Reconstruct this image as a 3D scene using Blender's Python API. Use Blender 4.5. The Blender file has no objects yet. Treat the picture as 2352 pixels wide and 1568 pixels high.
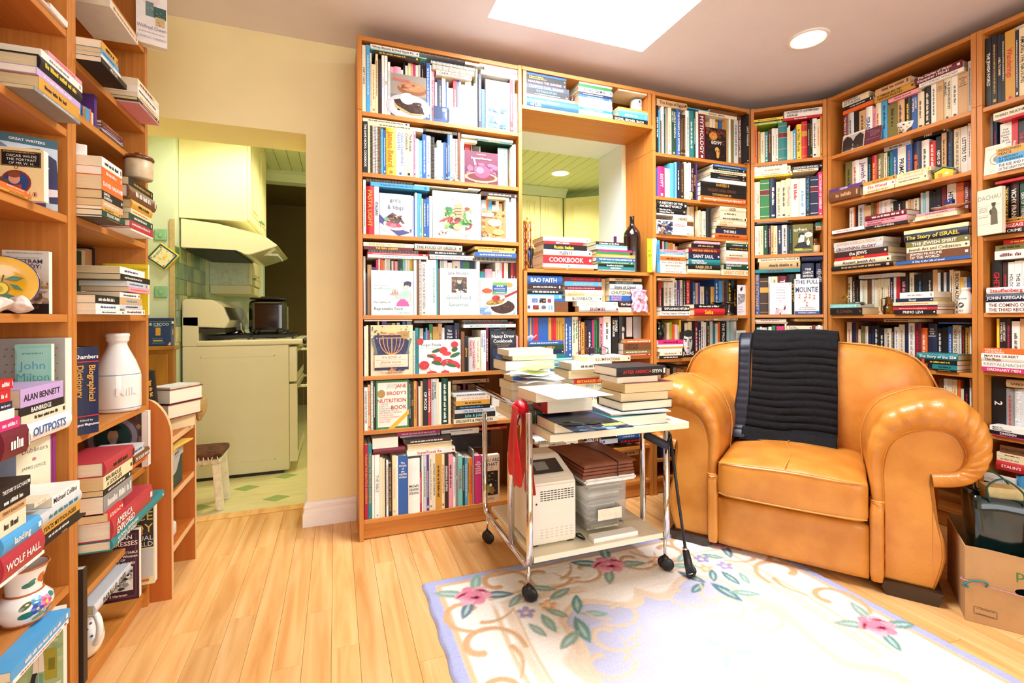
import bpy, bmesh, math, random
import numpy as np
from mathutils import Vector, Matrix
SC=bpy.context.scene
COL=SC.collection
PI=math.pi
# light and exposure values
EXPOSURE=0.18
SKY=1.0
P_SKY=75
P_FILL=66
PANE=6.0
P_POT=14
P_KIT2=60
P_KIT=45
# ------------------------------------------------------------------ camera, sky, light, exposure
cam=bpy.data.cameras.new('camera'); CAM=bpy.data.objects.new('camera',cam); COL.objects.link(CAM); SC.camera=CAM
cam.sensor_width=36.0; cam.sensor_fit='HORIZONTAL'; cam.lens=1097.0/2352.0*36.0; cam.shift_y=-54.5/2352.0
cam.clip_start=0.02; cam.clip_end=60
CAM.matrix_world=Matrix.Translation((0,0,1.044))@Matrix.Rotation(math.radians(-20.27),4,'Z')@Matrix.Rotation(PI/2,4,'X')@Matrix.Rotation(math.radians(-0.27),4,'Z')
SC.view_settings.view_transform='Standard'; SC.view_settings.look='None'; SC.view_settings.gamma=1; SC.view_settings.use_curve_mapping=False
SC.view_settings.exposure=EXPOSURE
try:
    SC.cycles.use_denoising=True; SC.cycles.max_bounces=8; SC.cycles.diffuse_bounces=5; SC.cycles.glossy_bounces=3
    SC.cycles.transmission_bounces=6; SC.cycles.transparent_max_bounces=8; SC.cycles.sample_clamp_indirect=6; SC.cycles.caustics_reflective=False; SC.cycles.caustics_refractive=False
except Exception: pass
W=bpy.data.worlds.new('sky'); SC.world=W; W.use_nodes=True
bg=W.node_tree.nodes['Background']; bg.inputs[0].default_value=(0.86,0.93,1.0,1); bg.inputs[1].default_value=SKY
def area(name,loc,rot,sx,sy,power,col):
    l=bpy.data.lights.new(name,'AREA'); l.shape='RECTANGLE'; l.size=sx; l.size_y=sy; l.energy=power; l.color=col
    o=bpy.data.objects.new(name,l); COL.objects.link(o); o.location=loc; o.rotation_euler=rot; return o
def spot(name,loc,power,col,size=0.06,angle=150):
    l=bpy.data.lights.new(name,'SPOT'); l.energy=power; l.color=col; l.shadow_soft_size=size; l.spot_size=math.radians(angle); l.spot_blend=0.6
    o=bpy.data.objects.new(name,l); COL.objects.link(o); o.location=loc; return o
area('skylight_daylight',(1.105,1.62,2.72),(0,0,0),0.82,0.98,P_SKY,(0.93,0.97,1.0))
area('rear_fill_light',(0.9,-2.52,1.35),(PI/2,0,0),3.4,2.1,P_FILL,(1.0,0.985,0.96))  # added fill from behind the camera, no window known there

# ------------------------------------------------------------------ helpers
def lin(h):
    if isinstance(h,str):
        h=h.lstrip('#'); c=[int(h[i:i+2],16)/255 for i in (0,2,4)]
    else: c=h
    return tuple((x/12.92 if x<=0.04045 else ((x+0.055)/1.055)**2.4) for x in c)
def nodes(name):
    m=bpy.data.materials.new(name); m.use_nodes=True; nt=m.node_tree
    return m,nt,nt.nodes['Principled BSDF']
def mat(name,col,rough=0.5,metal=0.0,var=0.06,scale=40,bump=0.0,bscale=200,spec=0.5,stretch=None,coat=0.0,obj_rand=0.0,dark=None):
    """plain surface with fine procedural colour variation and optional bump"""
    m,nt,b=nodes(name); N=nt.nodes; L=nt.links
    c=lin(col); c2=lin(dark) if dark else tuple(x*(1-var*3) for x in c)
    tc=N.new('ShaderNodeTexCoord'); src=tc.outputs['Object']
    if stretch:
        mp=N.new('ShaderNodeMapping'); mp.inputs['Scale'].default_value=stretch; L.new(src,mp.inputs['Vector']); src=mp.outputs['Vector']
    if obj_rand:
        oi=N.new('ShaderNodeObjectInfo'); va=N.new('ShaderNodeVectorMath'); va.operation='ADD'
        mu=N.new('ShaderNodeMath'); mu.operation='MULTIPLY'; mu.inputs[1].default_value=37.0; L.new(oi.outputs['Random'],mu.inputs[0])
        L.new(src,va.inputs[0]); L.new(mu.outputs[0],va.inputs[1]); src=va.outputs[0]
    n=N.new('ShaderNodeTexNoise'); n.inputs['Scale'].default_value=scale; n.inputs['Detail'].default_value=4; L.new(src,n.inputs['Vector'])
    r=N.new('ShaderNodeValToRGB'); r.color_ramp.elements[0].color=(*c2,1); r.color_ramp.elements[1].color=(*c,1)
    r.color_ramp.elements[0].position=0.3; r.color_ramp.elements[1].position=0.62; L.new(n.outputs['Fac'],r.inputs['Fac'])
    out=r.outputs['Color']
    if obj_rand:
        hs=N.new('ShaderNodeHueSaturation'); mr=N.new('ShaderNodeMapRange'); mr.inputs[3].default_value=1-obj_rand; mr.inputs[4].default_value=1+obj_rand
        L.new(oi.outputs['Random'],mr.inputs[0]); L.new(mr.outputs[0],hs.inputs['Value']); L.new(out,hs.inputs['Color']); out=hs.outputs['Color']
    L.new(out,b.inputs['Base Color'])
    b.inputs['Roughness'].default_value=rough; b.inputs['Metallic'].default_value=metal
    b.inputs['Specular IOR Level'].default_value=spec
    if coat: b.inputs['Coat Weight'].default_value=coat; b.inputs['Coat Roughness'].default_value=0.1
    if bump:
        n2=N.new('ShaderNodeTexNoise'); n2.inputs['Scale'].default_value=bscale; n2.inputs['Detail'].default_value=3; L.new(tc.outputs['Object'],n2.inputs['Vector'])
        bp=N.new('ShaderNodeBump'); bp.inputs['Strength'].default_value=bump; bp.inputs['Distance'].default_value=0.004; L.new(n2.outputs['Fac'],bp.inputs['Height']); L.new(bp.outputs[0],b.inputs['Normal'])
    return m
def emat(name,col,s):
    m=bpy.data.materials.new(name); m.use_nodes=True; nt=m.node_tree; nt.nodes.clear()
    e=nt.nodes.new('ShaderNodeEmission'); e.inputs[0].default_value=(*lin(col),1); e.inputs[1].default_value=s
    o=nt.nodes.new('ShaderNodeOutputMaterial'); nt.links.new(e.outputs[0],o.inputs[0]); return m
def colmat(name,rough=0.45,coat=0.0,wear=0.05,wscale=60,bump=0.0,bscale=500,spec=0.4,stretch=None):
    """surface whose flat print comes from the colour attribute 'Col'"""
    m,nt,b=nodes(name); N=nt.nodes; L=nt.links
    at=N.new('ShaderNodeAttribute'); at.attribute_name='Col'
    tc=N.new('ShaderNodeTexCoord'); src=tc.outputs['Object']
    if stretch:
        mp=N.new('ShaderNodeMapping'); mp.inputs['Scale'].default_value=stretch; L.new(src,mp.inputs['Vector']); src=mp.outputs['Vector']
    n=N.new('ShaderNodeTexNoise'); n.inputs['Scale'].default_value=wscale; n.inputs['Detail'].default_value=5; L.new(src,n.inputs['Vector'])
    mr=N.new('ShaderNodeMapRange'); mr.inputs[1].default_value=0.3; mr.inputs[2].default_value=0.7; mr.inputs[3].default_value=1-wear; mr.inputs[4].default_value=1+wear*0.5; L.new(n.outputs['Fac'],mr.inputs[0])
    mx=N.new('ShaderNodeVectorMath'); mx.operation='SCALE'; L.new(at.outputs['Color'],mx.inputs[0]); L.new(mr.outputs[0],mx.inputs['Scale'])
    L.new(mx.outputs[0],b.inputs['Base Color']); b.inputs['Roughness'].default_value=rough; b.inputs['Specular IOR Level'].default_value=spec
    if coat: b.inputs['Coat Weight'].default_value=coat; b.inputs['Coat Roughness'].default_value=0.12
    if bump:
        n2=N.new('ShaderNodeTexNoise'); n2.inputs['Scale'].default_value=bscale; L.new(src,n2.inputs['Vector'])
        bp=N.new('ShaderNodeBump'); bp.inputs['Strength'].default_value=bump; bp.inputs['Distance'].default_value=0.003; L.new(n2.outputs['Fac'],bp.inputs['Height']); L.new(bp.outputs[0],b.inputs['Normal'])
    return m
def glass(name,col,rough=0.02,ior=1.45):
    m,nt,b=nodes(name); b.inputs['Base Color'].default_value=(*lin(col),1); b.inputs['Transmission Weight'].default_value=1; b.inputs['Roughness'].default_value=rough; b.inputs['IOR'].default_value=ior
    return m
def wood(name,c1,c2,c3,scale,rough=0.42,rand=0.0):
    """wood grain; scale stretches the noise along the grain"""
    m,nt,b=nodes(name); N=nt.nodes; L=nt.links
    tc=N.new('ShaderNodeTexCoord'); mp=N.new('ShaderNodeMapping'); mp.inputs['Scale'].default_value=scale; src=tc.outputs['Object']
    oi=N.new('ShaderNodeObjectInfo'); mu=N.new('ShaderNodeMath'); mu.operation='MULTIPLY'; mu.inputs[1].default_value=51.0; L.new(oi.outputs['Random'],mu.inputs[0])
    va=N.new('ShaderNodeVectorMath'); va.operation='ADD'; L.new(src,va.inputs[0]); L.new(mu.outputs[0],va.inputs[1]); L.new(va.outputs[0],mp.inputs['Vector'])
    n=N.new('ShaderNodeTexNoise'); n.inputs['Scale'].default_value=1.0; n.inputs['Detail'].default_value=6; n.inputs['Distortion'].default_value=0.6; L.new(mp.outputs[0],n.inputs['Vector'])
    r=N.new('ShaderNodeValToRGB'); e=r.color_ramp.elements; e[0].color=(*lin(c1),1); e[0].position=0.25; e[1].color=(*lin(c3),1); e[1].position=0.75
    x=e.new(0.5); x.color=(*lin(c2),1); L.new(n.outputs['Fac'],r.inputs['Fac']); out=r.outputs['Color']
    if rand:
        hs=N.new('ShaderNodeHueSaturation'); mr=N.new('ShaderNodeMapRange'); mr.inputs[3].default_value=1-rand; mr.inputs[4].default_value=1+rand*0.5
        L.new(oi.outputs['Random'],mr.inputs[0]); L.new(mr.outputs[0],hs.inputs['Value']); L.new(out,hs.inputs['Color']); out=hs.outputs['Color']
    L.new(out,b.inputs['Base Color']); b.inputs['Roughness'].default_value=rough
    return m
def box(bm,x0,x1,y0,y1,z0,z1,M=None):
    vs=[bm.verts.new(v if M is None else M@Vector(v)) for v in ((x0,y0,z0),(x1,y0,z0),(x1,y1,z0),(x0,y1,z0),(x0,y0,z1),(x1,y0,z1),(x1,y1,z1),(x0,y1,z1))]
    return [bm.faces.new([vs[i] for i in f]) for f in ((3,2,1,0),(4,5,6,7),(0,1,5,4),(1,2,6,5),(2,3,7,6),(3,0,4,7))]
def link(name,me,m,parent=None,smooth=False):
    if isinstance(me,bmesh.types.BMesh):
        d=bpy.data.meshes.new(name); me.normal_update(); me.to_mesh(d); me.free(); me=d
    if m is not None and not me.materials:
        for x in (m if isinstance(m,(list,tuple)) else [m]): me.materials.append(x)
    if smooth:
        me.polygons.foreach_set('use_smooth',[True]*len(me.polygons))
    o=bpy.data.objects.new(name,me); COL.objects.link(o)
    if parent is not None: o.parent=parent
    return o
def boxo(name,b,m,parent=None,bev=0.0,seg=2,M=None):
    bm=bmesh.new(); box(bm,*b,M=M)
    if bev: bmesh.ops.bevel(bm,geom=bm.edges[:],offset=bev,segments=seg,affect='EDGES',profile=0.5)
    return link(name,bm,m,parent,smooth=False)
def tag(o,label,cat,group=None):
    o['label']=label; o['category']=cat
    if group: o['group']=group
    return o
def thing(name,label,cat,loc=(0,0,0),group=None,M=None):
    o=bpy.data.objects.new(name,None); COL.objects.link(o); o.empty_display_size=0.05
    if M is not None: o.matrix_world=M
    else: o.location=loc
    return tag(o,label,cat,group)
def struct(o): o['kind']='structure'; return o
def lathe(bm,prof,n=32,cx=0,cy=0,cz=0,mi=0,M=None):
    rings=[]
    for r,z in prof:
        if r<1e-6: rings.append([bm.verts.new((cx,cy,cz+z) if M is None else M@Vector((cx,cy,cz+z)))])
        else: rings.append([bm.verts.new(((cx+r*math.cos(2*PI*i/n)),(cy+r*math.sin(2*PI*i/n)),cz+z) if M is None else M@Vector((cx+r*math.cos(2*PI*i/n),cy+r*math.sin(2*PI*i/n),cz+z))) for i in range(n)])
    fs=[]
    for a,b in zip(rings,rings[1:]):
        for i in range(n):
            j=(i+1)%n
            if len(a)==1 and len(b)==1: continue
            if len(a)==1: f=(a[0],b[j],b[i])
            elif len(b)==1: f=(a[i],a[j],b[0])
            else: f=(a[i],a[j],b[j],b[i])
            try:
                q=bm.faces.new(f); q.material_index=mi; q.smooth=True; fs.append(q)
            except ValueError: pass
    return fs
def smooth_path(pts,n=8):
    P=[Vector(p) for p in pts]; out=[]
    for i in range(len(P)-1):
        p0=P[max(i-1,0)];p1=P[i];p2=P[i+1];p3=P[min(i+2,len(P)-1)]
        for k in range(n):
            t=k/n
            out.append(0.5*((2*p1)+(-p0+p2)*t+(2*p0-5*p1+4*p2-p3)*t*t+(-p0+3*p1-3*p2+p3)*t**3))
    out.append(P[-1]); return out
def fillet(pts,r,n=6):
    P=[Vector(p) for p in pts]; out=[P[0]]
    for i in range(1,len(P)-1):
        a=(P[i-1]-P[i]);b=(P[i+1]-P[i]); rr=min(r,a.length*.45,b.length*.45)
        A=P[i]+a.normalized()*rr;B=P[i]+b.normalized()*rr
        for k in range(n+1):
            t=k/n; out.append(A*(1-t)**2+P[i]*2*t*(1-t)+B*t*t)
    out.append(P[-1]); return out
def tube(bm,pts,r,n=10,closed=False,caps=True,mi=0):
    P=[Vector(p) for p in pts]; m=len(P); rings=[]; up=None
    for i in range(m):
        if closed: t=(P[(i+1)%m]-P[i-1])
        else: t=(P[min(i+1,m-1)]-P[max(i-1,0)])
        t.normalize()
        if up is None:
            up=t.orthogonal().normalized()
        u=(up-t*up.dot(t)); u=u.normalized() if u.length>1e-6 else t.orthogonal().normalized(); up=u; v=t.cross(u)
        rr=r[i] if isinstance(r,(list,tuple)) else r
        rings.append([bm.verts.new(P[i]+(u*math.cos(2*PI*k/n)+v*math.sin(2*PI*k/n))*rr) for k in range(n)])
    for i in range(m if closed else m-1):
        a,b=rings[i],rings[(i+1)%m]
        for k in range(n):
            f=bm.faces.new((a[k],a[(k+1)%n],b[(k+1)%n],b[k])); f.smooth=True; f.material_index=mi
    if caps and not closed:
        f=bm.faces.new(rings[0][::-1]); f.material_index=mi; f=bm.faces.new(rings[-1]); f.material_index=mi
def grid(bm,fn,nu,nv,closeu=False,closev=False,mi=0):
    V=[[bm.verts.new(fn(i,j)) for j in range(nv)] for i in range(nu)]
    for i in range(nu if closeu else nu-1):
        for j in range(nv if closev else nv-1):
            a=V[i][j];b=V[(i+1)%nu][j];c=V[(i+1)%nu][(j+1)%nv];d=V[i][(j+1)%nv]
            try:
                f=bm.faces.new((a,b,c,d)); f.smooth=True; f.material_index=mi
            except ValueError: pass
    return V
def prism(bm,poly,axis,a,b,mi=0,M=None):
    """extrude a 2D outline along an axis ('x','y','z') from a to b"""
    def P(p,h):
        v={'x':(h,p[0],p[1]),'y':(p[0],h,p[1]),'z':(p[0],p[1],h)}[axis]
        return v if M is None else M@Vector(v)
    A=[bm.verts.new(P(p,a)) for p in poly];B=[bm.verts.new(P(p,b)) for p in poly];n=len(poly)
    for i in range(n):
        f=bm.faces.new((A[i],A[(i+1)%n],B[(i+1)%n],B[i])); f.material_index=mi
    f=bm.faces.new(A[::-1]);f.material_index=mi; f=bm.faces.new(B);f.material_index=mi
def fixn(o):
    bm=bmesh.new(); bm.from_mesh(o.data); bmesh.ops.recalc_face_normals(bm,faces=bm.faces[:]); bm.to_mesh(o.data); bm.free(); return o
def subsurf(o,n=2):
    md=o.modifiers.new('sub','SUBSURF'); md.levels=n; md.render_levels=n; return o
# ---------------- palette and flat print
PAL=dict(w='F4F2EC',i='EADFC2',c='F0DDAF',t='CFA878',n='70452A',d='38221A',k='17171A',g='8E8E8C',l='C9CDD0',b='2B5CA6',v='1B2648',a='4DA2DA',q='1F7F86',z='7CCBC4',e='2F7D48',f='1A4534',j='A3C234',o='E86B2A',r='C4242B',m='6E1B2C',p='EC9DAE',h='CB2C74',u='5B3B88',x='C4A7DC',Y='F4D03C',O='CF9A3C',G='77713A',M='A50F3E',R='B03440',s='FFFFFF',B='000000')
NAMES=dict(w='white',i='ivory',c='cream',t='tan',n='brown',d='dark brown',k='black',g='grey',l='pale grey',b='blue',v='navy',a='sky blue',q='teal',z='aqua',e='green',f='dark green',j='lime',o='orange',r='red',m='maroon',p='pink',h='magenta',u='purple',x='lilac',Y='yellow',O='golden',G='olive',M='crimson',R='brick red')
_cl={}
def C(c):
    if c not in _cl: _cl[c]=lin(PAL.get(c,c))
    return _cl[c]
class Sheet:
    """collects coloured triangles / quads in local space -> one mesh with colour attribute"""
    def __init__(s): s.v=[];s.f=[];s.c=[];s.n=0
    def add(s,V,F,col):
        k=s.n; s.v.extend(V); s.f.extend([tuple(i+k for i in f) for f in F]); s.c.extend([col]*len(V)); s.n+=len(V)
    def quad(s,a,b,c,d,col): s.add([a,b,c,d],[(0,1,2,3)],col)
    def box(s,x0,x1,y0,y1,z0,z1,col):
        s.add([(x0,y0,z0),(x1,y0,z0),(x1,y1,z0),(x0,y1,z0),(x0,y0,z1),(x1,y0,z1),(x1,y1,z1),(x0,y1,z1)],[(3,2,1,0),(4,5,6,7),(0,1,5,4),(1,2,6,5),(2,3,7,6),(3,0,4,7)],col)
    def mesh(s,name):
        me=bpy.data.meshes.new(name); me.from_pydata(s.v,[],s.f)
        a=me.attributes.new('Col','FLOAT_COLOR','POINT'); arr=np.ones((len(s.v),4),np.float32); arr[:,:3]=np.array(s.c,np.float32).reshape(-1,3); a.data.foreach_set('color',arr.ravel())
        return me
_gl={}
def glyph(ch,bold=False):
    k=(ch,bold)
    if k in _gl: return _gl[k]
    def bb(t):
        cu=bpy.data.curves.new('g','FONT'); cu.body=t; cu.size=1; cu.resolution_u=2; cu.offset=0.018 if bold else 0.0
        ob=bpy.data.objects.new('g',cu); me=ob.to_mesh(); me.calc_loop_triangles()
        V=np.array([v.co[:2] for v in me.vertices]).reshape(-1,2); T=[tuple(t.vertices) for t in me.loop_triangles]
        ob.to_mesh_clear(); bpy.data.objects.remove(ob); bpy.data.curves.remove(cu); return V,T
    if ch==' ': r=(np.zeros((0,2)),[],0.28)
    else:
        V,T=bb(ch); V2,_=bb('.'+ch+'.'); V3,_=bb('..')
        wdt=(V2[:,0].max()-V2[:,0].min())-(V3[:,0].max()-V3[:,0].min()) if len(V2) else 0.5
        r=(V,T,float(wdt))
    _gl[k]=r; return r
CAPH=0.73
def text2d(t,bold=False):
    """flat text with cap height 1, starting at x=0; returns verts, tris, width"""
    x=0.0;V=[];T=[];n=0
    for ch in t:
        g,tr,w=glyph(ch,bold)
        if len(g):
            V.append(g+np.array([x,0])); T.extend([tuple(i+n for i in f) for f in tr]); n+=len(g)
        x+=w
    V=np.concatenate(V)/CAPH if V else np.zeros((0,2))
    return V,T,x/CAPH
def put_text(sh,t,col,O,ux,uy,cap,maxw=None,align='l',bold=False,squeeze=0.6):
    """print text at 3D point O along ux with letter-up uy"""
    V,T,w=text2d(t,bold)
    if not len(V): return
    sx=cap
    if maxw and w*cap>maxw:
        sx=max(maxw/w,cap*squeeze)
        if w*sx>maxw: k=maxw/(w*sx); sx*=k; cap*=k
    off={'l':0,'c':-w*sx/2,'r':-w*sx}[align]
    O=np.array(O);ux=np.array(ux);uy=np.array(uy)
    P=O+np.outer(V[:,0]*sx+off,ux)+np.outer(V[:,1]*cap,uy)
    sh.add([tuple(p) for p in P],T,col)
def squiggle(sh,col,O,ux,uy,cap,length,rng):
    """unreadable small print: a broken row of small bars"""
    O=np.array(O);ux=np.array(ux);uy=np.array(uy);x=0
    while x<length-cap*.5:
        for _ in range(rng.randint(3,8)):
            w=cap*rng.uniform(.28,.5);h=cap*rng.choice((1,.72,.72,.72,1))
            if x+w>length: break
            a=O+ux*x;b=O+ux*(x+w*.72)
            sh.quad(tuple(a),tuple(b),tuple(b+uy*h),tuple(a+uy*h),col); x+=w
        x+=cap*.45
def art(sh,ops,W,H,O,ux,uy,un,rng):
    """flat cover print: layers of simple shapes, each a hair proud of the last"""
    O=np.array(O,float);ux=np.array(ux,float);uy=np.array(uy,float);un=np.array(un,float); k=0
    def pt(x,y,e): return tuple(O+ux*(x*W)+uy*(y*H)+un*(0.0002+e*0.00006))
    for op in ops.split(';'):
        a=op.strip().split(' ')
        if not a or not a[0]: continue
        q=a[0]
        if q=='b': sh.quad(pt(0,0,k),pt(1,0,k),pt(1,1,k),pt(0,1,k),C(a[1]))
        elif q=='r':
            x,y,w,h=map(float,a[1:5]); sh.quad(pt(x,y,k),pt(x+w,y,k),pt(x+w,y+h,k),pt(x,y+h,k),C(a[5]))
        elif q=='e':
            cx,cy,rx,ry=map(float,a[1:5]); rt=math.radians(float(a[6])) if len(a)>6 else 0; n=20; V=[]
            for i in range(n):
                X=rx*W*math.cos(2*PI*i/n);Y=ry*H*math.sin(2*PI*i/n)
                V.append(pt(cx+(X*math.cos(rt)-Y*math.sin(rt))/W,cy+(X*math.sin(rt)+Y*math.cos(rt))/H,k))
            sh.add(V,[tuple(range(n))],C(a[5]))
        elif q=='p':
            V=[pt(*map(float,s.split(',')),k) for s in a[2:]]; sh.add(V,[tuple(range(len(V)))],C(a[1]))
        elif q=='n':
            x,y,w,h=map(float,a[1:5]); cs=a[5:-1]
            for _ in range(int(a[-1])):
                cx=x+rng.random()*w;cy=y+rng.random()*h;rx=rng.uniform(.04,.13)*w;ry=rx*W/H*rng.uniform(.5,1.1)
                m=rng.randint(5,8);ph=rng.random()*6; cc=C(rng.choice(cs)); k+=1
                V=[]
                for i in range(m):
                    px=min(max(cx+rx*rng.uniform(.7,1.2)*math.cos(ph+2*PI*i/m),x),x+w);py=min(max(cy+ry*rng.uniform(.7,1.2)*math.sin(ph+2*PI*i/m),y),y+h)
                    V.append(pt(px,py,k))
                sh.add(V,[tuple(range(m))],cc)
        elif q in('t','tb'):
            x,y,s=map(float,a[1:4]); tx=' '.join(a[6:]); al=a[5]
            mw={'l':(0.97-x)*W,'r':(x-.03)*W,'c':2*min(x,1-x)*W*.95}[al]
            put_text(sh,tx,C(a[4]),pt(x,y,k),ux,uy,s*H,mw,al,q=='tb')
        elif q=='s':   # small unreadable print x y cap len col
            x,y,s,l=map(float,a[1:5]); squiggle(sh,C(a[5]),pt(x,y,k),ux,uy,s*H,l*W,rng)
        k+=1

# ------------------------------------------------------------------ materials of the room
M_CASE_V=wood('beech_veneer_upright','B5702C','C07A33','CB8740',(95,95,2.2))
M_CASE_H=wood('beech_veneer_level','B5702C','C07A33','CB8740',(2.2,95,95))
M_CASE_B=mat('beech_backing','A8672A',0.55,var=0.05,scale=3,stretch=(30,30,1))
M_OAK=wood('curved_unit_wood','A8561C','B5611F','C0702C',(28,28,1.6)); M_EDGE=mat('light_edge_band','E0B584',0.5,var=0.03)
M_PLANK=wood('maple_plank','CB8D4C','E0AC6C','EBBF86',(22,1.6,22),rough=0.26,rand=0.10)
M_CEIL=mat('ceiling_paint','E6E2E8',0.85,var=0.01,scale=8,bump=0.05,bscale=300)
M_WY=mat('yellow_wall_paint','F7E9B4',0.7,var=0.015,scale=5,bump=0.04,bscale=250)
M_WB=mat('reveal_paint','E3EEF2',0.6,var=0.01,scale=6)
M_KG=mat('kitchen_green_paint','CFDCC8',0.6,var=0.015,scale=6)
M_TRIM=mat('white_trim_paint','F6F1EC',0.4,var=0.01,scale=20)
M_VIN=mat('kitchen_vinyl','D9D0A0',0.4,var=0.04,scale=6,stretch=(1,4,1)); M_VIND=mat('green_vinyl_diamond','93AC62',0.4,var=0.04,scale=20)
M_KCEIL=mat('painted_ceiling_board','D5E0B8',0.5,var=0.01,scale=10)
M_KCAB=mat('cream_cabinet_paint','EFE8BE',0.42,var=0.012,scale=10)
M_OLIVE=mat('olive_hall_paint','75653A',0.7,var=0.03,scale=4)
# ------------------------------------------------------------------ structure
def walls(name,bs,m):
    bm=bmesh.new()
    for b in bs: box(bm,*b)
    return struct(link(name,bm,m))
YB0,YB1=2.62,2.905; CZ=2.45
# room walls; the back wall has the doorway and the pass-through cut out of it
walls('wall_back',[(-1.62,-0.93,YB0,YB1,0,CZ),(-0.93,-0.137,YB0,YB1,1.975,CZ),(-0.137,0.9,YB0,YB1,0,CZ),(0.9,1.725,YB0,YB1,0,1.29),(0.9,1.725,YB0,YB1,2.15,CZ),(1.725,3.2,YB0,YB1,0,CZ)],M_WY)
rv=struct(boxo('trim_1',(0,0.004,YB0+0.002,YB1,1.29,2.146),M_WB)); rv.location.x=1.7215
rv=struct(boxo('trim_2',(0.9,1.7205,YB0+0.002,YB1,2.1455,2.1495),M_WB))
walls('wall_right',[(3.1,3.2,-2.6,YB0,0,CZ)],M_WY)
walls('wall_left',[(-1.02,-0.926,-2.6,YB0,0,CZ)],M_WY)
walls('wall_front',[(-1.02,-0.85,-2.7,-2.6,0,CZ),(2.7,3.2,-2.7,-2.6,0,CZ),(-0.85,2.7,-2.7,-2.6,0,0.25),(-0.85,2.7,-2.7,-2.6,2.4,CZ)],M_WY)  # unseen rear opening added together with the fill light
# ceiling with the skylight shaft
sx0,sx1,sy0,sy1=0.675,1.531,1.12,2.135
walls('ceiling',[(-1.02,sx0,-2.6,YB0,CZ,CZ+0.06),(sx1,3.2,-2.6,YB0,CZ,CZ+0.06),(sx0,sx1,-2.6,sy0,CZ,CZ+0.06),(sx0,sx1,sy1,YB0,CZ,CZ+0.06)],M_CEIL)
sk=thing('skylight','white skylight shaft with its bright glazed opening in the grey ceiling','skylight',(1.103,1.6275,CZ))
sk['kind']='structure'
bm=bmesh.new()
for b in ((sx0-.02,sx0,sy0-.02,sy1+.02,0.0602,.34),(sx1,sx1+.02,sy0-.02,sy1+.02,0.0602,.34),(sx0,sx1,sy0-.02,sy0,0.0602,.34),(sx0,sx1,sy1,sy1+.02,0.0602,.34)):
    box(bm,b[0]-1.103,b[1]-1.103,b[2]-1.6275,b[3]-1.6275,b[4],b[5])
link('shaft',bm,M_TRIM,sk)
boxo('glazing',(-.448,.448,-.528,.528,.342,.352),emat('bright_sky_pane','F4F9FF',PANE),sk)
# floor: a slab, and maple planks laid along the room
fl=struct(boxo('floor',(-1.02,3.2,-2.6,YB1-.03,-0.08,-0.014),mat('subfloor','8A5A2A',0.8)))
rng=random.Random(5); PW=0.083; x=-0.93; n=0; _pk={}
while x<2.95:
    y=-0.15-rng.uniform(0,.6); yend=2.865 if x<-0.14 else 2.62
    while y<yend-0.02:
        L=rng.choice((0.4,0.55,0.7,0.9,1.1,1.3)); y2=min(y+L,yend)
        if yend-y2<0.15: y2=yend
        k=round(y2-y,3)
        if k not in _pk:
            bm=bmesh.new(); box(bm,0.0004,PW-0.0004,0.0004,k-0.0004,-0.0139,0); bmesh.ops.bevel(bm,geom=[e for e in bm.edges if e.verts[0].co.z>-.001 and e.verts[1].co.z>-.001],offset=0.0006,segments=1,affect='EDGES')
            me=bpy.data.meshes.new('plank'); bm.to_mesh(me); bm.free(); me.materials.append(M_PLANK); _pk[k]=me
        o=bpy.data.objects.new('plank',_pk[k]); COL.objects.link(o); o.parent=fl; o.location=(x,y,0); y=y2; n+=1
    x+=PW
boxo('threshold',(-0.93,-0.145,2.866,2.94,-0.0139,0.003),M_PLANK,fl)
# kitchen and hall beyond
kf=struct(boxo('floor_kitchen',(-1.7,4.2,2.941,6.4,-0.08,0.0),M_VIN))
for i,(px,py) in enumerate([(-.328,3.09),(-.313,3.50),(-.10,3.92),(-.07,4.36),(-.52,3.34),(.12,3.5),(.12,3.1),(.3,3.9),(.5,3.3),(-.72,3.08)]):
    bm=bmesh.new(); a,b=.072,.055
    prism(bm,[(-a,0),(0,-b),(a,0),(0,b)],'z',0.0002,0.0012); o=link('diamond_tile',bm,M_VIND,kf); o.location=(px,py,0)
walls('wall_kitchen_left',[(-1.7,-0.93,3.48,4.95,0,2.4),(-1.7,-1.62,2.905,3.48,0,2.4)],M_KG)
walls('wall_kitchen_back',[(-0.93,-0.62,4.9,5.0,0,2.4),(0.55,4.2,4.9,5.0,0,2.4),(-0.62,0.55,4.9,5.0,2.31,2.4)],M_KG)
walls('wall_kitchen_right',[(4.1,4.2,2.905,4.9,0,2.4)],M_KG)
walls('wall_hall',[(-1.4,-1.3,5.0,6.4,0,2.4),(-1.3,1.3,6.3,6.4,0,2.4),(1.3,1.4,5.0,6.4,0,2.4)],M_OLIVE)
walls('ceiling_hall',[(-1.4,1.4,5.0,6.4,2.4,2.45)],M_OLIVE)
kc=struct(boxo('ceiling_kitchen',(-1.7,4.2,2.905,4.9,2.42,2.5),M_KCEIL))
x=-1.7
while x<4.1:
    o=boxo('ceiling_board',(0.0015,0.0935,2.906,4.899,2.4,2.4199),M_KCEIL,kc,bev=0.002,seg=1); o.location.x=x; x+=0.095
    if x>-.0 and x<.9: x=0.9+0.002
# crown moulding along the kitchen's back wall
bm=bmesh.new(); prism(bm,[(4.9,2.399),(4.80,2.399),(4.80,2.385),(4.83,2.37),(4.86,2.33),(4.87,2.31),(4.9,2.31)],'x',-0.93,-0.1); o=struct(link('trim_3',bm,M_KG))
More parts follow.
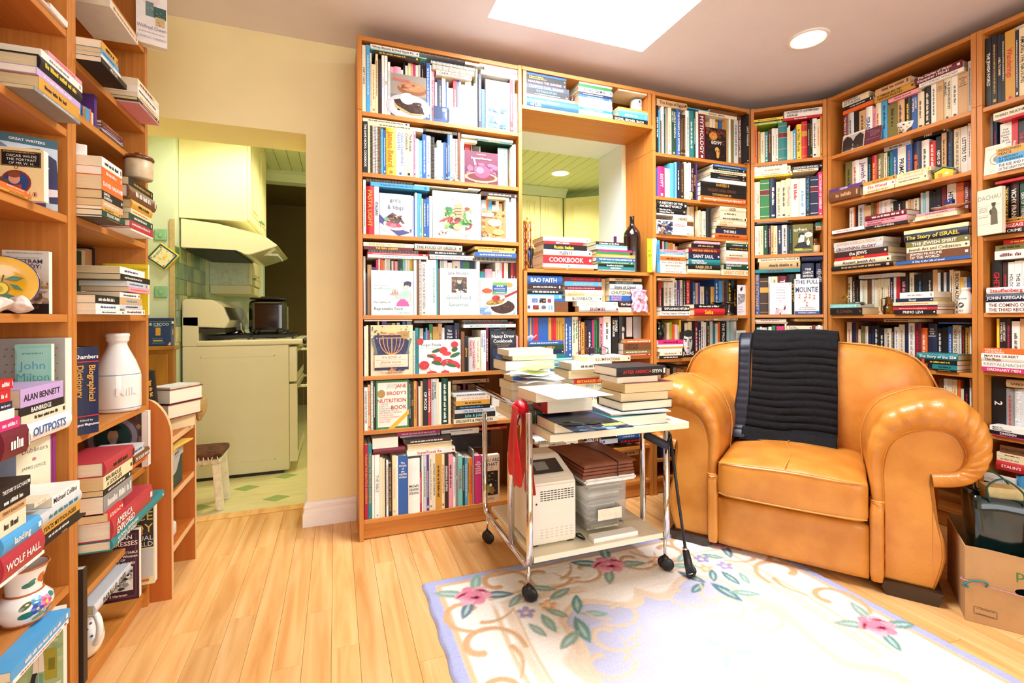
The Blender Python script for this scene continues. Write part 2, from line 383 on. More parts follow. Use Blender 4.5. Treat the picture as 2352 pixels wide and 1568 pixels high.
# baseboard at the yellow wall with its return into the doorway
def basebd(name,poly,pts):
    bm=bmesh.new(); rings=[]
    for (p,nrm) in pts: rings.append([bm.verts.new((p[0]+nrm[0]*d,p[1]+nrm[1]*d,z)) for d,z in poly])
    for a,b in zip(rings,rings[1:]):
        for i in range(len(poly)): bm.faces.new((a[i],a[(i+1)%len(poly)],b[(i+1)%len(poly)],b[i]))
    bm.faces.new(rings[0][::-1]); bm.faces.new(rings[-1])
    return fixn(struct(link(name,bm,M_TRIM)))
BP=[(0,0),(.022,0),(.022,.062),(.019,.066),(.014,.07),(.013,.088),(.019,.096),(.016,.101),(.011,.104),(.009,.116),(.004,.122),(0,.122)]
basebd('baseboard_back',BP,[((0.098,2.6198),(0,-1)),((-0.1372,2.6198),(-1,-1)),((-0.1372,2.90),(-1,0))])
# recessed ceiling lights
def potlight(name,x,y,z,r,label,power,col,em):
    t=thing(name,label,'ceiling light',(x,y,z))
    bm=bmesh.new(); lathe(bm,[(r*1.0,-0.0012),(r*.98,-.006),(r*.86,-.009),(r*.80,-.004),(r*.78,-.0012)],32); link('trim_ring',bm,M_TRIM,t)
    bm=bmesh.new(); lathe(bm,[(0,-.007),(r*.5,-.0065),(r*.79,-.0035)],32); link('lens',bm,emat(name+'_glow',col,em),t)
    spot(name+'_light',(x,y,z-0.03),power,lin(col))
potlight('ceiling_light',2.25,1.746,CZ,0.095,'white recessed ceiling light glowing above the armchair','' or P_POT,'FFE9C8',12)
potlight('ceiling_light',1.983,4.044,2.4,0.095,'recessed light in the kitchen board ceiling seen through the pass-through',P_KIT,'FFF3B8',14)
spot('kitchen_fill_light',(0.1,3.75,2.36),P_KIT2,lin('FFF4C4')); spot('kitchen_fill_light',(3.2,3.7,2.36),P_KIT*.8,lin('FFF3B8'))  # added fill spots without fixtures, brightening the kitchen
spot('kitchen_fill_light',(-0.55,3.1,2.36),P_KIT2*.55,lin('FFF8D8'))
# ------------------------------------------------------------------ bookcases
cu_=Vector((.321,-.271,0)).normalized()
FR={'B':((0,2.337,0),(1,0,0),(0,1,0)),'R':((2.817,2.066,0),(0,-1,0),(1,0,0)),'L':((-.645,0,0),(0,1,0),(-1,0,0)),'C':((2.496,2.337,0),tuple(cu_),(-cu_.y,cu_.x,0))}
def fm(fr,u=0,v=0,z=0):
    z+=0.0003
    o,a,b=FR[fr]; o=Vector(o)+Vector(a)*u+Vector(b)*v+Vector((0,0,z))
    return Matrix(((a[0],b[0],0,o.x),(a[1],b[1],0,o.y),(0,0,1,o.z),(0,0,0,1)))
M_SCREW=mat('steel_pin','B8B8B4',0.3,metal=1.0,var=0.02)
def bookcase(label,fr,u0,u1,tops,top=2.37,D=.28,kick=True,th=.02,bottom=0.0,back=True,group='beech bookcases'):
    """two sides, top, shelves, plinth, back panel; tops = upper faces of the shelves"""
    t=thing('bookcase',label,'bookcase',group=group,M=fm(fr,u0,0,bottom-.0003)); w=u1-u0; H=top-bottom
    for a in (0,w-th):
        if H>2.1:
            boxo('side_panel',(a,a+th,0,D,0,2.0195-bottom),M_CASE_V,t,bev=.0008,seg=1); boxo('side_panel',(a,a+th,0,D,2.0205-bottom,H),M_CASE_V,t,bev=.0008,seg=1)
        else: boxo('side_panel',(a,a+th,0,D,0,H),M_CASE_V,t,bev=.0008,seg=1)
    boxo('top_panel',(th,w-th,.001,D-.006,H-.0225,H-.0025),M_CASE_H,t,bev=.0008,seg=1)
    for z in tops: boxo('shelf',(th+.0008,w-th-.0008,.002,D-.006,z-bottom-.0195,z-bottom),M_CASE_H,t,bev=.0008,seg=1)
    if kick: boxo('kick_board',(th+.0005,w-th-.0005,.018,.034,.004,min(tops)-bottom-.0197),M_CASE_H,t)
    if back: boxo('back_panel',(th*.4,w-th*.4,D-.0055,D-.001,.01,H-.004),M_CASE_B,t)
    return t
bookcase('tall beech bookcase of cookbooks beside the yellow doorway wall','B',.100,.924,[2.015,1.729,1.44,1.059,.772,.516,.098])
t=thing('bookcase','shallow beech bridge shelf above the wall opening, packed with science books','bookcase',group='beech bookcases',M=fm('B',.9255,0,2.145))
for a,b in ((0.0065,.0265),(.7945,.8145)): boxo('side_panel',(a,b,.002,.28,.0202,.2045),M_CASE_V,t,bev=.0008,seg=1)
boxo('top_panel',(0,.821,0,.28,.205,.225),M_CASE_H,t,bev=.0008,seg=1); boxo('shelf',(0,.821,0,.28,0,.02),M_CASE_H,t,bev=.0008,seg=1); boxo('back_panel',(.0,.821,.2745,.2795,.021,.204),M_CASE_B,t)
t=thing('bookcase','low beech bookcase under the pass-through opening with bottles and cookbooks on top','bookcase',group='beech bookcases',M=fm('B',.930,0,0))
for a,b in ((0,.02),(.793,.813)): boxo('side_panel',(a,b,0,.28,0,1.292),M_CASE_V,t,bev=.0008,seg=1)
for z in (1.304,1.073,.822,.6,.3,.098): boxo('shelf',(.0208,.7922,.002,.278,z-.0195,z),M_CASE_H,t,bev=.0008,seg=1)
boxo('kick_board',(.0205,.7925,.018,.034,.004,.078),M_CASE_H,t); boxo('back_panel',(.01,.803,.2785,.2825,.01,1.28),M_CASE_B,t)
bookcase('beech bookcase of ancient history books between pass-through and room corner','B',1.748,2.4895,[2.013,1.755,1.533,1.304,1.053,.797,.53,.21,.098])
bookcase('narrow beech bookcase set across the room corner','C',.001,.419,[2.022,1.664,1.436,1.056,.8,.53,.3,.098],top=2.37)
bookcase('beech bookcase of history books behind the armchair','R',0.002,.7235,[2.012,1.729,1.53,1.315,1.052,.769,.48,.098])
bookcase('beech bookcase at the photo edge above the cardboard box','R',.7255,1.5255,[2.005,1.69,1.408,1.056,.789,.5,.1])
bookcase('near beech bookcase holding the yellow lemon plate and painted vase','L',.77,1.570,[1.79,1.534,1.312,1.058,.787,.56,.362,.06])
bookcase('beech bookcase holding the white milk bottle, beside the curved shelf unit','L',1.572,2.109,[2.028,1.738,1.6,1.32,1.059,.733,.516,.3,.068])
# small shelf unit with rounded side panels
t=thing('shelf_unit','low wooden shelf unit with rounded side panels beside the doorway','shelf unit',(-.578,2.113,0))
def curved(y0,y1):
    pts=[(-.33,0),(0,0),(0,.60)]+[(-.11+.11*math.cos(a),.60+.16*math.sin(a)) for a in [i*PI/2/10 for i in range(1,11)]]+[(-.33,.76)]
    bm=bmesh.new(); prism(bm,pts,'y',y0,y1); return bm
for y0,y1 in ((0,.022),(.318,.34)):
    o=link('side_panel',curved(y0,y1),M_OAK,t)
    pts=[(0.0003,y0+.011,0.002),(0.0003,y0+.011,.60)]+[(-.11+.1103*math.cos(a),y0+.011,.60+.1603*math.sin(a)) for a in [i*PI/2/10 for i in range(1,11)]]
    bm=bmesh.new()
    for a,b in zip(pts,pts[1:]):
        v=[bm.verts.new(p) for p in ((a[0],y0-.0003,a[2]),(b[0],y0-.0003,b[2]),(b[0],y1+.0003,b[2]),(a[0],y1+.0003,a[2]))]; bm.faces.new(v)
    link('edge_band',bm,M_EDGE,o)
for z in (.597,.385,.182):
    o=boxo('shelf',(-.33,-.004,.0225,.3175,z-.022,z),M_OAK,t); boxo('edge_band',(-.0038,-.0032,.0225,.3175,z-.0225,z+.0003),M_EDGE,o)
boxo('back_panel',(-.336,-.3305,.0225,.3175,.05,.7),M_OAK,t)

# ------------------------------------------------------------------ books
M_PRINT=colmat('printed_cover',0.42,wear=0.05,wscale=35,spec=0.45)
M_PAGE=colmat('page_edges',0.8,wear=0.16,wscale=1.0,stretch=(1400,9,9),spec=0.2)
M_MASS=colmat('printed_cover_small',0.45,wear=0.04,wscale=35)
TABLE='''@B cook top
U* 244 276 4030 4658 20 340 i k PARTY CAKES
U* 280 315 4030 4667 20 340 a w ~
U* 316 330 4030 4596 20 340 i k ~
U* 332 364 4030 4493 20 340 c o ~
U* 366 387 4030 4595 20 340 c k ~
U* 389 402 4030 4559 20 340 d n ~
U* 403 418 4030 4548 20 340 d b ~
U* 423 444 4030 4595 20 340 w m CHOCOLATE
U* 447 476 4030 4595 20 340 w n PIES
U* 480 501 4030 4541 20 340 w k ~
U* 511 539 4030 4532 80 340 p -
U* 541 610 4030 4537 80 340 p -
U* 612 631 4030 4517 80 340 w -
U* 633 650 4030 4595 80 340 k -
U* 652 676 4030 4566 80 340 i -
U* 680 704 4030 4595 80 340 c r JUST DESSERTS
U* 705 725 4030 4595 80 340 t -
U* 727 748 4030 4594 80 340 h -
U* 752 777 4030 4589 80 340 i k FOOD
U* 779 800 4030 4595 80 340 l -
U* 807 836 4030 4609 80 340 d w ~
U* 838 847 4030 4624 80 340 n -
U* 848 881 4030 4600 20 340 b w ~
U* 883 897 4030 4583 20 340 w -
U* 898 933 4030 4542 52 340 p m THE FRUIT COOKBOOK
U* 943 959 4030 4443 60 340 w -
U* 960 979 4030 4476 60 340 v -
U* 980 1005 4030 4474 60 340 v w ~
U* 1010 1047 4030 4500 60 340 i -
U. 1049 1060 4030 4461 60 340 b -
U. 1061 1076 4030 4463 60 340 l -
U* 1078 1125 4030 4407 60 340 c -
U* 1127 1164 4030 4500 60 340 r w ~
U* 1165 1188 4030 4500 60 340 b w ~
U* 1189 1206 4030 4489 60 340 i -
U* 1207 1247 4030 4463 60 340 l b ~
U* 1250 1315 4030 4500 60 340 w -
U* 1318 1346 4030 4466 60 340 l -
U* 1347 1362 4030 4496 60 340 w -
U* 1364 1382 4030 4649 60 340 w -
U* 1383 1410 4030 4578 20 340 v w ~
U* 1412 1449 4030 4433 20 340 b -
U* 1720 1759 4030 4585 20 340 m w ~
U* 1761 1774 4030 4585 20 340 w -
U* 1775 1804 4030 4441 20 340 w -
F* 504 846 4030 4445 20 30 desserts
F* 915 1364 4030 4190 20 24 glossy
F* 1456 1717 4030 4540 20 40 veg
H1* 319 779 4644 4684 20 300 w k Whop Biscuits & Fried Apple Pie
H1* 322 850 4633 4643 20 300 z -
H1* 348 788 4597 4632 20 300 d Y ~
H2* 765 1239 4684 4709 20 300 l k %
H2. 1241 1392 4656 4683 20 300 i -
H3* 893 1346 4600 4632 20 300 v w %
H3* 907 1340 4547 4599 20 300 t w %
H3* 946 1309 4502 4546 20 300 i k CREPE COOKERY
H4* 1393 1808 4667 4694 20 300 w -
H4* 1444 1807 4633 4666 20 300 l u ~
H4* 1407 1808 4587 4632 20 300 w -
@B cook second
U* 250 291 3458 3935 20 340 k w THE DAVE NICHOL COOKBOOK
U* 293 311 3458 3909 20 340 c -
U* 313 333 3458 3909 20 340 i k %
U* 334 357 3458 3909 20 340 m w %
U* 358 383 3458 3909 20 340 u w %
U* 384 410 3458 3909 20 340 c n %
U* 413 433 3458 3894 20 340 a -
U* 436 456 3458 3882 20 340 b w ~
U* 458 553 3458 3909 20 340 Y o James Beard
U* 555 631 3458 3909 20 340 w b CRAIG CLAIBORNE'S FAVORITES
U* 633 714 3458 3909 20 340 c k The Rodale Cookbook
U* 717 740 3458 3909 20 340 p u ~
U* 741 759 3458 3841 20 340 w -
U. 760 776 3458 3834 20 340 l -
U* 777 802 3458 3827 20 340 a w ~
U* 805 844 3458 3892 20 340 b w ~
U* 845 883 3458 3883 20 340 w b ~
U* 888 923 3458 3879 20 340 l k %
U* 926 950 3458 3773 20 340 w b ~
U* 953 993 3458 3851 20 340 i -
U. 994 1011 3458 3829 20 340 w r ~
U* 1014 1036 3458 3837 20 340 b -
U* 1037 1056 3458 3835 20 340 v w ~
U* 1057 1080 3458 3920 20 340 b w ~
U* 1081 1106 3458 3920 20 340 l e ~
U* 1108 1139 3458 3887 20 340 p w %
U* 1140 1160 3458 3886 20 340 r w %
U* 1163 1187 3458 3953 20 340 n -
U* 1188 1206 3458 3867 20 340 i -
U* 1208 1226 3458 3867 20 340 w -
U* 1252 1302 3458 3867 80 340 r -
U* 1317 1416 3458 3867 80 340 i k %
U* 1695 1724 3458 3880 108 340 v w %
U* 1727 1745 3458 3873 20 340 i -
U* 1746 1763 3458 3896 20 340 w -
U* 1764 1782 3458 3908 20 340 w -
F* 1230 1582 3458 3785 20 40 seasonal
F* 1607 1715 3458 3874 80 20 yard
H1* 247 682 3946 3976 20 300 i k ~
H1* 292 814 3911 3945 20 300 c k ~
H2* 815 1155 3922 3951 20 300 k O SOURDOUGH COOKERY
H3* 1200 1755 3921 3943 20 300 i O ~
H3* 1368 1749 3897 3920 20 300 f O HOW TO MAKE
H3. 1194 1362 3869 3896 20 300 i -
@B cook third
U* 249 272 2880 3393 20 340 w k ~
U* 274 346 2880 3334 20 340 r O PASTA LIGHT
U* 348 392 2880 3339 20 340 l v ITALIAN
U* 697 716 2880 3275 20 340 w r ~
U. 718 730 2880 3263 20 340 b -
U* 731 750 2880 3311 20 340 i -
U* 752 772 2880 3308 20 340 a -
U* 773 795 2880 3305 20 340 a w ~
U. 797 809 2880 3260 20 340 Y -
U* 810 841 2880 3256 20 340 b w ~
U* 843 870 2880 3273 20 340 b w ~
U* 871 899 2880 3290 20 340 w -
U* 1425 1481 2880 3313 90 340 l b SOUTHERN
U* 1482 1502 2880 3313 90 340 o -
U* 1503 1540 2880 3313 90 340 a -
U* 1541 1583 2880 3271 90 340 l -
U* 1584 1617 2880 3313 90 340 w -
U* 1619 1657 2880 3292 90 340 t -
U* 1672 1708 2880 3336 20 340 w b KITCHEN
U* 1709 1731 2880 3294 20 340 i -
U* 1733 1784 2880 3339 20 340 w p ~
F* 395 694 2880 3282 20 44 grills
F* 904 1399 2880 3350 20 40 salads
F* 1405 1669 2880 3195 20 50 food
H1* 272 717 3382 3409 20 300 g k %
H1* 316 873 3341 3381 20 300 a b ~
H2. 1268 1396 3392 3404 20 300 w -
H2* 726 1263 3382 3391 20 300 i k ~
H3* 1406 1806 3341 3384 20 300 d w ~
H3. 1472 1668 3315 3340 20 300 t -
@B cook fourth
U* 251 269 2118 2680 90 340 w -
U* 270 287 2118 2523 90 340 k -
U* 288 325 2118 2602 90 340 t -
U* 326 366 2118 2580 90 340 u -
U* 368 388 2118 2652 90 340 h -
U* 389 404 2118 2662 90 340 w -
U* 406 434 2118 2658 90 340 o w ~
U* 435 450 2118 2649 90 340 t -
U* 451 466 2118 2662 90 340 w -
U* 468 500 2118 2662 90 340 l -
U. 501 511 2118 2657 90 340 k -
U* 512 531 2118 2647 90 340 i -
U. 532 542 2118 2662 90 340 m -
U* 543 570 2118 2644 90 340 p -
U* 571 589 2118 2662 90 340 f -
U* 590 618 2118 2662 90 340 f z ~
U* 620 645 2118 2662 90 340 z k ~
U* 646 667 2118 2662 90 340 w -
U* 669 688 2118 2662 90 340 w -
U* 689 715 2118 2662 90 340 Y -
U* 717 743 2118 2657 20 340 l -
U* 745 766 2118 2658 20 340 n -
U* 767 789 2118 2662 20 340 k w %
U* 790 839 2118 2640 20 340 i u CUISINE IN YOUR KITCHEN
U* 840 881 2118 2662 20 340 w -
U* 882 895 2118 2663 20 340 l -
U* 896 937 2118 2663 20 340 w q Good and Easy Cookbook
U* 938 956 2118 2665 20 340 q -
U* 957 971 2118 2579 20 340 n -
U* 987 1006 2118 2667 90 340 i -
U* 1009 1028 2118 2667 90 340 l -
U* 1029 1064 2118 2667 90 340 w -
U* 1067 1112 2118 2650 90 340 w b ~
U* 1115 1197 2118 2667 90 340 i b ~
U* 1200 1226 2118 2667 90 340 b -
U* 1227 1293 2118 2667 90 340 e w ~
U* 1295 1337 2118 2667 90 340 k w TTA
U* 1338 1350 2118 2668 90 340 b -
U* 1351 1384 2118 2666 20 340 w g ~
U* 1411 1460 2118 2570 90 340 q -
U* 1463 1539 2118 2597 90 340 p -
U* 1542 1571 2118 2573 90 340 i -
U* 1575 1627 2118 2669 90 340 w p ~
U* 1629 1649 2118 2669 90 340 l -
U* 1650 1673 2118 2669 90 340 r -
U* 1674 1697 2118 2669 90 340 w -
U* 1698 1717 2118 2666 90 340 i -
U* 1720 1747 2118 2661 90 340 k -
U* 1749 1772 2118 2669 90 340 r w ~
U* 1773 1808 2118 2669 90 340 m w MEDITERRANEAN
F* 317 714 2118 2545 20 36 regret
F* 974 1349 2118 2584 20 60 gourmet
F* 1388 1791 2118 2498 20 40 spices
H1* 248 717 2769 2806 10 300 i O SUN DRENCHED CUISINE
H1* 251 707 2739 2768 10 300 m Y THE FIERY CUISINES
H1* 290 763 2714 2738 10 300 l k %
H1* 284 858 2693 2713 10 300 r w ~
H1* 286 853 2664 2692 10 300 w a ~
H2* 723 1197 2753 2812 10 300 i v THE FOOD OF GREECE
H2* 868 1232 2714 2752 10 300 k w ~
H2* 868 1323 2696 2713 10 300 w -
H2* 868 1308 2669 2695 10 300 u w %
H3* 1329 1778 2785 2815 10 300 O k ~
H3* 1364 1772 2760 2784 10 300 t m PEACHES
H3* 1328 1783 2714 2759 10 300 b w ~
H3* 1333 1783 2671 2713 10 300 l k %
@B cook fifth
U* 251 266 1544 2013 20 340 w u THE BIG WHITE BOOK OF BURGERS
U* 267 289 1544 2024 20 340 c -
U* 379 394 1544 2055 90 340 c -
U* 419 464 1544 2059 90 340 u w S
U* 467 514 1544 2043 90 340 v -
U* 516 544 1544 2041 90 340 Y -
U* 560 589 1544 2044 90 340 l -
U* 615 645 1544 2054 90 340 b -
U* 656 702 1544 2057 90 340 g -
U* 706 727 1544 1966 20 340 q w %
U* 728 759 1544 1993 20 340 q k ~
U* 777 820 1544 1987 90 340 k w %
U* 822 840 1544 1951 90 340 b -
U* 841 858 1544 1990 90 340 a -
U* 859 875 1544 1966 90 340 r -
U* 877 912 1544 2026 90 340 e w ~
U* 914 965 1544 2002 90 340 O m TASTING
U* 967 1006 1544 2033 90 340 t m ~
U* 1008 1031 1544 1990 90 340 w -
U* 1032 1133 1544 2015 90 340 v w ^The New York Times
U* 1135 1170 1544 2038 90 340 v p ~
U* 1171 1186 1544 2038 90 340 k O ~
U* 1187 1221 1544 1950 20 340 n -
U* 1225 1260 1544 1904 20 340 k O gluttony
U* 1262 1334 1544 1888 20 340 l r CRAIG CLAIBORNE'S FAVORITES
U* 1336 1387 1544 1890 20 340 i p ~
U* 1391 1446 1544 1961 20 340 w b THE NEW BASICS COOKBOOK
U* 1447 1474 1544 1986 20 340 m w ~
U* 1509 1556 1544 1978 90 340 v -
U* 1558 1618 1544 1973 90 340 q -
U* 1621 1653 1544 1986 90 340 m w ~
U* 1655 1696 1544 1984 90 340 f -
U* 1703 1756 1544 1967 90 340 n -
U* 1780 1801 1544 1894 20 340 p -
F* 303 703 1544 2023 20 60 jewish
F* 762 1180 1544 1871 20 40 finger
F* 1489 1773 1544 1954 20 30 nancy
H1. 252 699 2061 2073 20 300 w -
H2* 721 1107 2042 2066 20 300 g m ABC of French Food
H3. 1212 1687 2048 2063 20 300 w k %
H3* 1228 1752 2022 2047 20 300 k r ~
H3* 1211 1774 1988 2021 20 300 w q MODERN SOUTHWEST CUISINE
@B cook sixth
U* 249 280 1032 1439 20 340 w k A PASSION FOR POTATOES
U* 281 305 1032 1461 20 340 t r ~
U* 307 332 1032 1495 20 340 G w %
U* 334 351 1032 1493 20 340 k w ~
U* 665 683 1032 1480 20 340 k w ~
U* 685 710 1032 1464 20 340 d O FOOD
U* 711 738 1032 1474 20 340 O k ~
U* 739 755 1032 1465 20 340 m -
U* 756 776 1032 1419 20 340 i -
U* 777 796 1032 1471 20 340 t -
U* 799 849 1032 1481 20 340 k w OF FOOD
U* 850 877 1032 1486 20 340 r w A Guide to Chinese Eating
U* 880 934 1032 1489 20 340 l k A FEAST MADE FOR LAUGHTER
U* 935 956 1032 1488 20 340 c -
U* 958 981 1032 1450 20 340 w -
U* 983 1047 1032 1488 20 340 f w ~
U* 1051 1077 1032 1453 20 340 i -
U* 1144 1190 1032 1385 240 284 t -
U* 1194 1232 1032 1370 240 284 n -
U* 1261 1287 1032 1387 240 284 m -
U* 1312 1350 1032 1376 240 284 n -
U* 1352 1393 1032 1378 240 284 n -
U* 1427 1497 1032 1378 240 284 n -
F* 355 662 1032 1492 20 60 nutrition
F* 1532 1709 1032 1271 80 40 pollan
H1* 1144 1549 1397 1434 240 260 t k ~
H2* 1094 1479 1302 1329 -20 254 l k ~
H2* 1122 1476 1259 1301 -20 254 i p ~
H2* 1118 1475 1212 1258 -20 254 O k ~
H2* 1116 1476 1173 1211 -20 254 k a ~
H2* 1108 1524 1134 1172 -20 254 l b ON RUE TATIN
H2* 1105 1532 1082 1133 -20 254 k z Julie & Julia
H2* 1097 1561 1032 1081 -20 254 i k DELIGHTS & PREJUDICES
@B cook bottom
U* 248 281 196 900 20 340 M O TUSCANY THE BEAUTIFUL COOKBOOK
U* 283 315 196 900 20 340 q O PROVENCE THE BEAUTIFUL COOKBOOK
U* 317 338 196 795 20 340 w -
U* 341 387 196 795 20 340 w g THE BIBLE
U* 389 413 196 766 20 340 i -
U* 415 433 196 749 20 340 c -
U* 435 446 196 739 20 340 d -
U* 447 465 196 731 20 340 w u ~
U* 467 501 196 700 20 340 k O THE NORTHWEST BEST PLACES COOKBOOK
U* 503 540 196 772 20 340 c p ~
U* 541 557 196 764 20 340 w -
U* 558 647 196 762 20 340 b w ^The FOOD of the WESTERN WORLD
U* 652 765 196 723 20 340 w k ^McCall's COOKING SCHOOL
U. 767 782 196 572 20 340 r w ~
U* 784 797 196 742 20 340 w -
U* 798 831 196 744 20 340 l e ~
U* 832 855 196 745 20 340 u w ~
U* 857 892 196 746 20 340 i g ~
U* 893 920 196 746 20 340 i k SOUTHEAST ASIAN COOKBOOK
U* 923 979 196 746 20 340 O k ~
U* 981 1010 196 740 20 340 c r ~
U* 1013 1048 196 737 20 340 d w SIMMERING SUPPERS
U* 1051 1094 196 726 20 340 p k ~
U* 1096 1121 196 691 20 340 w b ~
U* 1124 1146 196 733 20 340 g w RICE
U* 1148 1193 196 700 20 340 z r FOODBOOK
U* 1195 1217 196 680 20 340 f w ~
U* 1218 1245 196 674 20 340 a w ~
U* 1246 1272 196 671 20 340 O k ~
U* 1273 1298 196 665 20 340 o v ~
U* 1300 1316 196 745 20 340 g -
U* 1320 1391 196 682 20 340 h w ^VEG AROUND THE WORLD COOK BOOK
F* 1400 1587 196 674 20 60 flowers
Q1* 321 560 851 950 20 300 i -
H1* 327 624 797 850 20 300 m -
H2* 624 1074 863 908 20 300 d w ~
Q2* 642 1093 798 862 20 300 i -
H2* 642 1119 748 797 20 300 w r SuperFoods Rx
H3* 562 989 925 961 120 300 h w ~
H3. 590 989 909 924 120 300 l k ~
H4* 1001 1400 912 946 120 300 w b ~
H4. 1101 1396 891 911 120 300 w -
H5* 1408 1707 911 937 120 300 r Y SIMPLE APPETIZERS
@B bridge only
U. 2967 3036 4330 4671 140 340 b w ~
H1. 1908 2381 4674 4700 20 300 b -
H1. 1908 2381 4632 4673 20 300 k Y A Beginner's Guide to Constructing the Universe
H1. 1908 2378 4582 4631 20 300 k p MEASURING THE UNIVERSE
H1* 1908 2414 4532 4581 20 300 v w COSMOS CARL SAGAN
H1. 1907 2414 4496 4531 20 300 k a THE TRIALS OF LIFE
H1. 1907 2420 4468 4495 20 300 k w ~
H1. 1907 2487 4438 4467 20 300 g w ~
H1* 1907 2524 4330 4437 20 300 b w Larousse Science of Life
H2. 2540 2960 4678 4702 20 300 w -
H2. 2540 2953 4645 4677 20 300 e -
H2. 2528 2960 4590 4644 20 300 i v WORD GAMES
H2. 2532 2959 4559 4589 20 300 v w ~
H2. 2532 2959 4535 4558 20 300 b w ~
H2. 2532 2956 4485 4534 20 300 w p ~
H2* 2532 2956 4419 4484 20 300 w k ~
H2. 2531 2956 4391 4418 20 300 q w ~
H2. 2531 2955 4330 4390 20 300 w -
H3. 3039 3433 4681 4708 20 300 i -
H4. 3040 3440 4474 4495 20 300 O -
H4. 3040 3440 4447 4473 20 300 z -
H4. 3040 3440 4386 4446 20 300 a p ~
H4. 2971 3440 4330 4385 20 114 k w GODEL, ESCHER, BACH
@B pass top
H1* 2085 2655 2912 2961 0 300 w g ~
H1. 2102 2567 2881 2911 0 300 r w SIMPLY INDIAN
H1* 2092 2615 2821 2880 0 300 k Y Rustic Italian
H1* 2087 2670 2761 2820 0 300 w v PLENTY
H1* 2084 2686 2671 2760 0 300 r w COOKBOOK
H1* 2081 2749 2629 2670 0 300 w a TASTE OF MOROCCO
H1. 2090 2701 2608 2628 0 300 o w VIJ'S
H2. 2728 3104 2902 2936 0 300 d w Chocolate on the Brain
H2. 2731 3138 2875 2901 0 300 z -
H2. 2731 3138 2852 2874 0 300 w -
H2. 2759 3205 2828 2851 0 300 h -
H2. 2733 3176 2799 2827 0 300 e -
H2. 2733 3246 2761 2798 0 300 O w ~
H2. 2733 3250 2720 2760 0 300 b w THE NEW BOOK OF MIDDLE EASTERN FOOD
H2. 2753 3229 2690 2719 0 300 e w ~
H2. 2758 3229 2659 2689 0 300 k w Breakfasts & Brunches
H2. 2758 3249 2628 2658 0 300 q w VEGETARIAN
H2. 2757 3245 2608 2627 0 300 g w ~
@B pass second
U. 2840 2866 2146 2532 120 340 f -
U. 2871 2916 2146 2532 120 340 t -
F* 1902 2216 2146 2327 10 12 artwall
H1* 1912 2328 2444 2539 40 300 b w BAD FAITH
H1. 1912 2327 2393 2443 40 300 d w ~
H1. 1912 2333 2340 2392 40 300 k w ~
H1. 1911 2327 2290 2339 40 300 a w ~
H1. 1911 2363 2262 2289 40 300 b -
H1. 2242 2400 2146 2261 40 300 n -
H2. 2350 2819 2486 2533 40 300 m r ~
H2. 2359 2823 2435 2485 40 300 a O ~
H2. 2361 2823 2392 2434 40 300 m p ~
H2* 2361 2842 2326 2391 40 300 i O THE BALFOUR DECLARATION
H2* 2366 2828 2266 2325 40 300 i v BLOWBACK
H3. 2492 3006 2213 2261 0 114 w j ~
H3* 2509 3016 2146 2212 0 114 l m ENEMIES
H4. 2923 3360 2502 2536 40 300 t k IRENE NEMIROVSKY
H4. 2923 3360 2468 2501 40 300 k g IRENE NEMIROVSKY
H4. 2926 3363 2403 2467 40 300 l f Stars of David
H4. 2920 3282 2336 2402 40 300 i k CHUTZPAH
H4. 2925 3282 2272 2335 40 300 b p SHACKLED WARRIOR
H4. 3049 3282 2201 2271 40 300 d w Our Fathers
H4. 3049 3281 2146 2200 40 300 w o JEWISH CENTURY
@B pass third
U. 1913 1931 1644 2083 60 340 O -
U. 1932 1952 1644 2089 60 340 b -
U. 1953 1968 1644 2089 60 340 O -
U. 1969 1991 1644 2088 60 340 b -
U. 1992 2020 1644 2088 60 340 r -
U. 2021 2049 1644 2088 60 340 r -
U. 2051 2073 1644 2088 60 340 b -
U. 2074 2097 1644 2088 60 340 b -
U. 2098 2118 1644 2088 60 340 b -
U. 2119 2142 1644 2088 60 340 b -
U. 2143 2168 1644 2088 60 340 b -
U. 2169 2204 1644 2088 60 340 O -
U. 2205 2229 1644 2087 60 340 r -
U. 2230 2261 1644 2087 60 340 r -
U. 2263 2289 1644 2087 60 340 O k ~
U. 2290 2324 1644 2087 60 340 O k ~
U. 2326 2366 1644 2087 60 340 O k ~
U. 2367 2409 1644 2087 60 340 b w ~
U. 2410 2454 1644 2087 60 340 b w ~
U* 2458 2532 1644 2094 60 340 i e The Illegal Birth of Modern Nations
U. 2535 2567 1644 2086 60 340 m w ~
U. 2568 2612 1644 2036 60 340 O k ~
U. 2613 2650 1644 2058 60 340 k r ~
U. 2651 2706 1644 2052 60 340 v w ~
U. 2710 2732 1644 2057 60 340 h -
U. 2733 2770 1644 2063 60 340 e k ~
U. 2774 2799 1644 2068 60 340 f -
U. 2803 2853 1644 2085 60 340 p m MY JERUSALEM
U* 2856 2952 1644 2096 60 340 w k ~
U* 2968 3050 1644 2084 60 340 k w SHORES OF REFUGE
U* 3102 3198 1644 2095 120 340 k w ~
U* 3201 3281 1644 2089 120 340 l -
U* 3294 3406 1644 2095 120 340 g -
H1. 1902 2312 1799 1838 -20 74 b w ~
H1* 1902 2316 1742 1798 -20 74 f O ~
H1. 1902 2318 1699 1741 -20 74 v w NYO LEI
H1. 1902 2330 1644 1698 -20 74 q -
H2. 3092 3444 1792 1830 -20 134 o w ~
H2* 3066 3444 1711 1791 -20 134 n k LORDS OF THE LAND
H2. 3065 3444 1666 1710 -20 134 G w ~
H2. 3052 3444 1644 1665 -20 134 r w ~
@B pass fourth
H1. 1975 2320 741 794 0 300 w q ~
H1. 2030 2493 702 740 0 300 i m COMPARISONS
H2. 2566 2999 718 770 0 300 k w The Pleasure of Finding Things Out
H2. 2577 2998 663 717 0 300 l b STEAM
H3. 3005 3316 701 746 0 300 b w ~
H3. 3005 3316 645 700 0 300 k r ~
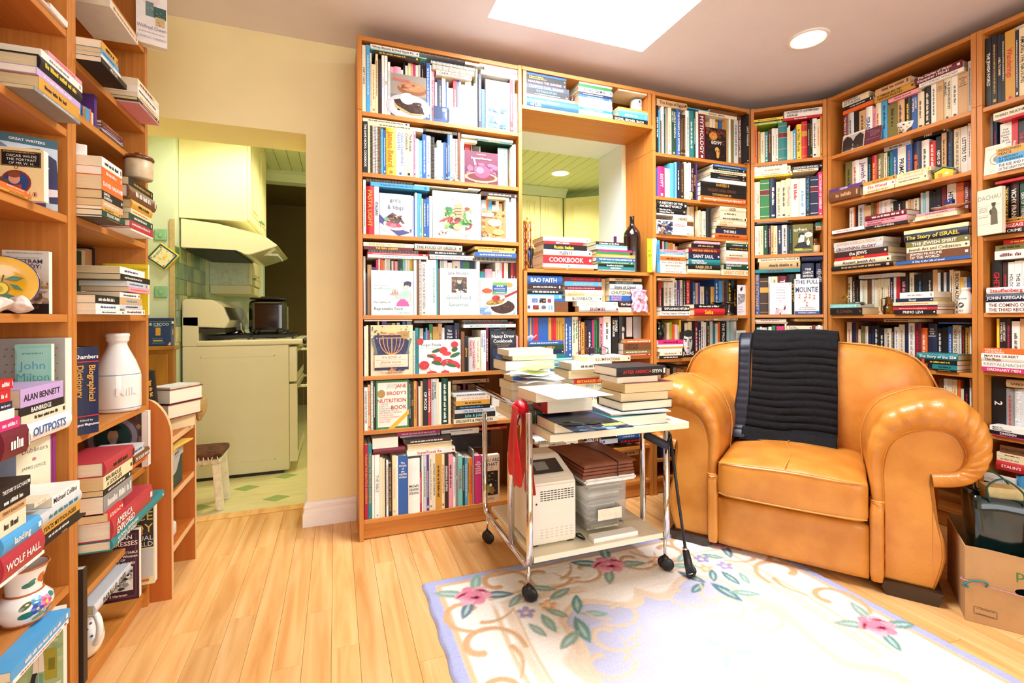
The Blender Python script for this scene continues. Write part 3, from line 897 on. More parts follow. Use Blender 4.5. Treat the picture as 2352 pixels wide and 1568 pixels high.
@B pass bottom
U. 2979 3036 600 840 120 340 n -
U. 3042 3113 600 840 120 340 k -
U. 3119 3190 600 840 120 340 m -
U. 3203 3268 600 840 120 340 i -
H1. 2967 3361 530 595 120 300 m w LEND ME YOUR EARS
H1. 2967 3360 460 529 120 300 t k ~
@B myth top
U. 3561 3592 4026 4586 20 340 k w QUEST FOR THE PAST
U. 3593 3613 4026 4534 20 340 a -
U. 3614 3634 4026 4414 20 340 n -
U. 3637 3667 4026 4586 20 340 w k ~
U. 3668 3686 4026 4500 20 340 f -
U. 3688 3727 4026 4570 20 340 g O ATLAS OF WORLD HISTORY
U* 3729 3777 4026 4586 20 340 i O ~
U* 3778 3848 4026 4586 20 340 f w ANCIENT & MEDIEVAL HISTORY
U* 3850 3907 4026 4586 20 340 b w THE WORLD'S LAST MYSTERIES
U. 3911 3931 4026 4535 20 340 d O ~
U. 3933 3957 4026 4526 20 340 d O ~
U. 3958 3982 4026 4530 20 340 d O ~
U* 3984 4039 4026 4586 20 340 w g ~
U* 4043 4107 4026 4595 20 340 q w ~
U. 4108 4136 4026 4595 20 340 f w ~
U. 4137 4176 4026 4595 20 340 w -
U* 4180 4285 4026 4578 20 340 m w MYTHOLOGY
U* 4351 4412 4026 4520 90 340 t -
U. 4418 4460 4026 4578 90 340 i -
U. 4465 4505 4026 4578 90 340 i -
U. 4506 4547 4026 4553 90 340 O -
U* 4561 4616 4026 4572 90 340 b -
U. 4618 4624 4026 4578 20 340 O -
U. 4625 4648 4026 4578 90 340 a -
U. 4657 4686 4026 4578 20 340 w -
U. 4688 4735 4026 4578 20 340 G -
U* 4740 4808 4026 4578 20 340 l v ~
U* 4811 4859 4026 4628 20 340 n w THE ANCIENT EGYPT PACK
U. 4860 4905 4026 4645 -60 340 k w LOST WORLDS
F* 4294 4614 4026 4432 20 50 egypt
H1* 3567 4004 4588 4669 20 300 t d The Keys of Egypt
H2. 4008 4358 4621 4631 20 300 a -
H3. 4361 4799 4621 4664 20 300 n -
H3. 4186 4791 4580 4620 20 300 i k ANCIENT EMPIRES
@B myth second
U. 3557 3574 3510 3843 20 340 b -
U* 3576 3677 3510 3868 20 340 h w EGYPT
U. 3678 3751 3510 3856 20 340 i -
U* 3754 3825 3510 3926 20 340 a -
U. 3827 3850 3510 3945 20 340 z -
U. 3852 3903 3510 3959 20 340 v w ~
U. 3907 3956 3510 3942 20 340 d O ~
U. 3960 3998 3510 3960 20 340 i -
U. 4000 4021 3510 3935 20 340 w -
U. 4025 4063 3510 3961 20 340 w b ~
U. 4065 4106 3510 3965 20 340 k p THE ART OF EGYPT
U. 4110 4135 3510 3953 20 340 k Y EGYPTIAN ART
U. 4136 4155 3510 3958 20 340 u -
H1. 4371 4898 3941 3972 -16 300 b w ~
H1. 4370 4897 3904 3940 -16 300 k z ~
H1. 4332 4897 3867 3903 -16 300 i n ~
H1. 4332 4897 3834 3866 -16 300 k t ~
H1. 4332 4897 3795 3833 -16 300 k g ~
H1. 4305 4897 3745 3794 -16 300 w -
H1* 4178 4896 3683 3744 -16 300 k O RAMSES II
H1* 4177 4896 3621 3682 -16 300 k n VALLEY of the KINGS
H1. 4174 4895 3571 3620 -16 300 k O TUTANKHAMUN
H1* 4179 4895 3510 3570 -16 300 o w Ancient Egypt Discovering its Splendors
@B myth third
U. 4086 4127 3066 3455 120 340 i -
U. 4131 4196 3066 3458 120 340 t -
U. 4198 4204 3066 3451 120 340 d -
U. 4205 4226 3066 3400 40 340 i k ~
U. 4227 4254 3066 3465 120 340 O -
U. 4255 4303 3066 3392 40 340 i b ~
U. 4313 4387 3066 3431 40 340 k -
F* 3540 3975 3066 3235 -10 12 crowd
H1* 3553 3986 3378 3463 10 300 k w A HISTORY OF THE ANCIENT WORLD
H1. 3555 3964 3315 3377 10 300 k w The Art of the Ancient Near East
H1. 3552 4070 3296 3314 10 300 w k EGYPTIAN ART
H1. 3790 4084 3237 3295 10 300 i n HEART
H1. 3790 4090 3187 3236 10 300 n i ~
H1. 3789 4090 3125 3186 10 300 w -
H1. 3789 4090 3066 3124 10 300 i g ~
H2. 4492 4908 3406 3464 0 300 i k GOD
H2. 4492 4911 3345 3405 0 300 i k ~
H2. 4491 4920 3288 3344 0 300 i k ~
H2. 4446 4910 3217 3287 0 300 i O WORDS WITH POWER
H2. 4437 4910 3183 3216 0 300 d O ~
H2. 4419 4913 3125 3182 0 300 v w THE BIBLE
H2. 4414 4918 3066 3124 0 300 o d ~
@B myth fourth
U. 3549 3586 2608 2994 0 340 a b ~
U. 3689 3711 2608 3004 120 340 m -
U. 3716 3740 2608 3005 120 340 w -
U. 3762 3796 2608 3001 120 340 z -
U. 3798 3832 2608 2991 120 340 t -
U. 3833 3870 2608 2993 120 340 O -
U. 3872 3903 2608 2982 120 340 i -
U. 3904 3937 2608 2953 120 340 t -
U. 4498 4543 2608 3043 120 340 l -
U. 4549 4581 2608 2986 120 340 t -
H1. 3595 3962 2856 2888 0 114 p r ~
H1. 3598 3959 2832 2855 0 114 a w ~
H1. 3598 3956 2806 2831 0 114 c -
H1. 3600 3962 2757 2805 0 114 o k ~
H1. 3594 3961 2717 2756 0 114 w k Who's Who in the Bible
H1. 3594 3961 2679 2716 0 114 i m ~
H1. 3594 3961 2648 2678 0 114 w g ~
H1. 3594 3970 2608 2647 0 114 w o ~
H2. 4107 4490 2982 3013 0 300 p w ~
H2. 4046 4489 2930 2981 0 300 k t ~
H2. 4009 4489 2865 2929 0 300 m O ~
H2. 4005 4489 2791 2864 0 300 v w SAINT SAUL
H2. 4008 4488 2725 2790 0 300 q w Interpreting the OLD TESTAMENT
H2. 4001 4488 2665 2724 0 300 k t RABBI JESUS
H2. 3986 4487 2608 2664 0 300 c -
H3. 4588 4944 3011 3038 0 300 i k ~
H3. 4588 4944 2969 3010 0 300 f w ~
H3. 4588 4944 2919 2968 0 300 k O ~
H3. 4587 4944 2881 2918 0 300 w -
H3. 4587 4944 2837 2880 0 300 i k ~
H3. 4587 4944 2809 2836 0 300 t r ~
H3. 4587 4944 2782 2808 0 300 p -
H3. 4587 4944 2752 2781 0 300 w -
H3. 4548 4944 2679 2751 0 114 f w OXFORD STUDY BIBLE
H3. 4510 4944 2608 2678 0 114 i O GREAT CODE
@B myth fifth
U. 3692 3708 2106 2519 180 340 n -
U. 3709 3746 2106 2519 180 340 r w ~
U. 3747 3778 2106 2446 180 340 k -
U. 3780 3838 2106 2518 180 340 i g ~
U* 3839 3910 2106 2519 180 340 w n ~
U. 3912 3974 2106 2546 180 340 w k ~
U. 3975 4019 2106 2535 180 340 u w ~
U. 4024 4062 2106 2548 180 340 i b ~
U. 4064 4117 2106 2570 180 340 k w ~
U. 4119 4176 2106 2547 180 340 r w ~
U. 4177 4219 2106 2539 180 340 k -
U. 4221 4263 2106 2518 180 340 b w ~
U. 4265 4301 2106 2518 180 340 t -
U. 4302 4336 2106 2522 180 340 u -
U. 4337 4399 2106 2472 180 340 i g ~
U* 4400 4498 2106 2470 180 340 k b ~
U. 4506 4566 2106 2472 180 340 O -
U* 4568 4638 2106 2574 180 340 b w ~
U. 4640 4691 2106 2555 180 340 a -
U* 4692 4763 2106 2573 180 340 n k ~
U* 4765 4847 2106 2568 180 340 k Y ~
U* 4848 4941 2106 2583 180 340 k O ~
F* 4803 4944 2106 2492 40 4 postcard
H1. 3567 3822 2522 2552 20 300 t v ~
H2. 3597 3993 2156 2218 -20 194 k w EXPLAINING HITLER
H2. 3571 3997 2106 2155 -20 194 w k The Nazi Seizure of Power
H3. 4069 4532 2189 2242 -20 194 k w ~
H3. 4072 4532 2106 2188 -20 194 r Y Salka
@B myth sixth
U. 3774 3813 1594 2018 120 340 i -
U. 3816 3850 1594 2024 120 340 j -
U. 3854 3891 1594 1999 120 340 o -
U. 3893 3932 1594 1995 120 340 w -
U. 3935 3960 1594 1986 120 340 i -
U. 3962 3988 1594 2053 120 340 Y -
U. 3989 4039 1594 2039 120 340 k -
U. 4040 4094 1594 2010 120 340 i -
U. 4098 4152 1594 2028 120 340 c k DENIAL
U. 4157 4192 1594 2034 120 340 k -
U. 4197 4248 1594 2033 120 340 m w ~
U. 4249 4295 1594 2020 120 340 v w ~
U. 4296 4336 1594 2033 120 340 w k ~
U. 4337 4373 1594 2020 120 340 w v ~
U. 4375 4430 1594 2038 120 340 k O ~
U. 4432 4478 1594 2032 120 340 l -
U. 4479 4519 1594 2000 120 340 q -
U. 4521 4561 1594 1999 120 340 i -
U. 4563 4597 1594 2018 120 340 o -
U* 4602 4701 1594 2024 120 340 k w THE PROMISES
U. 4706 4741 1594 2036 120 340 l -
U. 4742 4777 1594 2023 120 340 z -
U. 4779 4820 1594 2029 120 340 l -
U. 4822 4865 1594 2029 120 340 w g ~
F* 4790 4944 1594 1911 40 4 holy
F* 3943 4114 1594 1902 40 50 face
H1. 3995 4355 2041 2069 20 300 t r ~
H2. 4405 4787 2041 2070 20 300 i k ~
H3. 3545 3902 1764 1815 -20 134 h k ~
H3. 3545 3902 1736 1763 -20 134 w -
H3. 3552 3902 1713 1735 -20 134 O -
H3. 3545 3887 1680 1712 -20 134 w -
H3. 3566 3887 1631 1679 -20 134 i m ~
H3. 3558 3886 1594 1630 -20 134 k w ~
H4. 4564 4924 1732 1774 -20 134 k w Four Meals
H4. 4567 4924 1708 1731 -20 134 r -
Q4. 4347 4907 1677 1707 -20 134 m -
Q4. 4285 4907 1594 1676 -20 134 l -
@B myth seventh
U. 3647 3684 1060 1477 120 340 i -
U. 3687 3727 1060 1487 120 340 n -
U. 3730 3771 1060 1473 120 340 t -
U. 3774 3816 1060 1459 120 340 i -
U. 3819 3860 1060 1494 120 340 k -
U. 3867 3920 1060 1468 120 340 g -
U. 3927 3980 1060 1453 120 340 t -
U. 3987 4025 1060 1438 120 340 i -
U. 4033 4078 1060 1473 120 340 t -
U. 4086 4132 1060 1471 120 340 k -
U. 4135 4186 1060 1494 120 340 i -
U. 4194 4256 1060 1479 120 340 o -
U. 4263 4318 1060 1452 120 340 k -
U. 4326 4365 1060 1462 120 340 w -
U. 4373 4428 1060 1447 120 340 n -
H1. 3920 4264 1505 1539 120 300 t k ~
@B myth eighth
U. 3577 3608 420 560 20 340 k -
U. 3613 3683 420 547 20 340 v w ~
U. 3686 3730 420 660 20 340 l k ~
U. 3733 3798 420 660 20 340 k w ~
U. 3800 3832 420 660 20 340 d -
@C corner top
U. 42 76 4044 4523 20 340 o k ~
U. 78 90 4044 4429 20 340 v -
U. 91 116 4044 4448 20 340 O k ~
U. 119 166 4044 4436 20 340 i g ~
U. 168 202 4044 4438 20 340 q w ~
U. 205 240 4044 4453 20 340 d O ~
U. 245 285 4044 4466 20 340 w g ~
U. 287 314 4044 4462 20 340 w e ~
U* 316 415 4044 4524 20 340 q O =
U. 417 429 4044 4454 20 340 w -
U. 430 450 4044 4478 20 340 i -
U. 451 478 4044 4404 20 340 c -
U. 479 515 4044 4415 20 340 a w ~
U* 520 572 4044 4478 20 340 Y k In Other Words
U* 574 636 4044 4504 20 340 r O =
U. 639 666 4044 4478 20 340 k w ~
U. 668 690 4044 4519 20 340 k O ~
U* 693 738 4044 4527 20 340 w k ~
U. 739 774 4044 4513 20 340 i o ~
U. 777 796 4044 4538 20 340 O k ~
H1. 42 373 4573 4603 20 300 Y k ~
H1. 48 364 4557 4572 20 300 v p ~
H1. 42 364 4527 4556 20 300 j w ~
H2* 384 796 4573 4659 20 300 w v DICTIONARY OF CONTEMPORARY USAGE
H2. 369 796 4540 4572 20 300 r w Bad Language
@C corner second
U. 42 62 3328 3806 20 340 w g ~
U. 65 108 3328 3808 20 340 i r J Y+LEX
U* 111 216 3328 3829 20 340 e c =
U* 221 289 3328 3833 20 340 v w ~
U* 291 346 3328 3785 20 340 i g ~
U* 347 401 3328 3799 20 340 i k ~
U* 402 458 3328 3814 20 340 i g Word People
U* 459 544 3328 3803 20 340 w r ~
U* 547 614 3328 3804 20 340 w a ~
U* 615 661 3328 3827 20 340 k a THE STORY OF ENGLISH
U* 665 749 3328 3817 20 340 v w =
U* 752 796 3328 3862 20 340 h w DICTIONARY OF DISBELIEF
H1. 42 415 3977 4018 20 300 w k ~
H1. 42 451 3910 3976 20 300 w O ~
H1. 42 464 3881 3909 20 300 w u ~
H1. 42 473 3855 3880 20 300 Y o ~
H2. 469 796 3919 3958 20 300 v w OXFORD ENGLISH
H2. 477 753 3887 3918 20 300 i k ~
@C corner third
U. 42 48 2872 3254 20 340 k -
U. 49 81 2872 3243 20 340 w r LATIN
U. 83 109 2872 3243 20 340 i r ~
U. 110 144 2872 3241 20 340 c G ~
U. 147 194 2872 3246 20 340 f w ~
U. 202 228 2872 3242 20 340 k p ~
U. 229 260 2872 3240 20 340 t n ~
U. 262 302 2872 3233 20 340 c O ~
U. 305 351 2872 3235 20 340 v w ~
U* 353 411 2872 3237 20 340 l k ~
U. 414 432 2872 3232 20 340 k q ~
U. 434 466 2872 3231 20 340 k q ~
F* 471 692 2872 3233 20 50 urban
H1. 733 796 3210 3253 80 300 q -
H1. 735 796 3156 3209 80 300 t k ~
H2. 75 417 3279 3295 20 300 w r ~
H2. 42 466 3261 3278 20 300 k m ~
@C corner fourth
U* 42 108 2112 2642 60 340 b O BIBLE DICTIONARY
U* 110 206 2112 2583 60 340 d O =
U. 207 237 2112 2596 60 340 w -
U* 240 308 2112 2597 60 340 c n ~
U* 312 411 2112 2602 60 340 m w THE DEVIL
U* 417 509 2112 2617 60 340 k O SLANG
U* 515 562 2112 2621 60 340 w k ~
U* 575 709 2112 2750 60 340 v w ^THE COMPACT EDITION OF THE OXFORD ENGLISH DICTIONARY
U* 732 796 2112 2743 60 340 v w ^THE COMPACT EDITION OF THE OXFORD ENGLISH DICTIONARY
F* 212 454 2112 2511 0 40 sixwords
F* 487 749 2112 2553 0 44 mountie
H1. 82 547 2783 2832 20 300 i d Euphemisms & Other Doubletalk
H1* 95 552 2686 2782 20 300 t k ~
H1. 42 553 2644 2685 20 300 q m LARGE PRINT
H2. 569 796 2771 2826 20 300 v -
@C corner fifth
U. 67 105 1600 1948 40 340 z k ~
U. 107 126 1600 1958 40 340 i -
U. 128 183 1600 1948 40 340 l k ~
U. 185 204 1600 1917 40 340 z -
U. 205 236 1600 1958 40 340 w -
U. 241 280 1600 1969 40 340 e -
U* 290 376 1600 1964 40 340 h -
U. 384 403 1600 1994 40 340 i -
U. 683 718 1600 1979 40 340 m -
U. 719 746 1600 1964 40 340 l -
U. 748 774 1600 1979 40 340 w r ~
U. 776 796 1600 1969 40 340 i -
H1. 42 402 2019 2053 40 300 w r ~
H1. 53 416 1995 2018 40 300 t g ~
H2. 493 796 2026 2058 40 300 O k ~
H3. 400 668 1921 1970 -10 300 i k The New York Times
@R jew top
U* 161 215 4024 4475 60 340 m w The History of Ancient Israel
U* 218 283 4024 4475 60 340 l k ~
U* 286 340 4024 4470 60 340 k -
U* 343 411 4024 4452 60 340 t k ~
U* 415 487 4024 4462 60 340 w b ISRAEL
U. 490 522 4024 4426 60 340 p u ~
U* 524 579 4024 4462 60 340 i r ~
U* 581 644 4024 4462 60 340 a k ~
U* 648 744 4024 4400 60 340 G k ~
U* 746 813 4024 4400 60 340 t k ~
U* 818 878 4024 4394 60 340 k Y ~
U* 880 932 4024 4393 60 340 b w A HISTORY OF THE JEWS
U* 935 994 4024 4400 60 340 i k ~
U* 998 1054 4024 4431 60 340 k w ~
U* 1056 1099 4024 4431 60 340 w k ~
U* 1102 1160 4024 4431 60 340 t k ^KING DAVID ~
U* 1164 1228 4024 4431 60 340 i v THE JEWISH PEOPLE'S ALMANAC
U* 1230 1276 4024 4431 60 340 w k ~
U* 1278 1355 4024 4431 60 340 t d ^WORLD OF OUR FATHERS
U. 1357 1384 4024 4520 60 340 l k ~
H1. 167 465 4566 4637 40 300 i b A HISTORY OF THE JEWS
H1. 169 506 4520 4565 40 300 k w ~
H1. 169 506 4477 4519 40 300 o -
H2* 535 883 4538 4611 40 300 t m ~
H2* 530 928 4464 4537 40 300 O k A TREASURY OF YIDDISH POETRY
H3. 679 968 4402 4442 20 300 p k ~
H4* 934 1332 4474 4550 20 300 m w The Diaries of Victor Klemperer 1933-41
H4. 969 1343 4433 4473 20 300 w g GOTTFRIED WAGNER
@R jew second
U* 98 176 3458 3950 180 340 G k ~
U* 179 260 3458 3937 180 340 w r ~
U* 263 354 3458 3934 180 340 w u Jewish Cara
U* 355 399 3458 3928 180 340 k a ~
U* 403 458 3458 3930 180 340 r Y ~
U* 462 527 3458 3933 180 340 G w ~
U. 530 567 3458 3922 180 340 i k ~
U. 568 595 3458 3915 180 340 k z ~
U. 596 621 3458 3917 180 340 q -
U* 622 670 3458 3935 180 340 b w ~
U* 673 752 3458 3935 180 340 w v PRIMO
U* 759 814 3458 3935 180 340 b o ~
U* 818 897 3458 3943 180 340 v o ~
U* 902 971 3458 3930 180 340 w k ~
U* 974 1029 3458 3895 180 340 r w ~
U* 1032 1075 3458 3925 180 340 k w NEWS OF
U* 1078 1120 3458 3948 180 340 t k ~
U* 1124 1181 3458 3941 180 340 k b ~
U* 1184 1235 3458 3949 180 340 i d ON THE AIR IN WORLD WAR
U* 1238 1293 3458 3948 180 340 w k LETTERS TO
U. 1295 1320 3458 3964 180 340 w v ~
H1. 534 801 3937 3981 180 300 l k ~
H2. 819 1119 3953 4000 180 300 k w 1960
@R jew second
H1. 44 429 3574 3609 -30 300 u w CLEVER
H1* 44 405 3458 3573 -30 300 n t ~
H2. 442 784 3551 3592 -30 300 O n ~
H2. 441 769 3494 3550 -30 300 w r Elie Wiesel
H2. 441 762 3458 3493 -30 300 c o ~
H3. 788 1101 3551 3588 -30 300 c O ~
H3. 775 1070 3519 3550 -30 300 i p ~
H3. 771 1070 3485 3518 -30 300 i k ~
H3. 769 1078 3458 3484 -30 300 c -
@R jew third
U. 131 180 3060 3393 200 324 w g ~
U. 182 198 3060 3392 200 324 o -
U. 201 233 3060 3388 200 324 k -
U* 234 300 3060 3402 200 324 l k ~
U* 303 377 3060 3376 200 324 t -
U. 380 403 3060 3395 200 324 G -
U. 406 440 3060 3390 200 324 n -
U. 442 461 3060 3387 200 324 o -
U. 463 493 3060 3392 200 324 l -
U* 496 581 3060 3395 200 324 w p ~
U. 583 613 3060 3345 200 324 i k ~
U. 616 657 3060 3367 200 324 k -
U. 658 696 3060 3347 200 324 k w ~
U. 699 736 3060 3348 200 324 d -
U. 737 759 3060 3339 200 324 i -
U. 760 783 3060 3348 200 324 t -
U. 785 810 3060 3342 200 324 t -
U. 812 862 3060 3345 200 324 i k ~
U. 879 901 3060 3391 200 324 l -
U. 902 922 3060 3384 200 324 z -
U. 925 956 3060 3394 200 324 l -
U. 958 989 3060 3390 200 324 k -
U. 992 1016 3060 3373 200 324 k -
U. 1019 1062 3060 3403 200 324 k -
U. 1066 1108 3060 3404 200 324 m -
U* 1113 1190 3060 3415 200 324 w k HITLER
U* 1192 1250 3060 3407 200 324 o w ^HITLER TODAY
U. 1252 1293 3060 3400 200 324 m w MARTIN ALLEN
U. 1296 1310 3060 3393 200 324 m -
H1. 465 877 3149 3208 -30 224 m w ~
H1. 462 885 3091 3148 -30 224 p m PERPETRATORS VICTIMS BYSTANDERS
H1* 468 889 3060 3090 -30 224 k w A PAST IN HIDING
H2. 78 452 3071 3111 -30 224 w r ~
H2. 73 456 3060 3070 -30 224 k r ~
H3. 968 1297 3099 3128 -30 224 p k ~
H3. 957 1311 3071 3098 -30 224 c O The Past is Myself
H3. 936 1316 3060 3070 -30 224 w v ~
@R jew fourth
H1. 85 639 2908 2962 -10 300 l O JEWISH CIVILIZATION
H1. 96 639 2846 2907 -10 300 l m CROWNING GLORY
H1* 93 688 2780 2845 -10 300 d w the JEWS
H1. 95 688 2744 2779 -10 300 r Y JERUSALEM
H1* 93 718 2683 2743 -10 300 i k Ancient Jewish Art
H1* 59 736 2630 2682 -10 300 k t ~
H2* 841 1390 2939 2978 -10 300 c -
H2* 846 1390 2858 2938 -10 300 v Y The Story of ISRAEL
H2* 858 1396 2799 2857 -10 300 G w THE JEWISH SPIRIT
H2* 866 1396 2744 2798 -10 300 i d Jewish Art and Civilization
H2* 860 1402 2665 2743 -10 300 n w JEWISH MUSEUMS OF THE WORLD
H2* 764 1405 2630 2664 -10 300 b w A Day in the Life of Israel
@R jew fifth
U* 63 117 2104 2564 260 264 i k ~
U. 120 157 2104 2565 260 264 d w ~
U. 159 200 2104 2526 260 264 k G ~
U. 210 236 2104 2517 260 264 w -
U. 239 265 2104 2509 260 264 i g ~
U. 268 294 2104 2512 260 264 i -
U. 297 342 2104 2516 260 264 n -
U. 345 370 2104 2515 260 264 w k ~
U. 375 408 2104 2510 260 264 i -
U. 411 442 2104 2513 260 264 c g ~
U. 445 477 2104 2516 260 264 i k ~
U. 480 510 2104 2513 260 264 i -
U. 511 540 2104 2513 260 264 i r ~
U. 543 574 2104 2514 260 264 v w ~
U. 578 604 2104 2522 260 264 w -
U. 607 646 2104 2520 260 264 r -
U* 649 726 2104 2532 260 264 k p ~
U* 737 780 2104 2557 260 264 i g ~
U. 782 815 2104 2532 260 264 k -
U. 817 856 2104 2539 260 264 k a ~
U* 859 901 2104 2546 260 264 k -
U* 903 952 2104 2552 260 264 k w ~
U* 954 993 2104 2570 260 264 t -
U. 996 1022 2104 2536 260 264 w a ~
U. 1025 1048 2104 2536 260 264 k -
U. 1050 1073 2104 2534 260 264 l -
U. 1075 1098 2104 2529 260 264 v -
U* 1100 1134 2104 2554 260 264 i k ~
U* 1138 1188 2104 2536 260 264 i k SHOLOM ALEICHEM
U. 1189 1210 2104 2473 260 264 Y -
U. 1213 1242 2104 2471 260 264 w m ~
U. 1244 1273 2104 2473 260 264 b -
H1. 290 703 2522 2561 120 134 l o ~
H2. 44 366 2187 2230 -20 274 z w ~
H2* 44 420 2104 2186 -20 274 k n KONIN
H3. 806 1111 2271 2332 -20 274 w g ~
H3. 766 1107 2233 2270 -20 274 v w Shtetl
H3. 740 1144 2197 2232 -20 274 c o ~
H3. 739 1143 2180 2196 -20 274 v r ~
H3. 739 1143 2151 2179 -20 274 r w ~
H3. 747 1135 2104 2150 -20 274 k w PRIMO LEVI
@R jew sixth
U* 94 151 1538 2016 200 324 i r ~
U* 152 199 1538 2011 200 324 v -
U. 200 226 1538 2011 200 324 n -
U. 229 253 1538 1930 200 324 w k ~
U* 256 308 1538 1971 200 324 G -
U. 310 337 1538 1966 200 324 w r ~
U. 344 378 1538 1972 200 324 k b ~
U. 380 407 1538 1973 200 324 v -
U* 409 462 1538 1979 200 324 k w ~
U* 466 514 1538 1952 200 324 k w ~
U. 516 533 1538 1947 200 324 l -
U* 535 590 1538 1948 200 324 i k ~
U. 591 616 1538 1954 200 324 k w ~
U* 619 663 1538 1966 200 324 w g ~
U* 666 721 1538 1993 200 324 i g ~
U. 725 757 1538 2004 200 324 v -
U* 760 818 1538 2013 200 324 w g ~
U* 819 878 1538 2011 200 324 m r ~
U* 881 935 1538 1959 200 324 o w ~
U* 946 1023 1538 2007 200 324 v w ^IBM AND THE HOLOCAUST
U* 1025 1068 1538 1957 200 324 k w ~
U* 1071 1114 1538 1968 200 324 k -
U. 1117 1151 1538 1979 200 324 b w ~
U* 1155 1199 1538 1994 200 324 i k NONE IS TOO MANY
U. 1201 1226 1538 1990 200 324 w k ~
U. 1228 1257 1538 1980 200 324 k r ~
U. 1259 1291 1538 1971 200 324 O k ~
U. 1293 1305 1538 1981 200 324 w -
H1. 586 891 2021 2054 80 300 t k ~
H2. 237 578 2033 2060 80 300 m r ~
H3. 1098 1358 2007 2021 80 300 b -
H4* 962 1308 1651 1710 -20 214 q w The Story of the SS
H4. 1028 1301 1605 1650 -20 214 k Y ~
H4. 1096 1300 1560 1604 -20 214 q k ~
H4. 1116 1299 1538 1559 -20 214 k O ~
@R jew seventh
U* 1078 1116 960 1445 120 340 n -
U* 1120 1154 960 1455 120 340 w r ~
U* 1157 1190 960 1454 120 340 i k FLATING
U* 1193 1230 960 1454 120 340 c o ~
U. 1236 1256 960 1454 120 340 o -
U. 1259 1283 960 1371 120 340 i -
U* 1287 1326 960 1470 120 340 k r ~
U. 1329 1342 960 1475 120 340 w -
@R war top
U* 1499 1540 4010 4654 40 340 k w THE JEWISH WORLD
U* 1543 1581 4010 4655 40 340 k O ~
U* 1584 1611 4010 4642 40 340 k c A BILL TO SHARE
U* 1612 1634 4010 4631 40 340 k w ~
U* 1636 1703 4010 4638 40 340 O r Wanderings
U* 1705 1727 4010 4613 40 340 v w ~
U* 1730 1779 4010 4614 40 340 c k AMONG THE NATIONS
U* 1781 1810 4010 4594 40 340 w -
U* 1813 1844 4010 4595 40 340 k -
@R war second
U. 1492 1510 3380 3941 120 340 g -
U. 1517 1541 3380 3904 120 340 v r ~
U* 1563 1643 3380 3844 120 340 w k ^THE WAR AGAINST THE JEWS 1933-1945
U* 1644 1686 3380 3845 120 340 r w Anne
U* 1690 1733 3380 3844 120 340 k r THE SECRET
U* 1734 1775 3380 3829 120 340 w -
H1. 1552 1780 3872 3937 40 300 i v THIRD REICH
H1. 1599 1808 3846 3871 40 300 r -
H2* 1598 1831 3519 3587 -20 134 O k POISONED PEACE
H2. 1597 1838 3459 3518 -20 134 a k A HISTORY OF WARFARE
H2* 1596 1844 3380 3458 -20 134 w k THE RISE AND FALL OF THE GREAT POWERS
@R war third
U. 1531 1550 2816 3272 100 340 k -
U* 1553 1583 2816 3278 100 340 k r ~
U* 1598 1634 2816 3261 100 340 k Y THE HOLOCAUST IN HISTORY
U* 1642 1699 2816 3283 100 340 d w VICHY FRANCE
U* 1707 1745 2816 3278 100 340 f w DEN OF THIEVES
U* 1749 1786 2816 3267 100 340 k -
H1. 1564 1802 3285 3308 40 300 r -
H2. 1494 1830 2908 2947 -30 124 O d OPERATION MINCEMEAT
H2* 1492 1830 2861 2907 -30 124 r w AGENT ZIGZAG
H2* 1492 1830 2816 2860 -30 124 k w PETAIN'S CRIME
@R war fourth
U* 1507 1581 2112 2593 100 340 k r GHETTO
U* 1587 1623 2112 2573 100 340 d r ~
U* 1624 1668 2112 2569 100 340 w k HOLOCAUST
U* 1669 1717 2112 2576 100 340 w k THE NIGHT
U* 1719 1759 2112 2570 100 340 w O TEARS 1939
H1. 1619 1801 2725 2766 40 300 r Y ~
H1. 1562 1800 2674 2724 40 300 G k ~
H1* 1557 1800 2595 2673 40 300 w m ~
H2* 1527 1824 2285 2341 -20 114 w r Stauffenberg
H2* 1522 1824 2209 2284 -20 114 v w JOHN KEEGAN
H2* 1519 1823 2112 2208 -20 114 w m THE COMING OF THE THIRD REICH
@R war fifth
U. 1542 1561 1578 2058 100 340 Y -
U* 1563 1608 1578 2058 100 340 k w A SHORT HISTORY OF WORLD WAR II
U* 1610 1639 1578 2058 100 340 d h ~
U* 1647 1701 1578 2035 100 340 w k ~
U* 1703 1749 1578 2058 100 340 t -
F* 1492 1554 1578 1740 60 20 nurn
H1* 1492 1826 1742 1789 -30 124 o w THE BATTLE OF HAMBURG
H1* 1492 1826 1673 1741 -30 124 w n MARTIN GILBERT The Boys
H1* 1492 1826 1619 1672 -30 124 w g KRISTALLNACHT
H1* 1492 1826 1578 1618 -30 124 h w ORDINARY MEN
@R war sixth
U* 1496 1594 1000 1512 120 340 k w 2
U* 1598 1650 1000 1422 120 340 g r ~
U* 1654 1728 1000 1429 120 340 l w The Reichstag Fire
H1* 1618 1800 1439 1508 80 300 t k GANDHI
H2. 1543 1818 1045 1088 -20 134 w k MARTIN MIDDLEBROOK
H2* 1545 1818 1011 1044 -20 134 k w DRESDEN
H2* 1567 1818 1000 1010 -20 134 h k THE BERLIN WALL
@R war seventh
U* 1686 1726 200 655 68 340 a k Witness
U* 1728 1792 200 668 40 340 a k MURDER
F* 1492 1694 200 630 0 60 youngmen
H1* 1588 1793 844 910 40 300 n k FORGOTTEN
H1. 1564 1793 809 843 40 300 c m ~
H1. 1564 1792 769 808 40 300 c g ~
H1* 1563 1792 686 768 40 300 r w STALIN'S
H2* 1632 1878 302 404 -120 154 b w ANTONY BEEVOR CRETE
H2* 1661 1878 244 301 -120 154 h w GERMANY
H2. 1692 1878 200 243 -120 154 r k ~
@L near top
H1. 2922 3081 3591 3611 -10 240 w -
H1* 2821 3077 3580 3590 -10 240 w g ~
@L near second
H1. 2720 3024 3271 3292 -90 240 p r ~
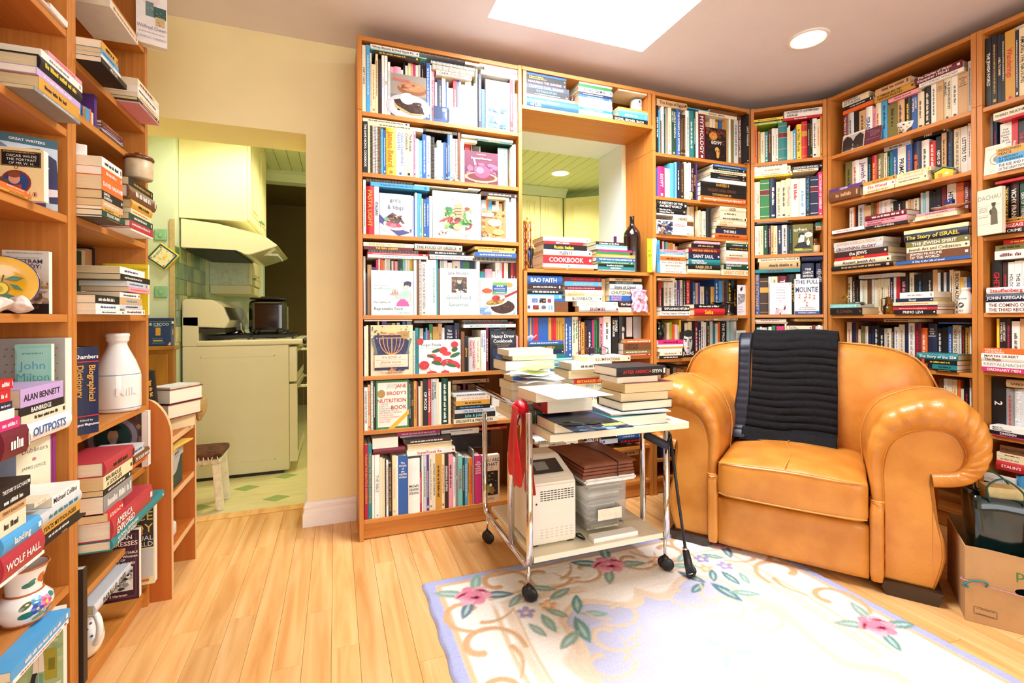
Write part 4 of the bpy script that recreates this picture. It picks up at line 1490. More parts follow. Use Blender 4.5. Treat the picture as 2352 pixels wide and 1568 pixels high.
H1* 2664 3026 3236 3270 -90 240 w g ~
H1* 2643 3006 3176 3235 -90 240 k Y ~
H1* 2629 3005 3144 3175 -90 240 x w ~
H1* 2647 2993 3087 3143 -90 240 O k ~
H1* 2612 3004 3068 3086 -90 240 g w ~
@L near third
H1. 2551 2604 2659 2675 -8 240 d k ~
H1. 2551 2753 2646 2658 -8 240 o w ~
H1. 2551 2767 2635 2645 -8 240 o Y ~
H1. 2550 2759 2624 2634 -8 240 O k ~
@L near fifth
H1* 2527 2854 1726 1802 -80 240 x k ALAN BENNETT
H1* 2519 2860 1691 1725 -80 240 k w BAINBRIDGE
H1* 2533 2884 1653 1690 -80 240 i k ~
H1* 2560 2906 1574 1652 -80 240 w b OUTPOSTS
H2. 2263 2338 1832 1869 -150 240 r w ~
H2. 2263 2322 1786 1831 -150 240 r w ~
H2. 2262 2332 1758 1785 -150 240 v w ~
H2. 2262 2345 1720 1757 -150 240 w -
H2. 2262 2377 1680 1719 -150 240 h w ~
H2* 2262 2420 1574 1679 -150 240 m w ~
@L near sixth
H1* 2260 2444 1435 1474 -150 240 k w THE STORY OF LUCY GAULT
H1* 2260 2441 1395 1434 -150 240 k w ~
H1* 2260 2414 1361 1394 -150 240 t n TERRY EAGLETON
H1* 2259 2414 1297 1360 -150 240 i k ~
H1* 2259 2499 1229 1296 -150 240 a w landing
H1* 2258 2518 1134 1228 -150 240 R w WOLF HALL
H1* 2258 2538 1120 1133 -150 240 w k Teacher Man
H2* 2534 2649 1311 1331 -120 240 i p lost souls
H2* 2666 2906 1266 1310 -120 240 w v Michael Collins
H2* 2573 2907 1210 1265 -120 240 l q ~
H2* 2585 2907 1169 1209 -120 240 O k TEXTS MYTHOLOGIES
H2* 2589 2904 1131 1168 -120 240 k w ~
H2* 2590 2966 1120 1130 -120 240 k w A Colder Eye
@L near bottom
H1* 2440 2885 667 708 -90 240 a w ~
H1* 2453 2869 646 666 -90 240 w r ~
@L far top
H1. 3519 3906 3995 4007 -40 240 O r ~
H1* 3488 3916 3947 3994 -40 240 w O ~
@L far second
H1* 3186 3397 3553 3597 -110 240 O k ~
H1* 3186 3403 3525 3552 -110 240 a k ~
H1* 3186 3431 3507 3524 -110 240 w k PULITZER
H1* 3186 3519 3476 3506 -110 240 k w MILTON
H2. 3691 4077 3585 3629 -110 240 i n ~
H2. 3690 4081 3537 3584 -110 240 w k ~
H2. 3690 4080 3508 3536 -110 240 c r ~
H2. 3686 4080 3487 3507 -110 240 f w ~
H2* 3711 4091 3476 3486 -110 240 p m SHELLEY
@L far third
U. 3351 3379 3200 3303 60 340 l -
U. 3381 3409 3200 3310 60 340 b k ~
U. 3412 3436 3200 3313 60 340 O k ~
U. 3440 3489 3200 3319 60 340 a -
U. 3491 3511 3200 3327 60 340 o -
U. 3512 3535 3200 3316 60 340 i -
U. 3547 3581 3200 3440 60 340 u -
H1. 3589 3897 3283 3302 40 240 n t ~
H1. 3593 3902 3266 3282 40 240 m p ~
H1. 3596 3902 3255 3265 40 240 u w ~
H1. 3595 3902 3244 3254 40 240 l k ~
H1. 3566 3901 3233 3243 40 240 d O ~
H1. 3565 3901 3222 3232 40 240 m w ~
H1. 3551 3901 3211 3221 40 240 p k ~
H1. 3536 3900 3200 3210 40 240 k w ~
@L far fourth
H1. 3186 3444 2916 2969 -110 240 w k ~
H1. 3186 3447 2870 2915 -110 240 o w ~
H1* 3186 3453 2790 2869 -110 240 o w DAVID NASAW
H1* 3186 3452 2741 2789 -110 240 k w SAMUEL JOHNSON
H1* 3186 3451 2702 2740 -110 240 t w ~
H1. 3186 3421 2683 2701 -110 240 O k ~
H1* 3186 3483 2651 2682 -110 240 f w SYLVIA'S FARM
H1. 3186 3453 2640 2650 -110 240 d O ~
H2* 3543 3952 2911 2960 -110 240 k O ~
H2* 3523 3986 2832 2910 -110 240 n w ~
H2. 3572 3916 2776 2831 -110 240 O k ~
H2. 3571 3916 2744 2775 -110 240 c o ~
H2. 3544 3947 2702 2743 -110 240 f w ~
H2* 3557 3953 2662 2701 -110 240 R w ~
H2. 3566 3961 2651 2661 -110 240 r -
H2. 3570 3947 2640 2650 -110 240 w -
@L far fifth
U. 3932 3985 2118 2540 300 224 f -
U. 3989 4038 2118 2555 300 224 i -
U* 4042 4134 2118 2570 300 224 t k ~
U* 4137 4176 2118 2591 300 224 v -
H1. 3496 3890 2365 2407 -80 240 w u ~
H1. 3508 3988 2328 2364 -80 240 k w ~
H1. 3600 3941 2294 2327 -80 240 l b ~
H1. 3622 3991 2263 2293 -80 240 p o ~
H2* 3186 3484 2177 2223 -80 240 k w ~
H2. 3186 3492 2141 2176 -80 240 w b ~
H2. 3188 3560 2118 2140 -80 240 w k ~
H3. 3494 3809 2222 2252 -80 240 w k ~
H3. 3493 3840 2181 2221 -80 240 t a ~
H3. 3494 3851 2152 2180 -80 240 l v ~
H3. 3567 3890 2118 2151 -80 240 w m ~
@L far seventh
H1* 3186 3583 1238 1317 -110 240 R k ~
H1* 3186 3579 1167 1237 -110 240 c k BEN BRADLEE . A GOOD LIFE
H1. 3186 3558 1133 1166 -110 240 k w ~
H1* 3186 3571 1032 1132 -110 240 g w ~
H2. 3713 3902 1210 1259 -70 240 l b ~
H2. 3713 3983 1155 1209 -70 240 n w I'M YOUR MAN
H2. 3712 3962 1135 1154 -70 240 o k ~
@L far eighth
H1. 3186 3378 992 1042 -130 240 r w ATLAS A-Z
H1* 3220 3822 879 991 -130 240 R w AMERICA EXPLORED
H1* 3219 4059 821 878 -130 240 q w NATIONAL GEOGRAPHIC ATLAS OF THE WORLD
@L far bottom
U* 3186 3231 140 757 -20 340 k -
H1* 3304 3844 442 498 -20 240 l k PARALLEL LIVES'''
ART={
'desserts':'b #77706c;r 0 .52 1 .48 #94897f;e .6 .68 .42 .15 #8a5530;e .6 .73 .38 .11 #b07850;n .3 .64 .55 .15 #7a4030 #c08a60 26;tb .06 .83 .085 #e0604c l desserts;e .5 .25 .62 .3 #b9b9c0;e .5 .25 .5 .24 #dcdce2;p #33190f .08,.38 .4,.46 .88,.28 .94,.12 .55,.1 .15,.24;n .18 .14 .68 .24 #2a1610 #5a3424 #43251a 26;p #c79a5a .08,.34 .15,.2 .55,.07 .9,.1 .9,.13 .55,.11 .18,.25;e .46 .44 .2 .135 #f4ead0;e .42 .47 .1 .06 #fff8e4;t .05 .03 .026 w l A collection of over 100 essential recipes',
'glossy':'b #dfe8ef;r 0 0 .45 1 #2a4d88;r 0 .2 .2 .8 #16305f;e .55 .5 .3 .6 #f4f8fc;r .62 .05 .3 .5 #e8f0e8;r .64 .35 .26 .16 #cfe0e4;r .2 .7 .5 .2 #8fa6cc;r .3 .1 .06 .8 #1b2c50',  # reflections in the glossy cover, painted as blue and white shapes
'veg':'b #f2f2ee;r .05 .88 .9 .09 #7d93b4;t .5 .74 .055 #b8a8a0 c EXOTIC;t .5 .66 .055 #b8a8a0 c VEGETABLES;t .5 .57 .055 #b8a8a0 c A-Z;r .06 .03 .88 .48 #4f74a8;n .08 .05 .84 .42 #3a5a8c #6f93c0 #2c4674 #88a8cc 40;e .5 .2 .1 .08 #a8c4dc',
'seasonal':'b #6d2846;n 0 .1 1 .55 #8f3a5c #5a1e38 #a85878 30;e .5 .2 .5 .16 #c8a06a;e .5 .21 .42 .12 #6a2030;e .52 .38 .24 .2 #a04468;e .46 .42 .12 .1 #c8789a;p #efe2d2 .25,.75 .3,.76 .34,.6 .3,.55;t .5 .9 .025 w c WILLIAMS-SONOMA;tb .5 .76 .065 w c Seasonal Favorites;t .5 .03 .02 w c THE BEST OF THE KITCHEN LIBRARY',
'yard':'b #b9dcec;tb .55 .9 .05 #2f7f8c l HOME THE;tb .55 .8 .06 #2f7f8c l IN;tb .65 .7 .05 #2f7f8c l THE;tb .55 .62 .06 #2f7f8c l RD;e .75 .4 .2 .08 w;s .6 .33 .03 .3 #c06080;e .75 .2 .22 .1 #e8d8a0;r .6 .1 .3 .08 #d8c890;e .8 .12 .06 .04 #e08050;r 0 0 1 .05 #203040',
'grills':'b #e6e4e6;r 0 .5 1 .5 #d2d6dc;n 0 .55 1 .4 #e8ecf2 #c4cddc #f2f0ee 18;t .5 .8 .1 #5c6470 c grills;t .5 .63 .1 #5c6470 c & bbqs;e .5 .26 .48 .2 w;p #4a4a86 0,.5 .25,.3 .9,.1 1,.2 1,.1 .6,0 0,.3;e .52 .28 .4 .15 #f0eef2;p #6a5048 .15,.4 .4,.55 .65,.45 .8,.3 .5,.28 .2,.32;n .2 .33 .5 .16 #8a6a58 #3a3038 #caa890 #5a4a50 26;e .3 .27 .1 .05 #d8506a;e .45 .24 .12 .05 #e0788a;e .6 .25 .1 .045 #c84a5c;e .2 .38 .06 .05 #6aa090;p #c8ccd4 .6,.3 .95,.08 .97,.11 .65,.34',
'salads':'b #eceae8;e .5 .42 .46 .42 #f8f8f8;e .5 .42 .4 .37 #f0f0ec;s .14 .93 .02 .7 #a09890;t .5 .81 .075 #7a7068 c SALADS;n .2 .22 .6 .45 #7cb45a #4f8a44 #2f6a44 #a8cc7c #3a7a50 60;n .28 .45 .3 .22 #b8d890 #8cc070 16;p #c89878 .42,.72 .58,.78 .64,.6 .6,.42 .48,.45;r .45 .52 .14 .014 #5a3424;r .44 .58 .15 .014 #5a3424;r .44 .64 .14 .014 #5a3424;n .3 .3 .26 .16 #a8283c #c84858 #8a1c30 34;e .5 .26 .09 .06 #f0d080;e .24 .4 .14 .02 #d84838 25;p #d03038 .66,.18 .78,.24 .82,.34 .79,.34 .74,.26 .66,.21;e .72 .5 .05 .1 #c8d8a0;e .7 .66 .06 .03 #c83c48;n .1 .06 .2 .1 #7a5038 #a87850 14;n .55 .02 .14 .08 #7a5038 #a87850 10;s .74 .2 .014 .16 #a09890;s .72 .16 .014 .2 #a09890;s .7 .12 .014 .2 #a09890',
'food':'b #b08a5a;n 0 .1 1 .85 #c8985c #8a5c30 #e0b878 #6f4a28 #d8a868 44;e .55 .6 .3 .12 #e8cc98;e .4 .35 .28 .12 #c08848;e .7 .3 .24 .1 #dcb070;r 0 .78 .5 .13 #f0a8a0;t .08 .82 .06 #f6dcd8 l oriental;r 0 0 1 .1 #f2f0ec;n .05 .12 .3 .06 #5a2020 #e0d8c8 10',
'regret':'b #d8ece6;s .6 .84 .018 .3 #a0b0b0;s .44 .79 .018 .16 #a0b0b0;s .62 .73 .018 .14 #a0b0b0;s .06 .65 .02 .32 #70b8a8;s .06 .58 .02 .58 #70b8a8;e .22 .61 .02 .018 #ee9aa8;p #e8589a .58,.2 .9,.2 .86,.3 .78,.36 .68,.36 .6,.28;p #a8d0c0 .68,.36 .8,.36 .92,.44 .94,.54 .8,.58 .68,.52;p #f2c0a8 .74,.58 .82,.58 .8,.68 .74,.68;e .82 .66 .065 .075 #f2c8b0;e .86 .72 .09 .05 #3a3458;e .91 .68 .03 .04 #3a3458;e .78 .7 .02 .05 #3a3458;p #f2c0a8 .68,.42 .72,.4 .62,.36 .55,.42 .56,.44;p #f2c0a8 .9,.5 .95,.5 .94,.32 .88,.28 .86,.31 .9,.36;e .56 .46 .15 .014 #8fb8c0;p #f08878 .46,.47 .64,.47 .6,.57 .5,.57;p #f8b8a8 .49,.56 .52,.47 .54,.56;p #f8d0c0 .56,.57 .59,.48 .6,.56;t .05 .27 .045 #4a4858 l The Gallery of;t .06 .12 .065 #4a4858 l Regrettable Food;s .62 .04 .022 .28 #60a8b0;e .86 .62 .015 .006 #d04050',
'gourmet':'b #f6f4f0;tb .5 .87 .068 #5c4c58 c Jane Brody\'s;r .31 .48 .42 .34 #5a4a40;n .31 .48 .42 .33 #3a5040 #8a7060 #2a2a30 #c8b8b0 #6a4a40 40;e .52 .73 .06 .06 #d8b098;e .52 .78 .08 .035 #6a5a50;p #34343a .42,.52 .64,.52 .6,.67 .46,.67;n .34 .48 .36 .08 #e8e0d0 #c08060 #f0ece4 14;t .5 .34 .085 #2c6a6c c Good Food;t .5 .19 .085 #2c6a6c c Gourmet;r .1 .155 .8 .004 #b0a0a0;t .5 .1 .034 #9aa0a4 c Recipes and Menus for Delicious;t .5 .045 .034 #9aa0a4 c and Healthful Entertaining',
'spices':'b #e8eef4;n 0 .6 1 .4 #f6f8fa #c8d8e8 16;n 0 0 1 .2 #a8c8e8 #f0f4f8 #6a98d0 26;e .18 .66 .17 .1 #f0f0f0;e .18 .65 .14 .07 #d85028;e .78 .82 .22 .12 #f6f6f4;e .76 .82 .12 .07 #c89050;e .6 .2 .38 .24 #f4f4f2;e .6 .22 .33 .19 #3a2018;n .4 .12 .4 .16 #54301c #2a140c 14;e .42 .35 .32 .11 #e4e4e6 12;e .4 .36 .26 .085 #9a7838 12;n .2 .3 .4 .12 #b08a40 #7a5c28 #c8a050 24;e .42 .45 .12 .075 #a83028;n .34 .42 .16 .07 #c84838 #8a1c20 10;p #9a2838 .6,.5 .98,.68 1,.62 .64,.45;p #d0d4d8 .5,.44 .64,.52 .66,.47 .54,.4;r .33 .58 .38 .3 #2a4a9c;r .33 .8 .38 .08 #6aa040;t .52 .76 .05 w c SPICES;s .36 .71 .014 .3 w;s .36 .67 .014 .3 w;r .33 .58 .38 .06 #3a9a50;s .4 .6 .016 .25 w',
'jewish':'b #ecd4b0;r 0 .0 .02 1 #54301c;r .1 .78 .8 .2 #e8c890;r .1 .1 .8 .7 #2c2c5c;n .1 .15 .8 .6 #343468 #24244c #3c3c78 34;n .02 .7 .3 .28 #4a4a34 #8a7a58 #ecd4b0 20;n .7 .7 .28 .28 #4a4a34 #8a7a58 #ecd4b0 20;p #68786a .02,.72 .08,.74 .16,.5 .18,.42 .08,.42 .1,.5;p #68786a .98,.72 .92,.74 .86,.5 .82,.42 .92,.42 .9,.5;'+';'.join('p #d89a5c '+' '.join('%.3f,%.3f'%(.5+s*w*math.sin(a),.75-(.33+.03)*0-.33*w/.3*(1-math.cos(a))*1.0 if False else .42+.32*(1-math.cos(a))) for w,a in [(k,b*PI/2/6) for b in range(7)])+' '+' '.join('%.3f,%.3f'%(.5+s*(w+.018)*math.sin(a),.405+.335*(1-math.cos(a))) for w,a in [(k,b*PI/2/6) for b in range(6,-1,-1)]) for k in (.1,.19,.28) for s in (1,-1))+';p #d89a5c .488,.12 .512,.12 .512,.74 .488,.74;r .2 .735 .6 .016 #d89a5c;e .32 .84 .08 .02 #c87844;e .5 .82 .09 .025 #d88850;e .68 .84 .08 .02 #c87844;e .82 .8 .1 .085 #b08c50;s .76 .81 .014 .12 #6a5028;s .76 .78 .014 .12 #6a5028;n .2 .08 .6 .06 #c07a44 #2c2c5c 14;r .1 .16 .78 .25 #f2d8c0;t .48 .335 .045 #6a5040 c THE BOOK of;s .14 .3 .012 .7 #b08a70;t .48 .235 .045 #6a5040 c JEWISH FOOD;s .2 .2 .012 .55 #b08a70;s .28 .175 .012 .4 #b08a70;t .5 .03 .038 #6a5040 c CLAUDIA RODEN',
'finger':'b #e6e4e2;n 0 .5 1 .5 #f2f0ee #d8d4d4 14;e .03 .96 .08 .1 #b83030;e .85 .85 .09 .1 #c03038;t .05 .82 .085 #2c5a40 l Finger Foods;s .05 .74 .02 .6 #a8a0a0;e .25 .42 .14 .13 #f6f4f2 -20;e .5 .52 .12 .11 #f8f6f4;e .78 .62 .14 .12 #fbf9f6;e .85 .42 .16 .15 #f4f2f0 15;e .68 .45 .14 .11 #fbfaf8;e .42 .68 .12 .05 #2f5c34 15;e .58 .68 .1 .11 #cc2a2c;e .66 .58 .11 .07 #d83a34;e .3 .52 .12 .06 #d8504a;e .3 .5 .12 .035 #2f5c34 -25;e .85 .7 .08 .07 #2f5c34 20;e .86 .53 .13 .06 #3a6a3c 20;e .44 .4 .1 .1 #c82428;e .68 .3 .16 .12 #b8303c;n .58 .22 .2 .16 #d86058 #f0a090 12;e .86 .24 .14 .1 #c83a40 -30;e .12 .25 .12 .13 #c0282c;n .04 .18 .16 .14 #e07060 #a81c24 8;e .42 .14 .18 .12 #f8f6f4 -18;e .42 .3 .13 .06 #35623a -15;e .76 .12 .18 .11 #f6f4f2 -15;e .76 .22 .14 .05 #3a6a3c -15;e .3 .02 .12 .05 #c83038;e .62 .02 .1 .05 #c83038',
'nancy':'b #20222c;r .06 .66 .88 .3 #2a2c38;t .5 .93 .03 w c The;tb .5 .82 .085 w c Nancy Drew;tb .5 .7 .085 w c Cookbook;t .5 .645 .03 #c8a070 c Clues to Good Cooking;s .28 .6 .024 .44 #c8a070;r .1 .08 .8 .46 #2c3a54;n .1 .1 .8 .4 #3a5078 #22304c 14',
'nutrition':'b #2f7d48;r .05 .04 .9 .92 #efe6d8;s .34 .9 .016 .26 #8a8078;s .34 .87 .016 .26 #8a8078;s .3 .84 .016 .28 #8a8078;tb .93 .845 .075 #b8342c r JANE;tb .93 .7 .075 #b8342c r BRODY\'S;tb .93 .545 .082 #b8342c r NUTRITION;tb .93 .4 .082 #b8342c r BOOK;e .16 .73 .12 .085 #a8884c;t .08 .5 .03 #74685c l A LIFETIME;t .08 .455 .03 #74685c l GUIDE TO;t .08 .41 .03 #74685c l GOOD EATING;t .08 .365 .03 #74685c l FOR BETTER HEALTH;t .08 .32 .03 #74685c l AND WEIGHT CONTROL;t .08 .27 .03 #cc6a5c l BY THE AWARD;t .08 .225 .03 #cc6a5c l WINNING COLUMNIST;t .08 .18 .03 #cc6a5c l OF THE NEW;t .08 .135 .03 #cc6a5c l YORK TIMES;p #f0b030 .36,.0 .54,.0 1,.28 1,.38',
'pollan':'b #f0ece4;n .4 .5 .4 .4 #4c5c38 #7a8c4c #34401f 26;p #6f8c3c .4,.62 .75,.66 .6,.34;p #5c7a34 .46,.5 .68,.52 .58,.24;r .4 .58 .4 .05 #a8b858;t .5 .12 .04 #8a7068 c MICHAEL POLLAN',
'flowers':'b #d8bc98;tb .5 .86 .075 #39406a c YOU ARE;tb .5 .765 .075 #39406a c WHAT;t .5 .72 .025 #6a4030 c A Mainly;t .5 .68 .025 #6a4030 c Food;r .1 .14 .8 .52 #1c1410;n .12 .2 .7 .42 #3a2a18 #7a3028 #b08048 #546030 #261a12 40;e .3 .28 .16 .09 #7c8c3c;e .55 .24 .14 .08 #9a5c34;e .48 .36 .07 .035 #f2ecd8;t .1 .05 .055 #3c2c24 l Thelma',
'artwall':'b #f2f2f0;s .03 .88 .05 .35 #4060a0;s .45 .88 .05 .4 #4060a0;e .06 .68 .08 .14 #f2f2f0;r .17 .56 .22 .26 #5a78b0;n .17 .56 .22 .24 #b06868 #d8c0b0 #4a5a80 8;r .45 .54 .24 .28 #241c20;n .45 .54 .24 .26 #b05a38 #d89a70 8;r .75 .57 .14 .22 #8a3848;e .06 .3 .05 .1 #3a4a7a;r .2 .16 .22 .25 #7a2c24;n .2 .16 .22 .25 #d86a3c #401818 8;e .6 .28 .12 .16 #c8d0d0;e .6 .28 .09 .12 #54606c;r .78 .16 .16 .24 #6aa0d0;r .83 .16 .04 .22 #e8e4dc;s .03 .04 .03 .6 #b0b0b0',
'egypt':'b #1a1012;n 0 .7 1 .28 #5a2c1c #2a1412 #7a3c20 24;e .35 .75 .2 .12 #c08038;n .2 .68 .3 .14 #e0a050 #7a4420 8;n .1 .1 .8 .5 #3a1812 #1a0c0c #54221a 24;tb .5 .5 .1 w c EGYPT;r .08 .62 .84 .004 #c0a080;e .56 .26 .1 .13 #a06c38;e .52 .34 .1 .08 #caa058;p #c89848 .5,.26 .6,.26 .62,.12 .56,.07 .5,.1;e .5 .3 .03 .02 #2a1810;e .6 .3 .03 .02 #2a1810',
'crowd':'b #f2f2f0;r 0 0 .52 .92 #5a6478;n 0 0 .52 .9 #20243a #e8ecf2 #7888a8 #c8d4e4 #34406a #a87048 70;s .56 .8 .05 .3 #404858;s .56 .7 .07 .36 #c04a58;s .56 .6 .07 .4 #c04a58;s .56 .48 .03 .36 #a0a0a8;s .56 .4 .03 .3 #a0a0a8;s .56 .32 .03 .38 #a0a0a8',
'postcard':'b #ece8f2;p #3a3440 .3,.86 .45,.92 .6,.96 .62,.86 .5,.8 .4,.8;r .08 .5 .84 .2 #8c8c94;n .08 .5 .84 .2 #d0d0d4 #54545c 12;p #a4a4ac .05,.34 .85,.46 .88,.6 .08,.5;n .15 .4 .6 .12 #e4e4e8 #44444c 8;t .08 .26 .035 #5a5a80 l sad friends;s .08 .18 .02 .6 #8a8a9a;s .08 .12 .02 .7 #8a8a9a;s .08 .07 .02 .5 #8a8a9a',
'holy':'b #d8dcd4;r .06 .08 .88 .84 #98a49c;t .5 .6 .18 #4a4a40 c HOLY MOLY;s .2 .4 .08 .6 #c8d0c8;n .06 .08 .88 .24 #7c8880 #b0b8b0 8',
'face':'b #1c1c1e;e .46 .6 .4 .42 #b4b4b2;e .3 .58 .22 .36 #e0e0de;e .5 .95 .42 .14 #2a2a2a;p #3a3a3a .1,.7 .4,.68 .4,.72 .12,.76;p #3a3a3a .55,.66 .85,.7 .84,.75 .56,.71;e .28 .65 .07 .025 #1a1a1a;e .68 .64 .07 .025 #1a1a1a;p #8a8a88 .44,.66 .52,.66 .58,.46 .44,.45;e .48 .37 .14 .025 #54504e;n .62 .3 .24 .3 #7a7a78 #949492 8;tb .97 .1 .14 w r JUDAS',
'urban':'b #6e6a2c;n .1 .4 .8 .5 #7c7834 #66622a 8;tb .05 .76 .13 #f4f2ea l urban;r .3 .745 .62 .035 #26241c;s .34 .752 .02 .5 #c8c4a0;e .78 .63 .2 .09 #f4f2ea;p #f4f2ea .7,.58 .76,.56 .68,.5;s .66 .66 .015 .24 #54504a;s .66 .63 .015 .24 #54504a;s .66 .6 .015 .2 #54504a;p #141414 .04,.18 .3,.38 .5,.4 .74,.36 .92,.18;p #f0ece0 .28,.36 .56,.4 .58,.6 .3,.62;e .44 .54 .15 .13 #f0ece0;p #1a1a1a .28,.6 .3,.68 .48,.72 .6,.66 .58,.62 .4,.64 .34,.54 .3,.5;e .5 .55 .02 .012 #1a1a1a;e .4 .55 .02 .012 #1a1a1a;p #1a1a1a .44,.36 .5,.38 .52,.2 .46,.2;e .76 .36 .08 .1 #f0ece0;p #f0ece0 .72,.4 .76,.52 .8,.5 .8,.38;r .08 .13 .4 .035 #d8cc38;r .12 .09 .84 .03 #d8cc38;r .04 .02 .92 .06 #3a4048;s .1 .04 .025 .7 #8a9098',
'sixwords':'b #e9e7f0;s .3 .93 .015 .5 #a8a0b0;e .93 .95 .025 .025 #e0702c;tb .5 .84 .042 #d8a8b0 c Six Words;tb .5 .755 .042 #8c8a9c c You Never;tb .5 .67 .042 #8c8a9c c Knew Had;tb .5 .585 .042 #d8a8b0 c Something;tb .5 .5 .042 #8c8a9c c to Do with;tb .5 .415 .042 #d8a8b0 c Pigs;s .15 .37 .012 .6 #b0a8b8;p #7a2838 .26,.22 .42,.18 .4,.1 .3,.14;p #7a2838 .62,.16 .7,.3 .74,.2 .66,.1;p #eaa8b4 .24,.02 .4,.02 .46,.16 .34,.2 .26,.12;p #f2c8cc .42,.02 .56,.02 .62,.16 .5,.2;r .44 .0 .06 .06 #7a2838;p #d8d8dc .56,.0 .8,.0 .8,.12 .6,.16',
'mountie':'b #f4f2ee;tb .5 .86 .11 #24305c c THE FULL;tb .5 .62 .16 #24305c c MOUNTIE;'+';'.join('e %.2f %.2f .04 .022 #f0c8b8;e %.2f %.2f .05 .012 #c05050;p #c83c3c %.2f,%.2f %.2f,%.2f %.2f,%.2f;s %.2f %.2f .014 .12 #60606a'%(x,y,x,y+.025,x-.05,y-.06,x+.05,y-.06,x,y-.02,x-.06,y-.09) for x,y in ((.2,.52),(.48,.54),(.42,.44),(.62,.52),(.8,.5),(.5,.3)))+';s .2 .19 .018 .6 #909098;tb .5 .13 .028 #8a8a94 c THE GLOBE CHALLENGE;r 0 0 1 .09 #2a4490;tb .5 .03 .034 w c WARREN CLEMENTS',
'nurn':'b #141214;r 0 0 .03 1 #c8b8b0;p #d8d0d0 .12,.55 .14,.55 .2,.86 .18,.86;t .16 .62 .16 #c8c0c4 l Nürnberg;s .18 .48 .03 .6 #8a3040;s .18 .42 .03 .5 #8a8a8a;p #d8d4b8 .1,.14 .42,.1 .46,.28 .12,.32;s .15 .2 .03 .22 #54503c',
'youngmen':'b #16181c;r 0 .84 1 .16 #e8e8e4;t .5 .88 .05 #8a7a5c c LYNNE OLSON;r .18 .8 .64 .035 #b08c40;n 0 .4 1 .42 #2c3036 #54585e #8a8c90 #1c2024 40;'+';'.join('e %.2f %.2f .055 .045 #9c9a98;e %.2f %.2f .06 .02 #101214;p #0c0e12 %.2f,%.2f %.2f,%.2f %.2f,%.2f %.2f,%.2f'%(x,y,x,y+.04,x-.1,y-.3,x-.08,y-.05,x+.08,y-.05,x+.1,y-.3) for x,y in ((.12,.7),(.36,.72),(.58,.68),(.84,.72)))+';tb .5 .36 .055 w c TROUBLESOME;tb .5 .21 .085 w c YOUNG;tb .5 .05 .095 w c MEN',
}
CASES={'cook':'tall cookbook case','bridge':'bridge shelf over pass-through','pass':'low pass-through case','myth':'case beside pass-through','corner':'narrow corner case','jew':'case behind armchair','war':'case above cardboard box','near':'case with yellow plate','far':'case with milk bottle'}
FLAB={'desserts':'grey cookbook facing out with chocolate pie and ice cream scoop','glossy':'wide glossy book facing out on the top shelf, blue and white reflections painted on','veg':'white and blue vegetable cookbook facing out near its shelf end','seasonal':'plum coloured cookbook with a glazed apple cover behind the silver bell','yard':'pale blue cookbook standing behind the plum coloured apple cover','grills':'spiral bound grilling cookbook with a plated sandwich on its cover','salads':'large white salad cookbook facing out with a chicken salad plate','food':'brown cookbook with wrapped pancakes on its cover beside the salad book','regret':'mint cover with a woman serving pudding on a plate','gourmet':'thick white cookbook cover with small portrait photo and teal title','spices':'spice cookbook cover with bowls and spoonfuls of ground spice','jewish':'cream and navy cookbook cover with golden candelabrum and trees','finger':'square cookbook cover with tomatoes, mozzarella and basil leaves','nancy':'black cookbook with white title partly behind the trolley books','nutrition':'green bordered nutrition book with red title and yellow corner stripe','pollan':'white book with green asparagus bundle cover beside the red cloth','flowers':'tan food book with dark flower painting beside the white appliance','artwall':'white leaflet with six small art pictures under the blue book','egypt':'black book facing out with a golden pharaoh mask cover','crowd':'book cover with crowd photograph and white printed panel','postcard':'white card with two grey photographs beside the striped dark book','holy':'small grey card with a street sign picture on a lower shelf','face':'black paperback with a grey close-up of a man\'s face','urban':'olive dictionary cover with a cartoon man in a dark suit','sixwords':'white paperback facing out with pink pig ears cover','mountie':'white paperback with large navy title and tiny red-coated figures','nurn':'black booklet with silver handwriting leaning on the case side','youngmen':'black and white book cover of men in suits and top hats'}
ORD=['','first','second','third','fourth','fifth','sixth','seventh','eighth','ninth','tenth','eleventh','twelfth','thirteenth','fourteenth','fifteenth','sixteenth','seventeenth','eighteenth','nineteenth']
def ordn(n):
    if n<20: return ORD[n]
    t=['','','twentieth','thirtieth','fortieth','fiftieth','sixtieth'][n//10]; b=['','','twenty','thirty','forty','fifty','sixty'][n//10]
    return t if n%10==0 else b+'-'+ORD[n%10]
PAGEC=[lin(c) for c in ('E9DCBE','EFE6D0','E2CFA6','F1EBDC','DCC596')]
